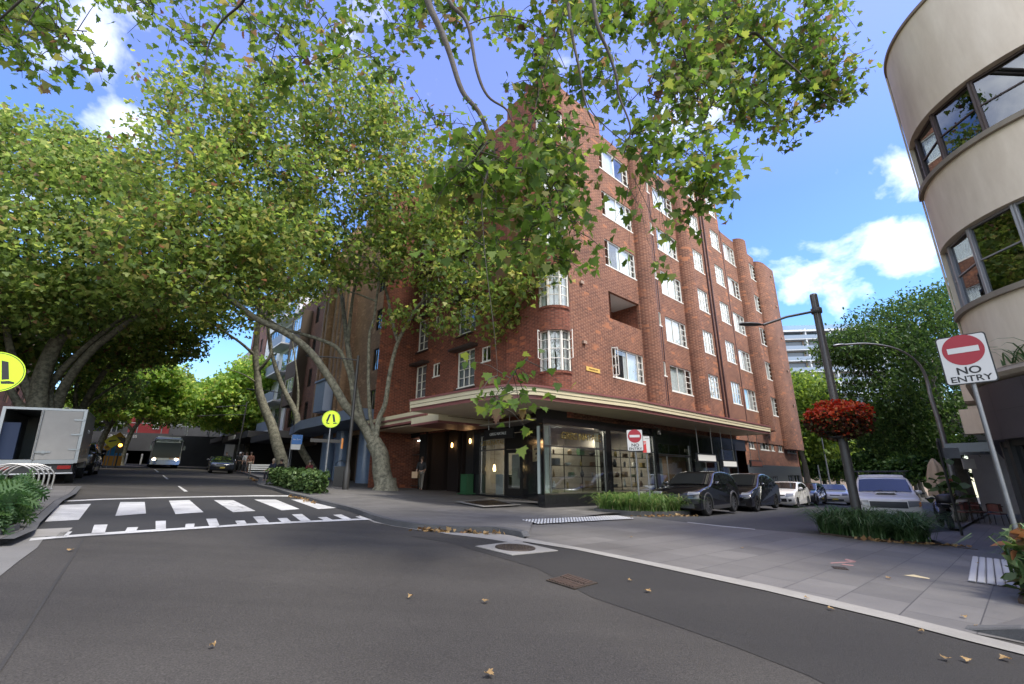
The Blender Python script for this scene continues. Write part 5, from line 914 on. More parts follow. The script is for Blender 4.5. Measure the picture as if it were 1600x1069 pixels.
# shrubs at the crossing, ferny bed near left, bushy plant near right
shr=leafmat('shrub_leaf',[(0,(0.022,0.048,0.014)),(.6,(0.048,0.090,0.024)),(1,(0.096,0.144,0.042))],trans=.2,gloss=.04)
B3=[(-12.5,24.0),(-10.9,22.2),(-8.9,19.6),(-7.7,18.3),(-7.3,19.3),(-8.6,21.6),(-10.6,24.4),(-11.8,25.4)]
t,q=bed('long bed of dense dark green broad leaved shrubs beside the zebra crossing',B3,.12,kerbm); pc=inpoly(q,5200,RNG,.12); pc[:,2]+=RNG.uniform(.02,.88,len(pc))**.8*(1-.2*RNG.random(len(pc))); leaf_mesh('foliage',pc,.17,LEAF_OVAL*np.array([1.5,1,1]),shr,t,droop=.25)
_f=[(0,0)]; 
for k in range(5): y=.18+.17*k; w=[.42,.5,.46,.36,.22][k]; _f+=[(.05,y-.04),(w,y+.13),(w*.9,y+.19),(.06,y+.06)]
FERN=np.array([(x,y,-.25*y*y+.05*abs(x)) for x,y in _f+[(0,1.12)]+[(-x,y) for x,y in _f[:0:-1]]])
fernm=leafmat('fern_leaf',[(0,(.02,.055,.018)),(.6,(.035,.085,.025)),(1,(.07,.13,.035))],trans=.3,gloss=.04)
B4=[(-7.3,6.8),(-7.75,7.7),(-8.6,8.4),(-9.8,9.9),(-11.2,11.2),(-12.5,11.0),(-11.5,9.0),(-9.5,7.2),(-8.4,6.4)]
t,q=bed('near bed of lush lobed leaf foliage in front of the bicycle hoops',B4,.10,kerbm,dz=.1); pc=inpoly(q,2600,RNG,.2); pc[:,2]+=RNG.uniform(.0,.45,len(pc)); leaf_mesh('foliage',pc,.28,FERN,fernm,t,droop=.15,smin=.6)
B5=[(6.5,6.55),(6.75,5.9),(7.6,5.9),(9.2,6.9),(9.6,7.9),(8.6,7.9),(7.6,7.5)]
bushm=leafmat('bush_leaf',[(0,(.03,.06,.016)),(.5,(.06,.11,.025)),(.75,(.12,.16,.05)),(.88,(.16,.07,.03)),(1,(.10,.045,.02))],trans=.3,gloss=.05)
t,q=bed('near right bed of bushy plant with green and rust brown leaves',B5,.03,soil,dz=.03); pc=inpoly(q,2300,RNG,.05); pc[:,2]+=RNG.uniform(.02,.75,len(pc)); leaf_mesh('foliage',pc,.24,LEAF_OVAL*np.array([1.1,1,1]),bushm,t,droop=.1); blades('strap_leaves',tufts(q,16,14,RNG,.2),strap2,t,h=.7,w=.035,arch=.7)
# fallen leaves
drym=leafmat('dry_leaf',[(0,(.25,.15,.06)),(.5,(.33,.22,.10)),(1,(.18,.09,.04))],trans=.15,gloss=.03)
pts=[(1014,927),(330,1014),(766,1060),(1480,1034),(1512,1037),(1570,1034),(1506,967),(1530,984),(1262,938),(760,943),(985,910),(1388,906),(1527,882),(1440,990),(986,841),(640,936),(1160,858),(110,862),(1300,955)]
for i,(px,py) in enumerate(pts):
    p=gnd(px,py); b=MB(); a=RNG.uniform(0,6.28); s=RNG.uniform(.045,.08); P=[(p.x+s*(x*math.cos(a)-(y-.5)*math.sin(a)),p.y+s*(x*math.sin(a)+(y-.5)*math.cos(a)),z) for x,y,z in [(v[0],v[1],abs(v[0])*.04+.012*RNG.random()) for v in PLANE_HI]]
    b.face([gp(x,y,.016+z) for x,y,z in P]); o=b.build('fallen_leaf',drym); tag(o,'dry tan plane leaf lying on the ground','leaf','fallen dry leaves')
pc=[]
for (x0,y0,x1,y1,n) in ((-2.2,10.75,-.3,10.75,60),(-6.4,15.8,-8.5,18.6,50),(4.3,16.95,6.9,18.45,60),(9.1,12.95,11.3,12.55,70),(-8.3,8.2,-9.6,9.7,20),(-15.9,29.5,-18.6,34,60)):
    for _ in range(n): f=RNG.random(); x=x0+(x1-x0)*f+RNG.normal()*.09; y=y0+(y1-y0)*f-abs(RNG.normal()*.1); pc.append((x,y,G(x,y,.02+.02*RNG.random())))
o=leaf_mesh('leaf_litter',np.array(pc),.11,PLANE_HI,drym,None,droop=0.); tag(o,'dry leaf litter gathered along the kerbs and beds','leaf litter',kind='stuff')
# ================================================================ VEHICLES
tyre=mat('tyre',(.014,.014,.014),.8,bump=(60,.2)); cgl=mat('car_glass',(.012,.014,.015),.03,spec=.8); plast=mat('black_plastic',(.02,.02,.021),.5); cladd=mat('grey_cladding',(.045,.045,.047),.6); chrome=mat('chrome',(.6,.6,.6),.15,metal=1.); alloy=mat('alloy',(.38,.38,.39),.3,metal=.9); alloyd=mat('alloy_dark',(.06,.06,.062),.35,metal=.7); lens=mat('headlamp_lens',(.16,.17,.18),.06,spec=.9); platey=mat('number_plate',(.58,.47,.10),.5); platew=mat('number_plate_white',(.62,.62,.6),.5); redl=mat('tail_lens',(.25,.012,.012),.15); amber=mat('indicator_lens',(.50,.17,.02),.2)
def paintm(n,c,rough=.25,coat=1.,metal=0.): return mat(n,c,rough,metal,coat=coat)
def body_mesh(prof,hw,belt,H,wx,wr,zb,tum=.20,plan=.16):
    """side outline with wheel arches swept across the width; the cabin leans in, the nose and tail round off in plan"""
    hl=max(abs(p[0]) for p in prof); P=[(p.x,p.z) for p in catmull([(x,0,z) for x,z in prof],3)]
    bot=[(prof[-1][0]+.06,zb)]
    for x in sorted(wx): 
        R_=wr*1.13; a0=math.asin(max(-1,min(1,(zb-wr)/R_)))
        for i in range(11): a=math.pi-a0-(math.pi-2*a0)*i/10; bot.append((x+R_*math.cos(a),wr+R_*math.sin(a)))
    bot.append((prof[0][0]-.06,zb)); O=P[::1]+[(x,z) for x,z in bot]; # front top ... rear, then along the bottom to the front
    tw=lambda z: 1-tum*max(0,z-belt)/(H-belt)*(.55+.45*max(0,z-belt)/(H-belt)) if z>belt else 1-.05*max(0,(belt*.62-z))/belt
    fr=[-1,-.985,-.93,-.75,-.4,0,.4,.75,.93,.985,1]; rows=[]
    for f in fr:
        a=abs(f); ins=.055 if a==1 else .022 if a==.985 else .006 if a==.93 else 0
        row=[]
        for x,z in O:
            zz=z-(ins+.025*a*a)*(1 if z>belt*.6 else 0)+(ins*.5 if z<=zb+.01 else 0); xx=x-math.copysign(plan*a**3*(abs(x)/hl)**6+ins*.6*(abs(x)/hl)**2,x)
            row.append(Vector((xx,f*hw*tw(z)*(1),zz)))
        rows.append(row)
    b=MB(); b.grid(rows,closed=True); b.face(rows[0]); b.face(rows[-1][::-1]); return b,tw
def wheel(par,x,y,r,w,rimm,spokes,side):
    o=thing('wheel','x','x',(x,y,r)); del o['label']; del o['category']; o.parent=par; o.location=(x,y,r)
    ax=(Vector((1,0,0)),Vector((0,0,1)),Vector((0,side,0))); b=MB(); b.lathe((0,0,0),[(r*.68,-w*.5),(r*.93,-w*.5),(r,-w*.35),(r,w*.35),(r*.93,w*.5),(r*.70,w*.46),(r*.68,w*.3)],26,ax=ax); b.build('tyre',tyre,o,world=False)
    b=MB(); b.lathe((0,0,0),[(r*.70,w*.42),(r*.66,w*.44),(r*.63,w*.20),(0,w*.12)],26,ax=ax,m=1); b.lathe((0,0,0),[(r*.16,w*.38),(0,w*.40)],12,ax=ax)
    b.lathe((0,0,0),[(r*.71,w*.46),(r*.64,w*.46)],26,ax=ax)
    for k in range(spokes):
        a=2*math.pi*k/spokes; d=Vector((math.cos(a),0,math.sin(a))); e=Vector((-d.z,0,d.x)); b.box(d*r*.38+Vector((0,side*w*.34,0)),(r*.56,r*.13,w*.12),(d,e,Vector((0,side,0))))
    b.build('rim',[rimm,plast],o,world=False); return o
def car(name,label,loc,head,L,W,H,wb,r,prof,pm,belt,side_glass,ws,rimm=alloy,spokes=5,grille=None,lamps=None,group=None,plate=platew,clad=False,rear=None,fo=0.,tum=.2,plan=.16,mirror=None,cat='car',zb=.2,lamp_on=False):
    t=thing(name,label,cat,loc,head,group); hw=W/2; xf=wb/2+fo; wx=(xf,xf-wb); b,tw=body_mesh(prof,hw,belt,H,wx,r,zb,tum,plan); bo=b.build('body',pm,t,world=False)
    for x in wx:
        for s in (-1,1): wheel(t,x,s*(hw-.115),r,.21,rimm,spokes,s)
    hl=max(abs(p[0]) for p in prof); FP=[(q.x,q.z) for q in catmull([(x,0,z) for x,z in prof],3)]
    def fxs(z,y):
        a=min(1,abs(y)/hw/tw(z)); zz=z+.025*a*a; x=FP[0][0]
        for (x0,z0),(x1,z1) in zip(FP[:-1],FP[1:]):
            if x1<0: break
            if (z0-zz)*(z1-zz)<=0 and abs(z1-z0)>1e-6: x=x0+(x1-x0)*(zz-z0)/(z1-z0); break
        return x-plan*a**3*(abs(x)/hl)**6-(.006*.6 if a>.9 else 0)
    def patch(y0,y1,z0,z1,m_,nm,sk=0.,off=.012,ky=8,kz=4):
        q=MB(); rows=[]
        for j in range(kz+1):
            v=j/kz; row=[]
            for i in range(ky+1):
                u=i/ky; y=y0+(y1-y0)*u; lo=z0+sk*max(0,u)*.5; z=lo+(z1-lo)*v; row.append(Vector((fxs(z,y)+off,y,z)))
            rows.append(row)
        q.grid(rows); back=[[p-Vector((.05,0,0)) for p in r_] for r_ in rows]
        q.grid([rows[0],back[0]]); q.grid([rows[-1],back[-1]]); q.grid([[r_[0] for r_ in rows],[r_[0] for r_ in back]]); q.grid([[r_[-1] for r_ in rows],[r_[-1] for r_ in back]]); q.build(nm,m_,t,world=False)
    g=MB()
    def yz(x,z): return hw*tw(z)
    for poly in side_glass:
        for s in (-1,1): g=MB(); q=[(x,s*(yz(x,z)+.006),z-.02) for x,z in poly]; g.face(q if s<0 else q[::-1]); g.build('side_window',cgl,t,world=False)
    for nm,((xb,zb_),(xt,zt)) in zip(('windscreen','rear_window'),ws):
        nx=Vector((zt-zb_,0,xb-xt)); nx=nx.normalized()*(1 if nx.z>0 else -1); w=MB(); rows=[]
        for i in range(7):
            f=i/6; x,z=xb+(xt-xb)*f,zb_+(zt-zb_)*f; rows.append([Vector((x,yy*hw*tw(z)*.89,z))+nx*(.028-.03*abs(yy)**2) for yy in (-1,-.66,-.33,0,.33,.66,1)])
        w.grid(rows); w.build(nm,cgl,t,world=False)
    fx=max(p[0] for p in prof)
    for (y,z,w,h,yaw,x_,m_,nm) in (lamps or []):
        for s in (-1,1):
            patch(s*max(.05,y-w*.45),s*min(hw*.985,y+w*.5),z-h*.5,z+h*.5,m_,nm,sk=h*.45,off=.016)
    for (y0,y1,z0,z1,x_,m_,nm) in (grille or []):
        patch(y0,y1,z0,z1,m_,nm,ky=14)
    zp=max(.42,zb+.2); q=MB(); q.box((fxs(zp,0)+.035,0,zp),(.02,.37,.115)); q.build('number_plate',plate,t,world=False)
    mx,mz=mirror or (ws[0][0][0]-.28,belt+.06)
    for s in (-1,1):
        q=MB(); q.lathe((mx,s*(hw+.09),mz),[(0,-.07),(.07,-.06),(.09,0),(.075,.06),(0,.075)],10,ax=(Vector((.7,0,0)),Vector((0,1.25,0)),Vector((0,0,1)))); q.tube([(mx,s*(hw-.05),mz-.04),(mx,s*(hw+.05),mz-.02)],.025,6); q.build('mirror',pm,t,world=False)
    for s in (-1,1):
        for x in (wb*.02,-wb*.30): q=MB(); q.box((x,s*(hw+.005),belt-.13),(.17,.03,.028)); q.build('door_handle',pm if not clad else plast,t,world=False)
        for x in (wb*.30,-.06*wb,-wb*.33): q=MB(); q.box((x,s*(hw*.985+.002),(belt+.32)/2+.05),(.008,.012,belt-.42)); q.build('door_seam',plast,t,world=False)
        q=MB(); q.box((0,s*(hw*.965),zb+.06),(wb-2.5*r,.05,.13)); q.build('sill',cladd if clad else pm,t,world=False)
        if clad:
            for x in wx:
                q=MB(); rows=[[Vector((x+rr_*math.cos(a),s*(hw*.99+o_),r+rr_*math.sin(a))) for rr_,o_ in ((r*1.11,.0),(r*1.13,.02),(r*1.32,.014),(r*1.34,-.02))] for a in [math.pi*(-.08+1.16*i/14) for i in range(15)]]; q.grid(rows); q.build('arch_trim',cladd,t,world=False)
    return t
hz=lambda fx,fy,rx,ry: math.atan2(fy-ry,fx-rx)
HD=math.atan2(-15.3,-14.6)    # heading of the parked line, facing the corner
def on_line(fw,wb,fo,head,side_y,W):
    """centre of a car from where its near front wheel touches the road"""
    d=Vector((math.cos(head),math.sin(head))); l=Vector((-d.y,d.x)); p=Vector(fw)-d*(wb/2+fo)-l*(side_y*(W/2-.1)); return gp(p.x,p.y,.006)
wht=paintm('paint_white',(.78,.765,.73)); blkp=paintm('paint_black',(.006,.006,.007),.2); gry=paintm('paint_grey',(.05,.052,.056),.25,metal=.4); slv=paintm('paint_silver',(.60,.585,.55),.4,coat=.35,metal=.1)
RP='cars parked along the side street'
suv=[(2.12,.36),(2.14,.52),(2.13,.66),(2.03,.80),(1.7,.92),(1.2,1.0),(.92,1.035),(.55,1.22),(.18,1.43),(-.1,1.505),(-.7,1.54),(-1.25,1.50),(-1.62,1.42),(-1.92,1.16),(-2.05,1.0),(-2.10,.75),(-2.12,.45),(-2.08,.3)]
sg_s=[[(.62,1.06),(.12,1.40),(-.12,1.45),(-.22,1.06)],[(-.28,1.06),(-.18,1.455),(-.85,1.45),(-1.05,1.33),(-1.0,1.08)],[(-1.1,1.12),(-.98,1.40),(-1.3,1.36),(-1.55,1.22),(-1.35,1.14)]]
car('parked_car','glossy black compact hatchback with grey arch trims nearest the grass bed',on_line((7.57,18.9),2.57,.02,HD,1,1.77),HD,4.28,1.77,1.55,2.57,.34,suv,blkp,1.02,sg_s,(((.90,1.05),(.20,1.42)),((-1.9,1.2),(-1.58,1.44))),grille=[(-.5,.5,.50,.72,2.12,plast,'grille'),(-.68,.68,.27,.40,2.10,cladd,'bumper_lip')],lamps=[(.66,.76,.38,.10,38,1.93,lens,'headlight'),(.72,.46,.18,.10,40,1.99,plast,'fog_light')],group=RP,clad=True,spokes=10,rimm=alloy).scale=(1.1,1.1,1.1)
ty=[(2.34,.36),(2.37,.52),(2.34,.66),(2.15,.80),(1.75,.93),(1.3,1.02),(1.1,1.06),(.6,1.32),(.15,1.53),(-.3,1.615),(-.9,1.60),(-1.5,1.42),(-2.0,1.17),(-2.25,1.10),(-2.33,.9),(-2.36,.6),(-2.3,.32)]
sg_t=[[(.85,1.10),(.12,1.47),(-.28,1.535),(-.36,1.10)],[(-.42,1.10),(-.34,1.54),(-.95,1.51),(-1.38,1.30),(-1.3,1.13)],[(-1.42,1.16),(-1.42,1.30),(-1.72,1.2)]]
car('parked_car','glossy black fastback car behind the black hatchback',on_line((11.55,22.95),2.89,.0,HD,1,1.92),HD,4.75,1.92,1.62,2.89,.36,ty,blkp,1.06,sg_t,(((1.05,1.08),(.17,1.52)),((-1.9,1.22),(-1.1,1.56))),lamps=[(.74,.74,.36,.11,42,2.11,lens,'headlight')],grille=[(-.72,.72,.26,.38,2.35,plast,'bumper_lip')],group=RP,rimm=alloyd,spokes=7).scale=(1.08,1.08,1.08)
ha=[(1.98,.36),(2.02,.5),(2.0,.66),(1.86,.80),(1.5,.93),(1.12,1.0),(.95,1.03),(.5,1.24),(.12,1.40),(-.3,1.45),(-.9,1.44),(-1.4,1.36),(-1.75,1.15),(-1.92,.98),(-1.99,.7),(-2.0,.42),(-1.95,.3)]
sg_h=[[(.68,1.03),(.10,1.33),(-.2,1.37),(-.28,1.03)],[(-.34,1.03),(-.26,1.375),(-.85,1.36),(-1.2,1.25),(-1.1,1.08)],[(-1.2,1.1),(-1.28,1.24),(-1.5,1.15)]]
car('parked_car','white hatchback with a black lower grille behind the black fastback',on_line((16.5,27.96),2.57,0,HD,1,1.74),HD,4.05,1.74,1.46,2.57,.325,ha,wht,1.0,sg_h,(((.92,1.04),(.15,1.38)),((-1.75,1.16),(-1.4,1.38))),lamps=[(.62,.72,.40,.17,40,1.79,lens,'headlight'),(.62,.42,.16,.14,36,1.90,plast,'fog_light')],grille=[(-.40,.40,.66,.73,1.98,plast,'grille'),(-.46,.46,.34,.52,2.0,plast,'lower_grille')],group=RP,rimm=alloy,spokes=5)
car('parked_car','dark grey hatchback behind the white hatchback',on_line((20.4,32.3),2.57,0,HD,1,1.74),HD,4.05,1.74,1.46,2.57,.325,ha,gry,1.0,sg_h,(((.92,1.04),(.15,1.38)),((-1.75,1.16),(-1.4,1.38))),lamps=[(.62,.72,.34,.15,40,1.79,lens,'headlight')],grille=[(-.42,.42,.34,.52,2.0,plast,'grille')],group=RP,rimm=alloyd,spokes=5)
p=gp(24.6,36.6,.006); hd=math.atan2(-.83,-.55)
car('moving_car','white small car with a yellow plate facing down the side street',p,hd,4.05,1.74,1.5,2.57,.32,ha,wht,1.0,sg_h,(((.92,1.04),(.15,1.38)),((-1.75,1.16),(-1.4,1.38))),lamps=[(.60,.74,.34,.16,38,1.82,lens,'headlight')],grille=[(-.5,.5,.3,.42,2.0,plast,'grille'),(-.3,.3,.66,.72,1.98,plast,'upper_grille')],plate=platey)
# silver utility with canopy, bonnet scoop and ladder rack
ut=[(2.42,.5),(2.46,.68),(2.44,.95),(2.30,1.06),(1.75,1.14),(1.25,1.19),(1.05,1.22),(.68,1.45),(.32,1.68),(.05,1.74),(-.6,1.76),(-1.02,1.76),(-1.12,1.84),(-1.8,1.86),(-2.35,1.82),(-2.5,1.5),(-2.52,1.0),(-2.52,.62),(-2.45,.5)]
hdu=math.atan2(-.80,-.60)
u=car('utility_vehicle','silver utility vehicle with a canopy and a black ladder rack behind the grass bed',gp(14.65,18.85,.006),hdu,4.95,1.80,1.86,3.0,.37,ut,slv,1.16,[[(.72,1.21),(.28,1.60),(.05,1.66),(-.08,1.21)],[(-.14,1.21),(-.04,1.665),(-.75,1.66),(-.86,1.21)],[(-1.2,1.25),(-1.2,1.70),(-2.25,1.68),(-2.3,1.25)]],(((1.03,1.23),(.34,1.67)),((-2.5,1.45),(-2.38,1.76))),rimm=alloy,spokes=6,grille=[(-.52,.52,.72,.93,2.44,plast,'grille'),(-.78,.78,.46,.60,2.46,plast,'bumper_intake')],lamps=[(.70,.86,.34,.20,22,2.33,lens,'headlight'),(.86,.86,.09,.18,62,2.24,amber,'indicator')],cat='utility vehicle',tum=.16,plan=.14,zb=.34)
b=MB(); b.box((1.55,0,1.19),(.42,.62,.05),taper=.9); b.box((1.76,0,1.185),(.02,.52,.03),m=1); b.build('bonnet_scoop',[slv,plast],u,world=False)
for x in (.15,-.8,-2.1):
    b=MB(); b.tube([(x,-.85,1.97),(x,.85,1.97)],.022,6)
    for s in (-1,1): b.tube([(x,s*.74,1.74),(x,s*.74,1.97)],.018,6)
    b.build('rack_bar',plast,u,world=False)
for s in (-1,1): b=MB(); b.tube([(.6,s*.84,1.98),(-2.4,s*.84,1.98)],.02,6); b.build('rack_rail',plast,u,world=False)
for y in (-.35,.35): b=MB(); b.tube([(1.16,y,1.22),(1.02,y*.5+.1,1.30)],.012,5); b.build('wiper',plast,u,world=False)
# scooter with a top box beside the utility
sc=thing('motor_scooter','black motor scooter with a rounded top box parked behind the grass bed','motor scooter',gp(16.0,18.0,.03),R(60))
for x in (-.62,.62): wheel(sc,x,0,.26,.12,alloyd,6,1)
b=MB(); b.tube([(.62,0,.3),(.52,0,.62),(.42,0,.98)],.035,8); b.tube([(.42,-.34,1.0),(.44,0,1.03),(.42,.34,1.0)],.022,6); b.build('steering_column',plast,sc,world=False)
b=MB(); b.grid([[Vector((x,w*math.cos(a),z+h*math.sin(a))) for a in [2*math.pi*k/12 for k in range(12)]] for x,w,z,h in ((-.8,.06,.66,.05),(-.65,.14,.62,.16),(-.3,.17,.56,.22),(0,.13,.42,.16),(.25,.14,.36,.10),(.40,.18,.5,.22),(.50,.15,.72,.2),(.56,.05,.86,.05))],closed=True); b.build('body',gry,sc,world=False)
b=MB(); b.box((-.32,0,.80),(.72,.28,.10),taper=.9); b.build('seat',plast,sc,world=False)
b=MB(); b.grid([[Vector((-.78+rx*math.cos(a),ry*math.sin(a),z)) for a in [2*math.pi*k/16 for k in range(16)]] for z,rx,ry in ((.90,.10,.10),(.92,.23,.26),(1.02,.25,.28),(1.15,.22,.25),(1.21,.12,.14),(1.22,.0,.0))],closed=True); b.build('top_box',plast,sc,world=False)
b=MB(); b.lathe((.60,0,.74),[(0,.06),(.08,.04),(.1,0)],12,ax=(Vector((0,1,0)),Vector((0,0,1)),Vector((1,0,0)))); b.build('headlight',lens,sc,world=False)
for s in (-1,1): b=MB(); b.tube([(.42,s*.3,1.0),(.4,s*.36,1.18)],.008,5); b.box((.4,s*.37,1.2),(.02,.12,.07)); b.build('mirror',plast,sc,world=False)
# ---- box truck with one rear door swung away, at the left kerb
tr=Vector((-.63,.777)); ht=math.atan2(tr.y,tr.x); tc_=Vector((-18.05,19.55)); lv=Vector((-tr.y,tr.x))
tk=thing('box_truck','white box truck with its near rear door shut and its dark load bay open','truck',gp(tc_.x,tc_.y,.0),ht); tk.rotation_euler=(R(-2.0),R(-2.),ht)
twm=mat('truck_panel',(.32,.31,.29),.45,var=(1.5,(.25,.24,.225),.3)); tal=mat('truck_aluminium',(.30,.31,.32),.35,metal=.8); tg=mat('truck_side',(.22,.23,.235),.4,metal=.3,var=(2,(.17,.175,.18),.3))
# local: x along the truck (rear at 0, away from us +x), y left (+), right edge at y=0
Wt,Lt,zf,zt_=2.45,5.6,.95,3.02
b=MB(); b.bx(0,Lt,-.0,.04,zf,zt_); b.bx(0,Lt,Wt-.04,Wt,zf,zt_); b.bx(0,Lt,.04,Wt-.04,zt_-.04,zt_); b.bx(0,Lt,.04,Wt-.04,zf,zf+.06); b.bx(Lt-.04,Lt,.04,Wt-.04,zf+.06,zt_-.04)
b.build('cargo_box',tg,tk,world=False)
b=MB(); b.bx(-.03,.10,-.015,.09,zf-.1,zt_+.03); b.bx(-.03,.1,Wt-.09,Wt+.015,zf-.1,zt_+.03); b.bx(-.04,.1,.09,Wt-.09,zt_-.06,zt_+.03); b.bx(-.04,.1,.09,Wt-.09,zf-.12,zf+.04); b.bx(0,Lt,-.02,.0,zf-.08,zf+.06); b.bx(0,Lt,-.02,.0,zt_-.06,zt_+.01); b.build('frame_rails',tal,tk,world=False)
b=MB(); b.bx(-.045,.0,.10,1.36,zf+.05,zt_-.07); d=b.build('rear_door',twm,tk,world=False)
for z in (zf+.45,zf+1.05,zf+1.65): b=MB(); b.bx(-.075,-.045,.02,.34,z-.03,z+.03); b.build('hinge',tal,d,world=False)
b=MB(); b.tube([(-.08,1.30,zf),(-.08,1.30,zt_-.06)],.022,8); b.bx(-.09,-.046,.85,1.3,zf+.32,zf+.37); b.bx(-.1,-.046,1.0,1.1,zf+.29,zf+.40); b.build('lock_bar',tal,d,world=False)
b=MB(); b.bx(.25,.55,1.9,2.38,zf+.07,zf+1.5); b.build('blue_crate_panel',mat('crate_blue',(.006,.018,.055),.6),tk,world=False)
b=MB(); b.bx(.1,Lt,.3,.42,.62,.95); b.bx(.1,Lt,Wt-.42,Wt-.3,.62,.95); b.bx(.02,.12,.08,Wt-.08,.42,.56); b.bx(.06,.14,.1,Wt-.1,.56,.80); b.build('chassis',plast,tk,world=False)
b=MB(); b.tube([(-.06,.05,.45),(-.06,Wt-.05,.45)],.04,8); b.build('rear_bar',tal,tk,world=False)
for y in (.35,Wt-.35): b=MB(); b.bx(-.0,.06,y-.2,y+.2,.62,.76); b.build('tail_light',redl,tk,world=False)
b=MB(); b.bx(-.02,.02,.72,1.1,.6,.72); b.build('number_plate',platew,tk,world=False)
for x in (1.5,6.2):
    for y,s in ((.22,-1),(Wt-.22,1)): wheel(tk,x,y,.43,.30,tal,6,s)
b=MB(); b.bx(5.7,7.3,.08,Wt-.08,.55,2.35); b.bx(6.0,7.3,.1,Wt-.1,1.5,2.3); b.build('cab',twm,tk,world=False); b=MB(); b.bx(6.1,7.1,.06,.078,1.5,2.2); b.build('side_window',cgl,tk,world=False)
dt=text('lettering','THE  FRESH',.22,mat('truck_letters',(.6,.6,.6),.5),tk,(2.6,-.025,2.2),(R(90),0,0)); dt.name='lettering'
b=MB()
rg=np.random.default_rng(4)
for _ in range(46): x,z=rg.uniform(.3,4.2),rg.uniform(zf+.12,zf+.5); b.box((x,-.005,z),(rg.uniform(.05,.2),.006,rg.uniform(.04,.12)))
b.build('grocery_decal',mat('decal_amber',(.36,.20,.07),.5,var=(9,(.30,.28,.24),.1)),tk,world=False)
# ---- dark van-like car ahead of the truck
hv=math.atan2(.80,-.60); car('parked_car','black parked car just beyond the white truck',gp(-25.5,27.6,.004),hv,4.6,1.85,1.75,2.7,.37,[(x*1.08,z*1.14) for x,z in suv],blkp,1.16,[[(x*1.08,z*1.14) for x,z in q] for q in sg_s],(((.97,1.19),(.22,1.62)),((-2.05,1.37),(-1.7,1.64))),group='cars parked up the main street',lamps=[(.7,.85,.3,.12,38,2.1,lens,'headlight')])
# ---- city bus
bp_=gp(-35.0,47.4,.0); hb=math.atan2(-.80,.60)+.03; bs=thing('bus','white and blue city bus with lit headlights coming down the street','bus',bp_,hb)
bw,bh,bl=1.25,3.05,11.5; wb_=paintm('bus_white',(.80,.80,.79)); bb=paintm('bus_blue',(.02,.14,.55)); bd=mat('bus_dark',(.02,.021,.023),.1)
# origin at the front centre, bus runs back along -x
def brow(x,ins,z0,z1): return [Vector((x,y,z)) for y,z in ((-bw+ins,z0),(-bw+ins,z1-.25),(-bw+.18+ins,z1-.03),(0,z1),(bw-.18-ins,z1-.03),(bw-ins,z1-.25),(bw-ins,z0))]
b=MB(); rows=[brow(x,i_,z0,z1) for x,i_,z0,z1 in ((.10,.16,.62,2.72),(.03,.05,.5,2.92),(-.12,.0,.45,3.02),(-bl,0,.45,3.02))]; b.grid(rows,closed=True,smooth=False); b.face(rows[0]); b.face(rows[-1][::-1]); b.build('body',wb_,bs,world=False)
b=MB(); b.grid([[Vector((x,y*(bw-.10),z)) for y in (-1,-.8,-.4,0,.4,.8,1)] for x,z in ((.115,1.02),(.125,1.4),(.115,2.2),(.09,2.75))],smooth=True); b.build('windscreen',mat('bus_screen',(.012,.014,.016),.22,spec=.35),bs,world=False)
b=MB(); 
for s in (-1,1): b.bx(-bl+.2,-.25,s*(bw+.006)-.006,s*(bw+.006)+.006,1.15,2.62)
b.build('side_windows',cgl,bs,world=False)
b=MB(); b.bx(.02,.145,-bw+.06,bw-.06,.36,.80); b.build('blue_bumper',bb,bs,world=False); b=MB()
for s in (-1,1): b.bx(-bl,-.1,s*(bw+.004)-.004,s*(bw+.004)+.004,.45,.85)
b.build('blue_skirt',bb,bs,world=False)
hl=mat('headlight_lit',(.9,.85,.7),.3,emit=((1,.86,.62),9))
for s in (-1,1): b=MB(); b.lathe((.12,s*.92,.86),[(.13,0),(.11,.03),(0,.04)],14,ax=(Vector((0,1,0)),Vector((0,0,1)),Vector((1,0,0)))); b.build('headlight',hl,bs,world=False); b=MB(); b.bx(.06,.13,s*1.05-.1,s*1.05+.1,.96,1.06); b.build('indicator',amber,bs,world=False); b=MB(); b.tube([(.1,s*1.1,2.6),(.35,s*1.32,2.55),(.38,s*1.36,2.2)],.03,6); b.box((.38,s*1.36,2.0),(.1,.2,.42)); b.build('mirror',bd,bs,world=False)
b=MB(); b.bx(-.9,-.25,-.95,.95,3.0,3.14); b.build('roof_pod',wb_,bs,world=False)
b=MB(); b.bx(.12,.14,-.25,.25,.50,.60); b.build('number_plate',platey,bs,world=False)
b=MB(); b.bx(.125,.14,.28,.62,.90,.98); b.build('amber_panel',amber,bs,world=False)
b=MB(); b.bx(.02,.10,-.85,.85,2.60,2.85); b.build('destination_display',bd,bs,world=False)
for x in (-2.4,-8.3):
    for s in (-1,1): wheel(bs,x,s*(bw-.16),.46,.3,tal,8,s)
# cars at the right kerb beside the bus
hk=math.atan2(-.82,.57)
for i,(x,y,lb,pm,pt) in enumerate([(-25.6,41.5,'dark blue hatchback parked at the kerb beside the bus',paintm('paint_navy',(.03,.035,.05)),platey),(-30.6,49.0,'dark silver car parked behind the blue hatchback beyond the bus',gry,platey)]):
    car('parked_car',lb,gp(x,y,.004),hk,4.05,1.76,1.46,2.57,.325,ha,pm,1.0,sg_h,(((.92,1.04),(.15,1.38)),((-1.75,1.16),(-1.4,1.38))),lamps=[(.62,.72,.36,.15,40,1.8,lens,'headlight')],grille=[(-.46,.46,.34,.52,2.0,plast,'grille')],plate=pt,group='cars parked up the main street')
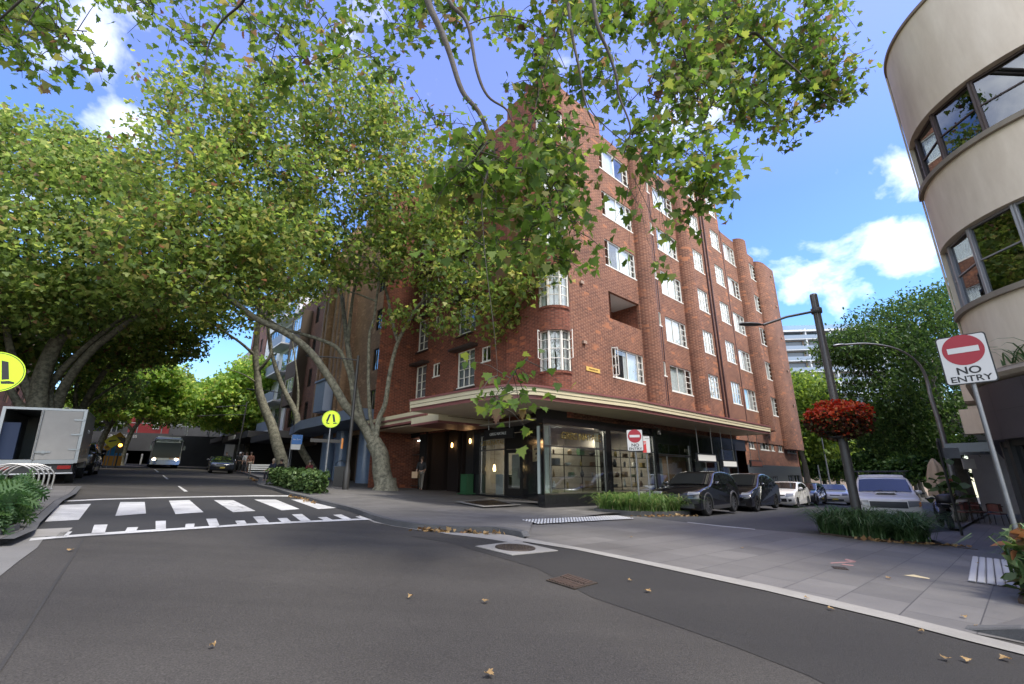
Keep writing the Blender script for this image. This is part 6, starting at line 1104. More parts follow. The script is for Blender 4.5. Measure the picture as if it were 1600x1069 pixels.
# ================================================================ OTHER BUILDINGS
def simple_block(name,label,W,u0,u1,z0,z1,depth,wm,holes,n=0,roofm=None):
    t=thing(name,label,'building',W.p((u0+u1)/2,n,max(z0,0))); mb=MB(); wall(mb,W,u0,u1,z0,z1,holes,.18,n)
    for u,s in ((u0,1),(u1,-1)): mb.face([W.p(u,n,z0),W.p(u,n-depth,z0),W.p(u,n-depth,z1),W.p(u,n,z1)],[(0,z0),(depth,z0),(depth,z1),(0,z1)])
    mb.face([W.p(u0,n-depth,z0),W.p(u1,n-depth,z0),W.p(u1,n-depth,z1),W.p(u0,n-depth,z1)],[(0,z0),(1,z0),(1,z1),(0,z1)])
    mb.face([W.p(u0,n,z1),W.p(u1,n,z1),W.p(u1,n-depth,z1),W.p(u0,n-depth,z1)],[(0,0),(1,0),(1,1),(0,1)]); mb.build('wall',wm,t)
    r=MB(); W.box(r,u0+.2,u1-.2,n-1.3,n-1.2,z0,z1-.1); 
    k=z0+.2
    while k<z1: W.box(r,u0+.2,u1-.2,n-1.2,n-.2,k-.08,k); k+=3.
    r.build('interior',inside,t); return t
gdark=glass('window_glass_dark',(.35,.38,.4),1.8); wdk=mat('frame_dark',(.035,.03,.028),.5); 
tanb=brick('tan_brick',(.29,.18,.10),(.22,.135,.075),(.19,.145,.10),patch=(.33,.215,.125)); brb=brick('brown_brick',(.155,.075,.05),(.10,.05,.037),(.09,.07,.055)); rdb=brick('dusky_brick',(.20,.10,.08),(.14,.07,.058),(.12,.09,.08))
rend=mat('white_render',(.62,.63,.65),.8,var=(.7,(.5,.51,.53),.3)); blur=mat('blue_grey_paint',(.20,.24,.32),.6,var=(2,(.15,.19,.26),.3)); grey_r=mat('grey_render',(.34,.34,.34),.85,var=(.8,(.26,.26,.26),.3))
# tan brick block with art deco piers
hs=[(-17.9+dx,-17.0+dx,5.6+3*k,7.2+3*k) for k in range(6) for dx in (0,)]
t=simple_block('tan_brick_building','tall tan brick building with ribbed piers next to the red corner block',LW,-21.6,-15.7,4.2,22.5,12,tanb,hs,-.1)
for (a,b_,c,d) in hs: window(t,LW,a,c,b_-a,d-c,[(.5,1),(.5,1)],n=-.2,fm=wdk,gl=gdark,curtain=(.5,1,'g'))
b=MB(); hs2=[(-25.5,-24.7,6+3*k,7.5+3*k) for k in range(5)]; wall(b,LW,-27.3,-21.6,4.2,21,hs2,.18,.25); LW.box(b,-27.3,-21.6,-3,.07,20.9,21); b.face([LW.p(-27.3,.25,4.2),LW.p(-27.3,-9,4.2),LW.p(-27.3,-9,21),LW.p(-27.3,.25,21)],[(0,4),(9,4),(9,21),(0,21)]); b.face([LW.p(-21.6,.25,4.2),LW.p(-21.6,-.1,4.2),LW.p(-21.6,-.1,21),LW.p(-21.6,.25,21)],[(0,4),(.4,4),(.4,21),(0,21)]); b.build('wall',tanb,t)
for (a,b_,c,d) in hs2: window(t,LW,a,c,b_-a,d-c,[(1,2)],n=.1,fm=wdk,gl=gdark)
for u in (-27.0,-26.2,-24.3,-23.4,-22.6,-21.8): pier(LW,half(u-.3,u+.3,.42,8) if False else [(u-.28,.25),(u-.28,.62),(u+.28,.62),(u+.28,.25)],5.0,21.6,'brick_pier',tanb).parent=t
for o in t.children:
    if o.name.startswith('brick_pier'): o.location=Vector(red.location)-Vector(t.location)
b=MB(); LW.box(b,-24.9,-22.9,.25,1.3,6.2,8.6); LW.box(b,-25.0,-22.8,.25,1.4,8.55,8.7); b.build('blue_box_bay',blur,t)
b=MB(); zA=5.15
P=[LW.p(-12.7,0),LW.p(-12.7,3.0),LW.p(-21.5,3.2),LW.p(-27.0,2.2),LW.p(-27.2,0)]; b.prism([Vector((p.x,p.y,zA-.62)) for p in P],[Vector((p.x,p.y,zA)) for p in P]); b.build('awning',blur,t)
blt=mat('blue_tile',(.17,.24,.36),.25,var=(3,(.13,.19,.30),.3))
for u,n,r in ((-15.1,-.0,.55),(-17.4,-.0,.55),(-20.8,.3,.5),(-23.4,.3,.5)): b=MB(); b.lathe(LW.p(u,n,.3),[(r,0),(r,4.3)],20); b.build('tiled_column',blt,t)
b=MB(); LW.box(b,-27.2,-15.7,-1.6,-1.5,.2,4.6,0); 
for u in (-16.2,-19.2,-22,-25.6): LW.box(b,u-.25,u+.25,-1.45,-.2,.2,4.6,1)
LW.box(b,-25.4,-22.2,-1.48,-1.42,1.2,3.4,2)
b.build('shop_recess',[dark,brb,mat('dim_glass',(.05,.05,.045),.1)],t)
wtext('lettering','Chocolate Co',.42,mat('script_sign',(.8,.75,.6),.5,emit=((1,.9,.7),.6)),LW,-24.0,-1.35,3.9,par=t,sx=1.)
# brown brick block with projecting window bay
hs=[(-31.2,-30.3,6.2+3.1*k,7.9+3.1*k) for k in range(4)]+[(-35.6,-32.6,5.9+3.1*k,7.6+3.1*k) for k in (0,)]
t=simple_block('brown_brick_building','brown brick block with projecting window bays beyond the tan one',LW,-36.6,-27.35,4.6,18.5,12,brb,hs,0)
for (a,b_,c,d) in hs: window(t,LW,a,c,b_-a,d-c,[(.25,1)]*4 if b_-a>1.5 else [(.5,1),(.5,1)],n=-.1,fm=wdk,gl=gdark,curtain=(.2,.8,'w'))
for k in range(3):
    z=9.0+3.1*k; b=MB(); LW.box(b,-35.4,-32.2,0,.9,z-1.2,z); LW.box(b,-35.4,-32.2,0,.9,z+1.45,z+1.9); LW.box(b,-32.5,-32.2,0,.9,z,z+1.45); LW.box(b,-35.4,-35.1,0,.9,z,z+1.45); b.build('window_bay',brb,t); window(t,LW,-35.1,z,2.6,1.45,[(.33,1)]*3,n=.82,curtain=(.1,.9,'w'))
b=MB(); LW.box(b,-36.6,-27.35,-1.2,-1.1,.8,4.6,0); LW.box(b,-36.6,-27.35,-.2,0,3.9,4.6,1); b.build('shop_recess',[dark,brb],t)
b=MB(); LW.box(b,-36.4,-27.6,0,2.8,4.4,4.95); b.build('awning',mat('dark_awning',(.03,.03,.032),.6),t)
# white rendered block
hs=[(-47.4+1.25*i,-46.5+1.25*i,6.0,8.4) for i in range(5)]+[(-47.2,-42.8,9.8+3.2*k,11.8+3.2*k) for k in range(3)]
t=simple_block('white_rendered_building','white rendered block with blue grey balcony panels up the street',LW,-48.2,-36.7,5.2,20.5,12,rend,hs,.1)
for (a,b_,c,d) in hs: window(t,LW,a,c,b_-a,d-c,[(.25,1)]*4 if b_-a>1.5 else [(.5,1),(.5,1)],n=-.05,fm=wdk,gl=gdark,curtain=(.2,.9,'w'))
for k in range(5): b=MB(); LW.box(b,-41.6,-37.0,.1,1.3,5.6+3.0*k,5.75+3.0*k,1); LW.box(b,-41.6,-37.0,1.22,1.3,5.75+3.0*k,6.7+3.0*k,0); LW.box(b,-40,-38,.10,.14,6.2+3*k,8.2+3*k,2); b.build('balcony',[blur,rend,gdark],t)
b=MB(); LW.box(b,-48.2,-36.7,-1,-.9,1,5.2,0); LW.box(b,-48,-37,.1,3.0,5.0,5.6,1); LW.box(b,-45,-42,2.95,3.05,5.1,5.5,2); b.build('shop_recess_awning',[dark,MATS['dark_awning'],mat('sign_pale',(.4,.4,.38),.5)],t)
# dusky red block, then pale ones
hs=[(-55.2+2.2*i,-54.2+2.2*i,7.2+3.1*k,8.9+3.1*k) for i in range(3) for k in range(5)]
t=simple_block('dusky_brick_building','dusky red brick block with plain dark windows far up the street',LW,-56,-48.3,5.6,24,12,rdb,hs,.2)
for (a,b_,c,d) in hs: window(t,LW,a,c,b_-a,d-c,[(.5,1),(.5,1)],n=.1,fm=wdk,gl=gdark)
b=MB(); LW.box(b,-56,-48.3,-1,-.9,1,5.6,0); LW.box(b,-55.5,-48.5,.2,3.0,5.3,5.8,1); b.build('shop_recess_awning',[dark,MATS['dark_awning']],t)
hs=[(-66+2.4*i,-65+2.4*i,8+3.2*k,9.7+3.2*k) for i in range(4) for k in range(3)]
t=simple_block('pale_rendered_building','pale grey rendered block at the far bend',LW,-67,-56.1,2.5,18,12,grey_r,hs,.1)
for (a,b_,c,d) in hs: window(t,LW,a,c,b_-a,d-c,[(.5,1),(.5,1)],n=0,fm=wdk,gl=gdark)
# left side of the street, mostly behind the trees
LL=Wall((-27.5,14.0),math.atan2(.80,-.60)+math.pi)   # faces the street
class _: pass
LL=Wall((-33.5,25.0),R(127)); 
if (LL.N.x*1+LL.N.y*(-.2))<0: LL=Wall((-33.5,25.0),R(127)-math.pi)
sgn=1 if LL.X.y>0 else -1
for (u0,u1,zt,wm,lb,nm) in ((-22,-4,15,brb,'brown brick block half hidden by trees on the far left','brown_brick_building'),(-3.8,14,13,grey_r,'grey block half hidden behind the leaning plane trees','grey_rendered_building'),(14.2,34,16,rdb,'red brick block behind the trees at the graffiti corner','dusky_brick_building')):
    a,b_=(u0,u1) if sgn>0 else (-u1,-u0); hs=[(a+1+3.*i,a+2.4+3.*i,4.6+3.1*k,6.3+3.1*k) for i in range(int((b_-a)/3)) for k in range(3)]
    t=simple_block(nm,lb,LL,a,b_,-1,zt,10,wm,hs,0)
    for (p,q,c,d) in hs: window(t,LL,p,c,q-p,d-c,[(.5,1),(.5,1)],n=-.1,fm=wdk,gl=gdark,curtain=(.2,.8,'w') if (int(p*7)%3==0) else None)
    b=MB(); LL.box(b,a+.3,b_-.3,.0,2.2,3.9,4.3); b.build('awning',MATS['dark_awning'],t); b=MB(); LL.box(b,a+.3,b_-.3,.01,.05,.6,3.4); b.build('shopfront',mat('dim_glass',(.05,.05,.045),.1),t)
# underpass, hoarding and scaffold that close the street
E0=gnd(205,725); UW=Wall((E0.x,E0.y),R(28)); zg=E0.z
t=thing('underpass','dark concrete underpass with a black mouth closing the street','underpass',UW.p(0,0,zg)); ucon=mat('dark_concrete',(.045,.047,.05),.8,var=(1.2,(.03,.03,.033),.3))
b=MB()
for (u0,u1,z0,z1) in ((-22,-3.4,0,3.9),(3.6,11,0,3.7),(-3.4,3.6,2.65,3.9)): UW.box(b,u0,u1,-.8,0,zg-1+z0,zg+z1)
b.build('front_wall',ucon,t); b=MB(); UW.box(b,-3.4,3.6,-9,-8.8,zg-1,zg+3); UW.box(b,-3.6,-3.4,-9,-.8,zg-1,zg+3);UW.box(b,3.6,3.8,-9,-.8,zg-1,zg+3); UW.box(b,-3.4,3.6,-9,-.8,zg+2.65,zg+2.8); b.build('tunnel',dark,t)
wtext('lettering','KINGS CROSS',.5,mat('far_letters',(.40,.40,.40),.6),UW,-1.6,.02,zg+3.4,par=t)
t=thing('red_hoarding','tall dark red hoarding with a white sign above the underpass','hoarding',UW.p(.5,-1,zg+3.9)); rh=mat('hoarding_red',(.22,.018,.02),.7,var=(1,(.15,.012,.015),.3)); b=MB(); UW.box(b,-1.6,2.8,-2.6,-2.2,zg+3.9,zg+9.5); b.build('panel',rh,t); b=MB(); UW.box(b,1.0,1.7,-2.19,-2.15,zg+4.6,zg+6.3); b.build('white_sign',platew,t)
t=thing('scaffold','grey tube scaffold standing around the red hoarding','scaffold',UW.p(0,-1.5,zg+3.9)); sm=mat('scaffold_tube',(.20,.22,.22),.5,metal=.5); b=MB()
for u in np.arange(-16,14,2.6):
    for n in (-1.0,-3.2): b.tube([UW.p(u,n,zg+3.9),UW.p(u,n,zg+8.6)],.06,5)
for z in (5.2,6.7,8.2):
    for n in (-1.0,-3.2): b.tube([UW.p(-16,n,zg+z),UW.p(13.5,n,zg+z)],.06,5)
for u in (-12.,-4.,8): b.tube([UW.p(u,-1,zg+3.9),UW.p(u+4,-1,zg+8.2)],.06,5)
b.build('tubes',sm,t); b=MB(); 
for z in (5.2,6.7): UW.box(b,-16,-4,-3.2,-1,zg+z-.06,zg+z); UW.box(b,6,13.5,-3.2,-1,zg+z-.06,zg+z)
b.build('planks',mat('plank',(.22,.19,.15),.8),t)
b=MB(); UW.box(b,-30,13,-14,-12,zg,zg+7.5); o=b.build('dark_block',ucon); tag(o,'dark building mass behind the scaffold','building')
for i,u in enumerate((-3.2,-1.8,-.3,1.2,2.7)):
    q=UW.p(u,1.6,0); b=MB(); b.lathe(gp(q.x,q.y,.0),[(.09,0),(.09,1.25),(0,1.3)],10); b.lathe(gp(q.x,q.y,.9),[(.094,0),(.094,.16)],10); o=b.build('bollard',mat('bollard_pale',(.42,.41,.38),.5)); tag(o,'pale bollard in the row across the underpass mouth','bollard','bollards across the underpass mouth')
q=gnd(128,729); gw_=Wall((q.x,q.y),R(20)); t=thing('graffiti_wall','low grey wall covered with black graffiti left of the blue banner','wall',q); b=MB(); gw_.box(b,-3.2,.7,-.3,0,q.z-.5,q.z+2.2); b.build('wall',mat('graffiti_grey',(.26,.26,.27),.8,var=(1.4,(.05,.05,.055),.03)),t); wtext('lettering','P KSR',1.5,mat('graffiti_black',(.02,.02,.022),.7),gw_,-.9,.02,q.z+1.1,par=t)
# ---- cream curved building on the right -----------------------------------
cst=mat('cream_stucco',(.78,.68,.53),.8,var=(1.7,(.64,.54,.405),.16,.25),bump=(9,.15)); CC=Vector((12.94,8.70,0)); CR=2.7
def cpt(deg,z,dr=0.):
    """runs along the side street, round the curved corner, then along the main street"""
    if deg<133: q=CC+Vector((math.cos(R(133)),math.sin(R(133)),0))*(CR+dr)+Vector((math.cos(R(43)),math.sin(R(43)),0))*((133-deg)*.25)
    elif deg>218: q=CC+Vector((math.cos(R(218)),math.sin(R(218)),0))*(CR+dr)+Vector((math.cos(R(308)),math.sin(R(308)),0))*((deg-218)*.12)
    else: a=R(deg); q=CC+Vector((math.cos(a),math.sin(a),0))*(CR+dr)
    return Vector((q.x,q.y,z))
cb=thing('curved_building','cream rendered building with a rounded corner and ribbon windows on the right','building',cpt(175,-.3))
degs=list(np.linspace(41,133,10))+list(np.linspace(135,218,36))+list(np.linspace(222,330,12)); WIN=(137.5,300)
def cstrip(mb,z0,z1,dr0=0,dr1=0,d0=0,d1=1e9,m=0):
    D=[d for d in degs if d0-.1<=d<=d1+.1]
    if D[0]>d0 and d0>0: D=[d0]+D
    mb.grid([[cpt(d,z0,dr0) for d in D],[cpt(d,z1,dr1) for d in D]],m=m)
b=MB(); zs=[(2.95,5.10),(6.80,8.52),(9.98,12.72)]
for z0,z1 in zs: cstrip(b,z0,z1)
for z0,z1 in ((5.10,6.80),(8.52,9.98)): cstrip(b,z0,z1,d1=WIN[0])
for z in (6.80,9.98): cstrip(b,z,z,-.22,0,WIN[0])
for z0,z1 in ((5.10,6.80),(8.52,9.98)): d=WIN[0]; b.face([cpt(d,z0),cpt(d,z1),cpt(d,z1,-.22),cpt(d,z0,-.22)])
b.face([cpt(d,12.72,0) for d in degs]+[CC+Vector((22,12,12.72)),])
b.build('wall',cst,cb)
b=MB(); 
for z in (5.10,8.52): cstrip(b,z-.10,z-.10,0,.09,WIN[0]-1.5); cstrip(b,z-.10,z+.02,.09,.09,WIN[0]-1.5); cstrip(b,z+.02,z+.05,.09,-.2,WIN[0]-1.5)
b.build('sill_band',mat('sill_stain',(.30,.26,.20),.8,var=(3,(.2,.17,.13),.3)),cb)
b=MB(); cstrip(b,12.66,12.66,0,.05); cstrip(b,12.66,12.74,.05,.05); cstrip(b,12.74,12.76,.05,-.3); b.build('coping',mat('coping_brown',(.25,.19,.14),.7),cb)
b=MB(); 
for z0,z1,d0,d1 in ((3.30,3.36,0,.16),(3.36,3.44,.16,.22),(3.44,3.52,.22,.10),(3.52,3.58,.10,.0)): cstrip(b,z0,z1,d0,d1)
b.build('cornice',mat('cornice_old',(.42,.36,.28),.85,var=(4,(.24,.20,.15),.25)),cb)
g2=glass('ribbon_glass',(.16,.17,.18),2.2); 
for z0,z1,fmx in ((5.15,6.80,mat('ribbon_frame_grey',(.30,.30,.31),.45,metal=.4)),(8.57,9.98,mat('ribbon_frame_brown',(.075,.055,.05),.5))):
    DV=[138,147,168,190,212,236,262,290]; f=MB(); g=MB()
    for a,e in zip(DV[:-1],DV[1:]):
        P,Q=cpt(a,0,-.14),cpt(e,0,-.14); d=(Q-P).normalized(); nn=Vector((d.y,-d.x,0)); ax=(d,nn,Vector((0,0,1))); ln=(Q-P).length
        f.box(P+Vector((0,0,(z0+z1)/2)),(.085,.10,z1-z0),ax); f.box(Q+Vector((0,0,(z0+z1)/2)),(.085,.10,z1-z0-.01),ax)
        for z in (z0+.03,z1-.03,(z0+z1)/2): f.box((P+Q)/2+Vector((0,0,z)),(ln-.08,.06,.05 if abs(z-(z0+z1)/2)>.1 else .03),ax)
        g.box((P+Q)/2+Vector((0,0,(z0+z1)/2)),(ln-.06,.008,z1-z0-.08),ax)
    w=f.build('ribbon_window',fmx,cb); g.build('pane',g2,w)
b=MB(); cstrip(b,-.4,12.6,-1.6,-1.6); 
for z in (3.0,6.9,10.1): cstrip(b,z,z,-1.6,-.3)
b.build('interior',mat('office_dim',(.16,.15,.14),.9),cb)
b=MB(); cstrip(b,2.12,3.28,.12,.12); cstrip(b,2.12,2.12,-.3,.12); cstrip(b,3.28,3.32,.12,.0); cstrip(b,2.70,2.71,.123,.123,m=1)
for d in (120,141,158,176,194,212): b.face([cpt(d,2.13,.124),cpt(d+.35,2.13,.124),cpt(d+.35,3.27,.124),cpt(d,3.27,.124)],m=1)
b.build('fascia',[mat('fascia_dark',(.055,.047,.052),.55,var=(2,(.04,.035,.038),.3)),plast],cb)
f=MB(); g=MB()
for a,e in zip((60,100,133,150,170,190,212,240),(100,133,150,170,190,212,240,290)):
    P,Q=cpt(a,0,-.15),cpt(e,0,-.15); d=(Q-P).normalized(); nn=Vector((d.y,-d.x,0)); ax=(d,nn,Vector((0,0,1))); ln=(Q-P).length
    f.box(P+Vector((0,0,.9)),(.12,.16,2.5),ax)
    for z,h in ((-.1,.7),(2.06,.14)): f.box((P+Q)/2+Vector((0,0,z)),(ln,.1,h),ax)
    g.box((P+Q)/2+Vector((0,0,1.1)),(ln-.1,.01,1.8),ax)
w=f.build('shopfront_frame',plast,cb); g.build('pane',g2,w)
b=MB(); b.tube([cpt(134.5,z,.03) for z in (3.4,6,9,12.6)],.022,7); b.build('downpipe',cst,cb)
# wall plants on the cornice
pp=cpt(200,3.55,.1); t=thing('ledge_plant','scrappy fern growing from the cream cornice','plant',cpt(178,3.55,.1)); C=np.array([list(cpt(178+RNG.normal()*5,3.58,.05)) for _ in range(26)]); blades('fronds',C,strap2,t,h=.5,w=.035,arch=1.3)
# ---- shops continuing up the right side behind the cafe
KW=Wall(rp(0,11.95),R(43)); KW=Wall((KW.o.x,KW.o.y),R(43)+math.pi)   # faces the side street; u runs back towards the corner
t=thing('white_shop_row','white painted shop row with slatted metal awnings behind the big tree','building',KW.p(-30,0,-.6)); wp=mat('white_masonry',(.50,.50,.48),.8,var=(1.2,(.40,.39,.37),.3)); b=MB(); KW.box(b,-60,-16.5,-8,0,-2,6.5,0); KW.box(b,-62,-34,-8,2.1,-3,7.5,0); KW.box(b,-27.5,-26.5,0,.05,-.6,1.6,1); KW.box(b,-23,-22,0,.05,-.6,1.5,1); b.build('wall',[wp,dark],t)
sl=mat('slat_metal',(.16,.18,.20),.4,metal=.6)
for i,(u,z) in enumerate(((-21,2.6),(-27,2.9),(-34,3.4))):
    b=MB()
    for k in range(7): KW.box(b,u-2.2,u+2.2,.15+k*.26,.32+k*.26,z+.05*k-.03,z+.05*k)
    KW.box(b,u-2.3,u-2.2,.0,2.1,z-.05,z+.4); KW.box(b,u+2.2,u+2.3,.0,2.1,z-.05,z+.4); b.build('slatted_awning',sl,t)
for q in ((-19.0,-18.2,0,1.2,3.4,4.6),(-20.5,-18.2,0,.9,5.0,5.9),(-24.0,-22.6,0,1.0,4.0,5.2)): b=MB(); KW.box(b,*q); b.build('balcony_box',cst,t)
wtext('lettering','Stuzzichini',.5,mat('wall_script',(.12,.12,.12),.7),KW,-24.5,.03,1.2,par=t)
# tall apartment tower far behind
q=at(1295,740,112); TWa=Wall((q.x-10,q.y+4),R(-6)); t=thing('apartment_tower','tall pale apartment tower with tan walls and blue balconies in the distance','building',TWa.p(0,0,0)); b=MB(); TWa.box(b,-12,42,-14,0,-6,38,0); b.build('wall',[mat('tower_tan',(.42,.32,.24),.8)],t)
tb=mat('tower_white',(.58,.60,.62),.7); tg_=glass('balcony_glass',(.30,.40,.50),2.0); tgl=mat('tower_window',(.10,.14,.19),.1)
for k in range(12):
    z=4.0+2.9*k; b=MB(); TWa.box(b,-12.2,42,0,1.5,z-.22,z,0)
    for u in range(-11,42,6): TWa.box(b,u,u+4.4,.01,.06,z+.1,z+2.5,2)
    for u in range(-12,42,6): TWa.box(b,u-.15,u+.15,0,1.45,z,z+2.68,0)
    TWa.box(b,-12,42,1.42,1.48,z+.05,z+1.0,1); b.build('balcony',[tb,mat('balcony_panel',(.22,.28,.36),.3),tgl],t)
b=MB(); TWa.box(b,-12.2,42,-.2,1.6,37.8,38.3); TWa.box(b,4,8,-6,-2,38.3,42); b.build('roof',[tb],t); b=MB(); TWa.box(b,-12,42,1.4,1.45,38.3,39.5); b.build('roof_rail',tg_,t)
# ================================================================ STREET FURNITURE, SIGNS
galv=mat('galvanised',(.24,.25,.26),.45,metal=.6,var=(6,(.17,.175,.18),.3)); pole_d=mat('pole_charcoal',(.06,.058,.056),.45,var=(4,(.04,.038,.037),.3)); bink=mat('bin_charcoal',(.035,.034,.032),.45); ynf=mat('fluoro_yellow',(.50,.72,.02),.45); signw=mat('sign_face',(.60,.60,.58),.5); signk=mat('sign_ink',(.012,.012,.012),.5); signr=mat('sign_red',(.33,.012,.025),.45); signor=mat('sign_bright_red',(.55,.03,.03),.45)
def face_to(p,q=(0,0)): d=Vector((q[0]-p[0],q[1]-p[1])); return math.atan2(d.y,d.x)+R(90)
def disc(b,c,r,y0,y1,n=36,m=0): b.prism([Vector((c[0]+r*math.cos(2*math.pi*i/n),y1,c[1]+r*math.sin(2*math.pi*i/n))) for i in range(n)],[Vector((c[0]+r*math.cos(2*math.pi*i/n),y0,c[1]+r*math.sin(2*math.pi*i/n))) for i in range(n)],m=m)
def rrect(b,w,h,r,y0,y1,cz=0,m=0):
    P=[]
    for sx,sz,a0 in ((1,1,0),(-1,1,90),(-1,-1,180),(1,-1,270)):
        for k in range(5): a=R(a0+22.5*k); P.append((sx*(w/2-r)+r*math.cos(a),cz+sz*(h/2-r)+r*math.sin(a)))
    b.prism([Vector((x,y1,z)) for x,z in P],[Vector((x,y0,z)) for x,z in P],m=m)
def no_entry(label,c,rz,w,h,zg,lean=0.):
    t=thing('no_entry_sign',label,'road sign',(c[0],c[1],zg),rz); z=c[2]-zg
    b=MB(); b.tube([(0,.05,-.1),(0,.05,z+h*.42)],.032,10); b.build('pole',galv,t,world=False)
    b=MB(); b.tube([(-.06,.02,z-.15),(.06,.02,z-.15)],.02,6); b.build('bracket',galv,t,world=False)
    b=MB(); rrect(b,w,h,.05,-.012,.0,z); b.build('board_edge',signk,t,world=False); b=MB(); rrect(b,w-.035,h-.035,.04,-.015,-.012,z); f=b.build('board',signw,t,world=False)
    b=MB(); disc(b,(0,z+h*.19),w*.415,-.018,-.0152); b.build('red_disc',signr,f,world=False)
    b=MB(); b.bx(-w*.31,w*.31,-.0215,-.0182,z+h*.19-w*.075,z+h*.19+w*.075); b.build('white_bar',signw,f,world=False)
    text('lettering','NO',h*.20,signk,f,(0,-.017,z-h*.235),(R(90),0,0),ext=.0015,sx=1.15,bold=.003); text('lettering','ENTRY',h*.165,signk,f,(0,-.017,z-h*.40),(R(90),0,0),ext=.0015,sx=1.18,bold=.002); return t
c=(7.28,7.08,3.17); no_entry('large no entry sign close by on a thick grey pole before the cream building',c,face_to(c,(-1.2,0)),.60,.80,G(c[0],c[1],.02))
c=at(992,688,17.6); no_entry('smaller no entry sign standing in the strap grass bed by the shops',c,face_to(c,(1.2,0)),.60,.80,G(c.x,c.y,.1))
# parking plate behind it
c=at(1009.5,694.5,18.0); t=thing('parking_sign','narrow red and white parking sign behind the small no entry sign','road sign',(c.x,c.y,G(c.x,c.y,.1)),face_to(c,(6,0))); z=c.z-t.location.z
b=MB(); b.tube([(0,.04,-.1),(0,.04,z+.25)],.028,8); b.build('pole',galv,t,world=False); b=MB(); rrect(b,.30,.62,.02,-.008,.0,z); b.build('board',signw,t,world=False); b=MB(); b.bx(-.15,.0,-.011,-.0082,z-.31,z+.12); b.build('red_panel',signor,t,world=False)
text('lettering','2P',.13,signw,t,(-.075,-.0125,z+.03),(R(90),0,0),ext=.001); text('lettering','TICKET',.05,signk,t,(.05,-.0095,z+.22),(R(90),0,0),ext=.001)
# pedestrian crossing signs: walking legs on a fluorescent disc
def ped_sign(label,c,rz,d,zg):
    t=thing('pedestrian_sign',label,'road sign',(c[0],c[1],zg),rz); z=c[2]-zg; r=d/2
    b=MB(); b.tube([(0,.05,-.1),(0,.05,z+r*.6)],.03,10); b.build('pole',galv,t,world=False); b=MB(); disc(b,(0,z),r,-.01,.0); f=b.build('disc',ynf,t,world=False)
    b=MB(); n=40
    for i in range(n):
        a,e=2*math.pi*i/n,2*math.pi*(i+1)/n; ro,ri=r*.955,r*.925; b.face([Vector((q*math.cos(g_),-.0115,z+q*math.sin(g_))) for q,g_ in ((ro,a),(ro,e),(ri,e),(ri,a))][::-1])
    b.build('ring',signk,f,world=False)
    for s in (-1,1):
        b=MB(); leg=[(s*.06,.58),(s*.30,.55),(s*.50,-.30),(s*.26,-.36)]; sh=[(s*.24,-.44),(s*.52,-.38),(s*(.70 if s>0 else .56),-.42),(s*(.72 if s>0 else .5),-.50),(s*.28,-.56)]
        if s<0: sh=[(-.52,-.38),(-.26,-.43),(-.10,-.52),(-.16,-.58),(-.54,-.50)]; leg=[(-.06,.58),(-.30,.55),(-.56,-.28),(-.34,-.36)]
        for q in (leg,sh): P=[Vector((x*r,-.0125,z+y*r)) for x,y in q]; b.prism([p+Vector((0,.0022,0)) for p in P],P)
        b.build('leg_symbol',signk,f,world=False)
    return t
c=ray(-6,581)*(8.4/FPX)+Vector((0,0,CAMH)); ped_sign('yellow crossing sign at the left kerb, large and close',c,face_to(c),.75,G(c.x,c.y,.1))
c=at(517.5,655,20.0); ped_sign('yellow crossing sign with both legs standing before the plane tree',c,face_to(c),.74,G(c.x,c.y,KH))
# bus stop plate on a leaning pole
c=at(456.5,691,27); t=thing('bus_stop_sign','blue and white bus stop plate on a slim pole','bus stop sign',(c.x+.3,c.y,G(c.x,c.y,KH)),face_to(c)); z=c.z-t.location.z
b=MB(); b.tube([(-.32,.02,-.1),(-.32,.02,z+.4)],.025,8); b.build('pole',galv,t,world=False); b=MB(); b.bx(-.3,.25,-.02,.0,z-.12,z+.42); b.build('blue_plate',mat('bus_blue_plate',(.02,.14,.42),.4),t,world=False); b=MB(); b.bx(-.3,.2,-.02,.0,z-.42,z-.125); b.build('white_plate',signw,t,world=False); text('lettering','Bus Zone',.10,signw,t,(-.03,-.023,z+.15),(R(90),0,0))
# ---- lamp post with the flower basket
lb_=gp(10.15,14.25,.03); t=thing('street_lamp','charcoal lamp post with a side arm and a red flower basket around it','street lamp',lb_); Hh=at(1268,460,14.25).z-lb_.z
b=MB(); b.tube([(0,0,-.1),(0,0,.5),(0,0,2.9)],.125,14); b.build('pole',pole_d,t,world=False)
b=MB(); b.lathe((0,0,0),[(.10,2.9),(.10,Hh),(.0,Hh+.01)],12)
for k in range(12): a=2*math.pi*k/12; b.box((.1*math.cos(a),.1*math.sin(a),(2.95+Hh)/2),(.022,.022,Hh-3.),(Vector((math.cos(a),math.sin(a),0)),Vector((-math.sin(a),math.cos(a),0)),Vector((0,0,1))))
b.build('fluted_shaft',mat('pole_grey',(.115,.108,.10),.4,metal=.3),t,world=False)
az=at(1276,486,14.25).z-lb_.z; end=at(1170,507,14.0)-Vector(lb_)
b=MB(); b.lathe((0,0,az),[(.10,-.10),(.16,-.08),(.165,.08),(.10,.10)],14); b.tube([(0,0,az),(end.x*.45,end.y*.45,az+(end.z-az)*.45),(end.x*.8,end.y*.8,end.z)],.04,8); b.build('arm',pole_d,t,world=False)
d=Vector((end.x,end.y,0)).normalized(); b=MB(); X=d; Y=Vector((-d.y,d.x,0)); c=Vector((end.x,end.y,end.z)); b.grid([[c+X*x+Y*(w*math.cos(a))+Vector((0,0,h*math.sin(a)*(.6 if math.sin(a)<0 else 1))) for a in [2*math.pi*k/10 for k in range(10)]] for x,w,h in ((-.45,.04,.04),(-.3,.12,.06),(0.05,.15,.07),(.25,.12,.05),(.33,.02,.02))],closed=True); b.build('lamp_head',pole_d,t,world=False)
bz=at(1308,655,14.25).z; kz=2.75
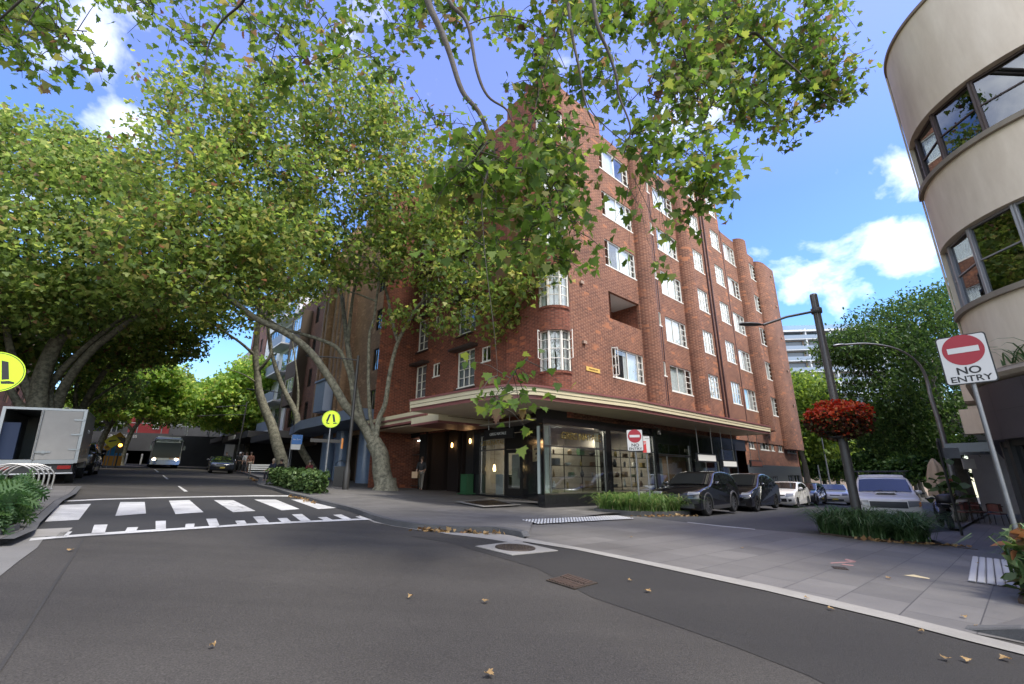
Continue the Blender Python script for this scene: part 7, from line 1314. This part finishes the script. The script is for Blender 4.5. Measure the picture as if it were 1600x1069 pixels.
fb=thing('flower_basket','overflowing basket of red flowers ringing the charcoal lamp post','flower basket',(lb_.x,lb_.y,bz)); b=MB()
for z,r in ((-.55,.30),(-.4,.52),(-.2,.62)):
    b.tube([(r*math.cos(a),r*math.sin(a),z) for a in [2*math.pi*k/20 for k in range(21)]],.012,5,cap=False)
for k in range(10): a=2*math.pi*k/10; b.tube([(.12*math.cos(a),.12*math.sin(a),-.58),(.42*math.cos(a),.42*math.sin(a),-.5),(.62*math.cos(a),.62*math.sin(a),-.2)],.010,5)
b.lathe((0,0,0),[(.12,-.60),(.35,-.56),(.36,-.52),(.12,-.54)],18); b.build('wire_frame',bink,fb,world=False)
b=MB(); b.lathe((0,0,0),[(.13,-.5),(.4,-.42),(.55,-.15),(.5,.1),(.13,.15)],16); b.build('moss_liner',mat('moss',(.03,.022,.012),.95),fb,world=False)
n=5200; v=RNG.normal(size=(n,3)); v/=np.linalg.norm(v,axis=1)[:,None]; rr=RNG.uniform(.62,1.,n)**.6; lump=1+.10*np.sin(v[:,0]*7+v[:,2]*5)+.07*np.sin(v[:,1]*9); C=v*rr[:,None]*lump[:,None]*np.array([.86,.86,.58])+np.array([lb_.x,lb_.y,bz-.02]); C=C[np.hypot(C[:,0]-lb_.x,C[:,1]-lb_.y)>.15]
dn=RNG.random(len(C)); lowm=(C[:,2]<bz-.1)&(dn<.55); 
redf=leafmat('red_petals',[(0,(.28,.022,.010)),(.5,(.55,.06,.022)),(.85,(.6,.13,.04)),(1,(.5,.2,.05))],trans=.3,gloss=.05); bro=leafmat('bronze_leaf',[(0,(.03,.012,.010)),(.5,(.07,.022,.015)),(.8,(.05,.06,.015)),(1,(.12,.10,.03))],trans=.25)
pick=RNG.random(len(C))<np.clip(.55+.7*(C[:,2]-bz)/.5,.22,.95)
leaf_mesh('flowers',C[pick],.095,LEAF_OVAL*np.array([1.6,1,1]),redf,fb,droop=-.2); leaf_mesh('foliage',C[~pick],.12,LEAF_OVAL*np.array([1.4,1,1]),bro,fb,droop=.4)
# ---- tall galvanised lamp with a swan neck over the side street
gb=gp(22.4,24.2,.02); P=[A(1506,812,24.2),A(1486,735,24.2),A(1470,670,24.2),A(1455,622,24.2),A(1449,597,24.2),A(1441,577,24.1),A(1427,560,24),A(1405,547,23.8),A(1380,540,23.5),A(1350,537,23.2),A(1318,539,22.9)]
t=thing('street_lamp','tall pale grey lamp post with a swan neck arm over the side street','street lamp',gb); b=MB(); Q=[gb]+P[1:]; q=catmull(Q,5); b.tube(q,[.14-.09*min(1,i/30) for i in range(len(q))],12); b.build('pole',galv,t)
b=MB(); e=P[-1]; d=(P[-1]-P[-2]).normalized(); Y=Vector((-d.y,d.x,0)).normalized(); b.grid([[e+d*x+Y*(w*math.cos(a))+Vector((0,0,h*math.sin(a))) for a in [2*math.pi*k/10 for k in range(10)]] for x,w,h in ((-.1,.04,.04),(.1,.14,.07),(.5,.16,.07),(.7,.03,.03))],closed=True); b.build('lamp_head',galv,t)
# dark pole with two blank backed plates
db=gp(14.17,15.46,.02); tp=A(1464,690,15.2); t=thing('sign_pole','thin dark pole leaning with the backs of two grey plates, right footpath','sign pole',db); b=MB(); b.tube([db-Vector((0,0,.1)),db.lerp(tp,.5),tp],.035,8); b.build('pole',bink,t)
b=MB(); cc=A(1469,700,15.25); b.box(cc,(.10,.03,.62)); b.build('plate',galv,t); b=MB(); cc=A(1487,708,15.6); b.box(cc,(.40,.02,.34),(Vector((.85,-.5,0)).normalized(),Vector((.5,.85,0)).normalized(),Vector((0,0,1)))); b.build('plate',galv,t)
c=at(1512,738,26); t=thing('sign_pole','white square plate on a short dark pole by the cafe chairs','sign pole',gp(c.x+.1,c.y,.02)); b=MB(); b.tube([gp(c.x+.1,c.y,0),Vector((c.x+.02,c.y,c.z+.4))],.03,8); b.build('pole',bink,t); b=MB(); cc=at(1514,725,25.9); b.box(cc,(.7,.03,.55)); b.build('plate',signw,t)
# distant poles of the side street
for px,Y,h,lb in ((1298,50,7.5,'slim pale pole far down the side street below the flower basket'),(1284,46,3.2,'short pale pole beside the distant slim pole')):
    p=at(px,760,Y); t=gp(p.x,p.y,0); b=MB(); b.tube([t,t+Vector((0,0,h))],[.09,.05],8); b.lathe(t,[(.16,0),(.16,.3),(.09,.4)],10)
    if h>5: b.tube([t+Vector((0,0,h-.6)),t+Vector((-1.2,-.2,h-.55))],.03,6)
    o=b.build('street_pole',galv); tag(o,lb,'pole')
# black lamps of the main street
def main_lamp(label,base,top,arms,r=.075):
    t=thing('street_lamp',label,'street lamp',base,0,'black street lamps of the main street'); b=MB(); b.lathe(base,[(r*2.1,-.05),(r*2.1,.9),(r*1.5,1.0),(r*1.2,1.3)],12); b.tube([base,base.lerp(top,.5),top],[r*1.3,r*1.1,r*.9],10); b.build('pole',bink,t)
    for s,e in arms:
        b=MB(); b.tube([s,s.lerp(e,.55)+Vector((0,0,.04)),e],.03,6); d=(e-s).normalized(); Y=Vector((-d.y,d.x,0)).normalized(); b.grid([[e+d*x+Y*(w*math.cos(a))+Vector((0,0,h*math.sin(a))) for a in [2*math.pi*k/8 for k in range(8)]] for x,w,h in ((-.3,.05,.04),(-.1,.13,.06),(.3,.14,.06),(.45,.03,.02))],closed=True); b.build('arm',bink,t)
p=gnd(539,769); main_lamp('black street lamp at the litter bin hung with small street plates',gp(p.x,p.y,KH),at(560,556,p.y),[(at(559,563,p.y),at(492,557,p.y-.5))])
p=gnd(427,746); main_lamp('black street lamp before the leaning tree by the white block',gp(p.x,p.y,KH),at(441,612,p.y),[(at(440,614,p.y),at(394,609,p.y-.5))])
p=gnd(366,738); main_lamp('black street lamp farthest up the footpath near walking people',gp(p.x,p.y,KH),at(386,628,p.y),[(at(385.5,634,p.y),at(344,636,p.y-.5)),(at(385.5,648,p.y),at(315,650,p.y-1))])
p=gnd(539,769); c=at(535,690,p.y-.1); t=thing('street_name_sign','pair of thin dark street name blades on the black lamp by the bin','street sign',c); b=MB(); X=Vector((.8,.6,0)); b.box(c-X*.75,(1.5,.03,.16),(X,Vector((-.6,.8,0)),Vector((0,0,1)))); b.build('blade',bink,t); b=MB(); b.box(c+Vector((0,0,-.1)),(.08,.08,.5)); b.build('yellow_button_box',amber,t)
# far yellow diamonds, traffic light, blue banner
for px,py,w,Y,mt_,lb in ((176,690,.85,41.5,mat('diamond_yellow',(.55,.50,.02),.5),'lime yellow diamond warning sign left of the traffic light'),(185.5,685,.78,42.5,mat('diamond_orange',(.60,.34,.02),.5),'orange diamond warning sign above the traffic light'),(169,699,.48,42,MATS['diamond_orange'],'small orange diamond sign under the lime one')):
    c=at(px,py,Y); t=thing('warning_sign',lb,'road sign',gp(c.x,c.y,.0),face_to(c)); z=c.z-t.location.z; b=MB(); h=w*.72; P=[(0,h),(h,0),(0,-h),(-h,0)]; b.prism([Vector((x,0,z+q)) for x,q in P],[Vector((x,-.03,z+q)) for x,q in P]); b.build('board',mt_,t,world=False); b=MB(); b.tube([(0,.05,0),(0,.05,z)],.04,6); b.build('pole',galv,t,world=False)
    b=MB(); P=[(-.25,-.1),(.15,.05),(.25,.2),(.05,.15),(-.2,.1)]; b.prism([Vector((x*w*1.4,-.032,z+q*w)) for x,q in P],[Vector((x*w*1.4,-.036,z+q*w)) for x,q in P]); b.build('symbol',signk,t,world=False)
c=at(188,696,42.2); t=thing('traffic_light','far traffic light showing amber','traffic light',gp(c.x,c.y,0),face_to(c)); z=c.z-t.location.z; b=MB(); b.tube([(0,.1,0),(0,.1,z)],.06,8); b.build('pole',bink,t,world=False); b=MB(); rrect(b,.55,1.35,.06,-.12,.1,z); b.build('housing',bink,t,world=False); b=MB()
disc(b,(0,z),.14,-.14,-.122,16); b.build('amber_lamp',mat('amber_lit',(.9,.4,.05),.4,emit=((1,.35,.04),8)),t,world=False)
c=at(175.5,713,44.5); t=thing('street_banner','blue upright street banner over an orange barrier','banner',gp(c.x,c.y,0),face_to(c)); z=c.z-t.location.z; b=MB(); b.box((.1,0,z+.2),(1.05,.15,2.1),(Vector((1,0,.12)).normalized(),Vector((0,1,0)),Vector((-.12,0,1)).normalized())); b.build('panel',mat('banner_blue',(.02,.22,.55),.5),t,world=False); b=MB(); b.bx(-.6,.75,-.1,.1,.1,1.0); b.build('barrier',mat('barrier_orange',(.62,.28,.03),.5),t,world=False)
# litter bin with a hooded chute
p=gnd(529,764); t=thing('litter_bin','charcoal litter bin with a curved steel hood beside the lamp post','litter bin',gp(p.x,p.y,KH),face_to(p)); b=MB(); b.box((0,0,.50),(.62,.62,1.0)); b.bx(-.33,.33,-.33,.33,.0,.06); b.bx(-.33,.33,-.33,.33,.98,1.03)
for k in range(6): b.bx(-.26+k*.09,-.22+k*.09,-.325,-.31,.1,.95)
b.build('body',bink,t,world=False); b=MB(); b.grid([[Vector((.30*math.cos(a)*1.0,y,1.05+.30*math.sin(a))) for a in [math.pi*k/12 for k in range(13)]] for y in (-.3,.3)]); b.grid([[Vector((.27*math.cos(a)*1.0,y,1.05+.27*math.sin(a))) for a in [math.pi*k/12 for k in range(13)]] for y in (-.3,.3)]); b.build('hood',galv,t,world=False)
p=gnd(566,754); t=thing('service_cabinet','small grey service pillar against the blue tiled columns','service pillar',gp(p.x-.3,p.y+.6,KH)); b=MB(); b.box((0,0,.75),(.42,.42,1.5)); b.lathe((0,0,1.5),[(.2,0),(.1,.1),(.04,.2),(0,.22)],10); b.build('body',bink,t,world=False); b=MB(); b.box((0,-.215,.8),(.32,.01,1.1)); b.build('door',pole_d,t,world=False)
# bicycle hoops
hoop=None
for i in range(5):
    q=gnd(14+i*10.5,765-i*.2); dr_=Vector((.62,-.78)); lb=['leftmost steel bicycle hoop in the row behind the leafy bed','second steel bicycle hoop from the left behind the leafy bed','middle steel bicycle hoop of the row of five','second steel bicycle hoop from the right in the row of five','rightmost steel bicycle hoop nearest the truck'][i]
    q=gnd(47+i*5.2,766,.11); loc=gp(q.x-.38-.06*i,q.y-.38+.12*i,.11)
    if hoop is None:
        hoop=thing('bicycle_hoop',lb,'bicycle rack',loc,R(45),'steel bicycle hoops on the left footpath'); b=MB(); b.tube([(-.54,0,0),(-.54,0,.34)]+[(-.54*math.cos(a),0,.34+.42*math.sin(a)) for a in [math.pi*k/14 for k in range(1,14)]]+[(.54,0,.34),(.54,0,0)],.026,8); b.build('tube',mat('hoop_steel',(.34,.33,.31),.35,metal=.7),hoop,world=False); b=MB(); 
        for s in (-1,1): b.lathe((s*.54,0,0),[(.07,0),(.07,.012),(.03,.02)],12)
        b.build('foot_plates',galv,hoop,world=False)
    else: dup(hoop,None,loc,R(45),lb)
# cafe: chairs, table, planter, closed umbrella
rat=mat('rattan_red',(.16,.055,.04),.7,var=(30,(.10,.035,.028),.2)); ironb=mat('chair_frame',(.02,.015,.013),.5)
def chair(label,loc,rz):
    t=thing('cafe_chair',label,'chair',loc,rz,'cafe chairs on the right footpath'); b=MB(); b.bx(-.22,.22,-.22,.22,.44,.48); b.build('seat',rat,t,world=False); b=MB(); b.grid([[Vector((.26*math.sin(a),.24*math.cos(a)*.8+.03,z)) for a in [R(-75+150*k/10) for k in range(11)]] for z in (.56,.88)]); b.build('backrest',rat,t,world=False)
    b=MB(); b.tube([Vector((.27*math.sin(a),.25*math.cos(a)*.8+.03,.89-.12*abs(math.sin(a))**3)) for a in [R(-100+200*k/14) for k in range(15)]],.018,6); b.build('back_rail',ironb,t,world=False)
    for x in (-.21,.21):
        for y in (-.2,.2): b=MB(); b.tube([(x,y,.46),(x*1.12,y*1.1,0)],.016,6); b.tube([(x,y,.46),(x,y*1.0,.86 if y>0 else .46)],.015,6); b.build('leg',ironb,t,world=False)
    return t
c0=gp(19.9,21.4,.02); chair('dark red rattan cafe chair with its back to us, nearest the dark pole',c0,R(200)); chair('dark red rattan cafe chair on the far side of the small table',gp(21.6,22.4,.02),R(20)); chair('dark red rattan cafe chair tucked beside the small table, toward the wall',gp(21.2,21.2,.02),R(110))
t=thing('cafe_table','small round red cafe table between the rattan chairs','table',gp(20.75,21.95,.02)); b=MB(); b.lathe((0,0,0),[(0,.75),(.36,.75),(.36,.72),(0,.72)],20); b.build('top',rat,t,world=False); b=MB(); b.lathe((0,0,0),[(.25,0),(.24,.03),(.03,.06),(.03,.72)],12); b.build('pedestal',ironb,t,world=False)
p=at(1487,790,23.0); t=thing('planter_pot','large round white planter with broad dark green leaves','planter',gp(p.x,p.y,.02)); b=MB(); b.lathe((0,0,0),[(.34,0),(.52,.25),(.58,.75),(.60,.95),(.54,.95),(.50,.85),(0,.85)],24); b.build('pot',mat('pot_white',(.42,.41,.38),.7),t,world=False); C=np.array([[t.location.x,t.location.y,t.location.z+.9]])+RNG.normal(size=(46,3))*np.array([.32,.32,.35])+np.array([0,0,.35]); leaf_mesh('foliage',C,.55,LEAF_OVAL*np.array([1.6,1,1]),shr,t,droop=-.4)
p=at(1464,745,24.5); t=thing('closed_umbrella','closed beige cafe umbrella with red lettering beside the utility','umbrella',gp(p.x,p.y,.02)); zc=p.z-t.location.z; b=MB(); b.tube([(0,0,0),(0,0,zc+.9)],.03,8); b.build('pole',ironb,t,world=False); b=MB(); rows=[]
for z,r in ((-.95,.52),(-.5,.48),(.1,.40),(.6,.26),(.85,.10),(.92,.02)): rows.append([Vector((r*(1+.18*math.cos(6*a))*math.cos(a),r*(1+.18*math.cos(6*a))*math.sin(a)*.8,zc+z)) for a in [2*math.pi*k/36 for k in range(36)]])
b.grid(rows,closed=True); b.build('folded_canopy',mat('canvas_beige',(.42,.33,.23),.85),t,world=False); text('lettering','caffe',.34,mat('red_script',(.45,.04,.03),.6),t,(.05,-.52,zc-.25),(R(90),R(-35),0))
# sandwich board and green box
p=gnd(1021,777,.1); t=thing('sandwich_board','small orange and white sandwich board behind the strap grass','sandwich board',gp(p.x-.55,p.y-1.2,.12),R(35)); 
for s,mm in ((-1,mat('board_orange',(.62,.33,.02),.5)),(1,signw)):
    b=MB(); b.box((s*.22,0,.5),(.42,.03,.95),(Vector((1,s*.3,0)).normalized(),Vector((-s*.3,1,0)).normalized(),Vector((0,0,1)))); b.build('panel',mm,t,world=False)
p=lp(6.45,-.3); t=thing('green_stand','small green stand beside the black pier at the dark entry','stand',gp(p.x,p.y,KH+.02),R(-48)); b=MB(); b.bx(-.26,.26,-.2,.2,.05,.95); b.bx(-.34,.34,-.3,.3,0,.06); b.build('body',mat('green_paint',(.025,.09,.035),.5),t,world=False); b=MB(); b.bx(-.2,.2,-.212,-.2,.15,.85); b.build('front_panel',mat('green_panel',(.03,.11,.045),.5),t,world=False)
# ================================================================ PEOPLE
def skinned(name,V,E_,m,parent,root=0,sub=1):
    b=bmesh.new(); l=b.verts.layers.skin.verify(); vs=[]
    for i,(p,r) in enumerate(V):
        v=b.verts.new(p); r=r if hasattr(r,'__len__') else (r,r); v[l].radius=r; v[l].use_root=(i==root); vs.append(v)
    for a,c in E_: b.edges.new((vs[a],vs[c]))
    me=bpy.data.meshes.new(name); b.to_mesh(me); b.free(); me.materials.append(m); o=bpy.data.objects.new(name,me); COL.objects.link(o); o.parent=parent
    k=o.modifiers.new('skin','SKIN'); k.use_smooth_shade=True; s=o.modifiers.new('smooth','SUBSURF'); s.levels=sub; s.render_levels=sub; return o
def person(label,loc,rz,top,bottom,hair,skin_=(.36,.22,.155),H=1.72,stride=.16,sit=False,arm=((.10,.0),(.10,.0)),group=None,bald=False,shorts=False):
    """faces local -y; arm = per side (forward swing, elbow bend) in radians"""
    t=thing('person',label,'person',loc,rz,group); k=H/1.72; Z=lambda z:z*k-(.45 if sit else 0); V=[];E_=[]
    def add(p,r,par=None): V.append((Vector(p),r)); 
    sk=mat('skin_%d'%int(skin_[0]*100),skin_,.6); P={}
    def v(n,p,r,par=None):
        P[n]=len(V); V.append((Vector(p),r)); 
        if par: E_.append((P[par],P[n]))
    v('pel',(0,0,Z(.95)),(.125*k,.10*k)); v('waist',(0,.0,Z(1.10)),(.12*k,.09*k),'pel'); v('chest',(0,.01,Z(1.30)),(.15*k,.105*k),'waist'); v('neck0',(0,.01,Z(1.44)),(.075*k,.07*k),'chest'); v('neck',(0,-.005,Z(1.50)),.052*k,'neck0'); v('jaw',(0,-.03,Z(1.565)),(.062*k,.075*k),'neck'); v('head',(0,-.015,Z(1.64)),(.075*k,.092*k),'jaw'); v('crown',(0,-.005,Z(1.70)),(.052*k,.06*k),'head')
    for s,nm in ((1,'l'),(-1,'r')):
        sw,bd=arm[0 if s>0 else 1]; up=Vector((s*.12,-math.sin(sw),-math.cos(sw))).normalized()*.29*k; fo=Vector((s*.02,-math.sin(sw+bd),-math.cos(sw+bd))).normalized()*.25*k; sh=Vector((s*.185*k,.01,Z(1.40))); el=sh+up; wr=el+fo; d=fo.normalized()
        v('sh'+nm,sh,.062*k,'chest'); v('el'+nm,el,.043*k,'sh'+nm); v('fa'+nm,el.lerp(wr,.35),.040*k,'el'+nm); v('wr'+nm,wr,.028*k,'fa'+nm); pm_=wr+d*.07*k; v('pa'+nm,pm_,(.036*k,.022*k),'wr'+nm)
        for fi,(dx,ln) in enumerate(((-.028,.07),(-.010,.085),(.009,.08),(.027,.062))):
            a=pm_+Vector((dx*.35,dx,0))*k+d*.03*k; v('f%d%s'%(fi,nm),a,.0095*k,'pa'+nm); v('g%d%s'%(fi,nm),a+d*ln*.5*k+Vector((-s*.006,0,0)),.0085*k,'f%d%s'%(fi,nm)); v('h%d%s'%(fi,nm),a+d*ln*k+Vector((-s*.022,-.006,0)),.007*k,'g%d%s'%(fi,nm))
        v('t0'+nm,wr+d*.035*k+Vector((0,-.035,0))*k,.011*k,'pa'+nm); v('t1'+nm,wr+d*.075*k+Vector((-s*.008,-.05,0))*k,.009*k,'t0'+nm)
        hp=Vector((s*.09*k,0,Z(.90)))
        if sit: kn=hp+Vector((s*.03,-.42,0))*k; an=kn+Vector((0,.02,-.42))*k
        else:
            st=stride*s; kn=hp+Vector((0,-.42*math.sin(st)-.03,-.42*math.cos(st)))*k; st2=st-(.35 if (st<0 and stride>.1) else .02); an=kn+Vector((0,-.40*math.sin(st2),-.41*math.cos(st2)))*k
        v('hip'+nm,hp,.088*k,'pel'); v('kn'+nm,kn,.056*k,'hip'+nm); v('ca'+nm,kn.lerp(an,.3)+Vector((0,.012,0)),.054*k,'kn'+nm); v('an'+nm,an,.036*k,'ca'+nm); v('toe'+nm,an+Vector((s*.02,-.15,-.045))*k,(.038*k,.025*k),'an'+nm)
    skinned('body',V,E_,sk,t)
    def sub(names,grow,nm,m): 
        ids=[P[n] for n in names]; mp={i:j for j,i in enumerate(ids)}; vv=[(V[i][0],tuple(np.array(V[i][1] if hasattr(V[i][1],'__len__') else (V[i][1],)*2)+grow)) for i in ids]; ee=[(mp[a],mp[c]) for a,c in E_ if a in mp and c in mp]; return skinned(nm,vv,ee,m,t)
    sub(['pel','waist','chest','neck0','shl','shr','ell','elr','fal','far'],.018,'top',mat('cloth_%s'%str(top),top,.85,bump=(40,.2))); legs=['pel','hipl','hipr','knl','knr']+([] if shorts else ['cal','car','anl','anr']); sub(legs,.016,'trousers',mat('cloth_%s'%str(bottom),bottom,.85,bump=(40,.2)))
    for nm in 'lr': a,c=V[P['an'+nm]][0],V[P['toe'+nm]][0]; skinned('shoe',[(a+Vector((0,.03,-.04)),.042),(a.lerp(c,.5)+Vector((0,0,-.012)),.042),(c,.036)],[(0,1),(1,2)],mat('shoe_dark',(.03,.028,.026),.6),t)
    hd=V[P['head']][0]; hm=mat('hair_%s'%str(hair),hair,.7); b=MB()
    if not bald: b.lathe(hd+Vector((0,.018*k,.012*k)),[(.086*k,-.075*k),(.094*k,-.02*k),(.09*k,.035*k),(.062*k,.078*k),(0,.095*k)],14,ax=(Vector((1,0,0)),Vector((0,1.12,-.2)),Vector((0,.25,1)))); b.build('hair',hm,t,world=False)
    b=MB()
    for s in (-1,1): b.lathe(hd+Vector((s*.030*k,-.086*k,.002)),[(0,-.008),(.009,0),(0,.008)],8)
    b.build('eyes',signk,t,world=False); b=MB(); b.lathe(hd+Vector((0,-.098*k,-.018*k)),[(0,.03),(.010,.0),(.014,-.015),(0,-.022)],8); b.box(hd+Vector((0,-.088*k,-.055*k)),(.04*k,.012,.008))
    for s in (-1,1): b.lathe(hd+Vector((s*.078*k,.0,-.012*k)),[(0,-.03),(.014,-.01),(.016,.015),(0,.028)],8)
    b.build('face_features',mat('skin_deep',(.28,.15,.11),.6),t,world=False); return t
def foot_at(px,py,dz=KH,push=0): p=gnd(px,py,dz); return gp(p.x,p.y,dz)
p=foot_at(657,767); w1=person('person in black top and patterned trousers carrying a tan carton past the dark entry',p,face_to(p,(-6,2)),(.02,.02,.022),(.14,.13,.11),(.06,.035,.02),stride=.22,arm=((.15,.9),(.3,.5)))
b=MB(); q=Vector(p); f=Vector((math.sin(w1.rotation_euler.z),-math.cos(w1.rotation_euler.z),0)); rt_=Vector((-f.y,f.x,0)); cc=q+f*.30+rt_*-.22+Vector((0,0,.80)); b.box(cc,(.48,.30,.32),(f,rt_,Vector((0,0,1)))); b.box(cc+Vector((0,0,.161)),(.46,.02,.004),(f,rt_,Vector((0,0,1)))); o=b.build('carton',mat('cardboard',(.40,.27,.16),.8)); tag(o,'tan cardboard carton carried by the person at the dark entry','carton')
def seat_at(px,Y,lb,top,bot,hair,**k): p=at(px,745,Y); return person(lb,gp(p.x,p.y,KH),face_to(p,(p.x-2,p.y-5)),top,bot,hair,**k)
seat_at(424.5,29.0,'person in a navy top with short pale hair sitting behind the shrub bed',(.015,.02,.04),(.02,.02,.03),(.30,.26,.2),sit=True,arm=((.5,.7),(.4,.8)))
seat_at(437,30.0,'person in black sitting right of the navy topped person',(.012,.012,.013),(.015,.015,.016),(.02,.015,.012),sit=True,arm=((.3,.8),(.3,.8)))
seat_at(482,29.0,'person in a dark red top sitting behind the shrub bed at the blue columns',(.12,.02,.025),(.02,.02,.025),(.10,.09,.08),sit=True,arm=((.3,.8),(.5,.6)))
for px,py,lb,tc_,bc,sh,kw in ((388,741,'person in a rust brown top and shorts on the far footpath',(.12,.05,.035),(.16,.14,.12),True,{}),(381,739,'person in a white top walking between two darker figures',(.5,.5,.48),(.05,.05,.06),False,{}),(375,738,'person in black just right of the farthest street lamp',(.015,.015,.016),(.03,.03,.035),False,{}),(371,738,'person with white cap and dark clothes at the farthest lamp post',(.03,.03,.03),(.02,.02,.02),False,{}),(350,735.5,'person in dark clothes farthest up the street near the hedge',(.03,.025,.02),(.04,.04,.04),False,{})):
    p=foot_at(px,py); person(lb,p,face_to(p),tc_,bc,(.04,.025,.015) if 'cap' not in lb else (.6,.6,.58),shorts=sh,stride=.2)
# cafe seats for the sitters and a low table
sm_=None
for px,Y,lb in ((424.5,29.0,'simple black stool under the person in navy'),(437,30.0,'simple black stool under the person in black'),(482,29.0,'simple black stool under the person in dark red')):
    p=at(px,745,Y); t=thing('stool',lb,'stool',gp(p.x,p.y,KH)); b=MB(); b.lathe((0,0,0),[(0,.43),(.19,.43),(.19,.39),(0,.39)],16); b.build('seat',bink,t,world=False)
    for k in range(4): a=k*math.pi/2+.78; b=MB(); b.tube([(.13*math.cos(a),.13*math.sin(a),.40),(.18*math.cos(a),.18*math.sin(a),0)],.014,6); b.build('leg',bink,t,world=False)
p=at(406,742,30.5); t=thing('white_bench','white slatted bench on the footpath left of the sitting people','bench',gp(p.x,p.y,KH),face_to(p)); b=MB(); 
for k in range(4): b.bx(-.7,.7,-.2+k*.11,-.11+k*.11,.43,.46)
b.build('seat',signw,t,world=False); b=MB()
for k in range(3): b.bx(-.7,.7,.24,.27,.55+k*.13,.64+k*.13)
b.build('backrest',signw,t,world=False)
for x in (-.6,.6):
    for y in (-.16,.22): b=MB(); b.bx(x-.03,x+.03,y-.03,y+.03,0,.43 if y<0 else .9); b.build('leg',bink,t,world=False)
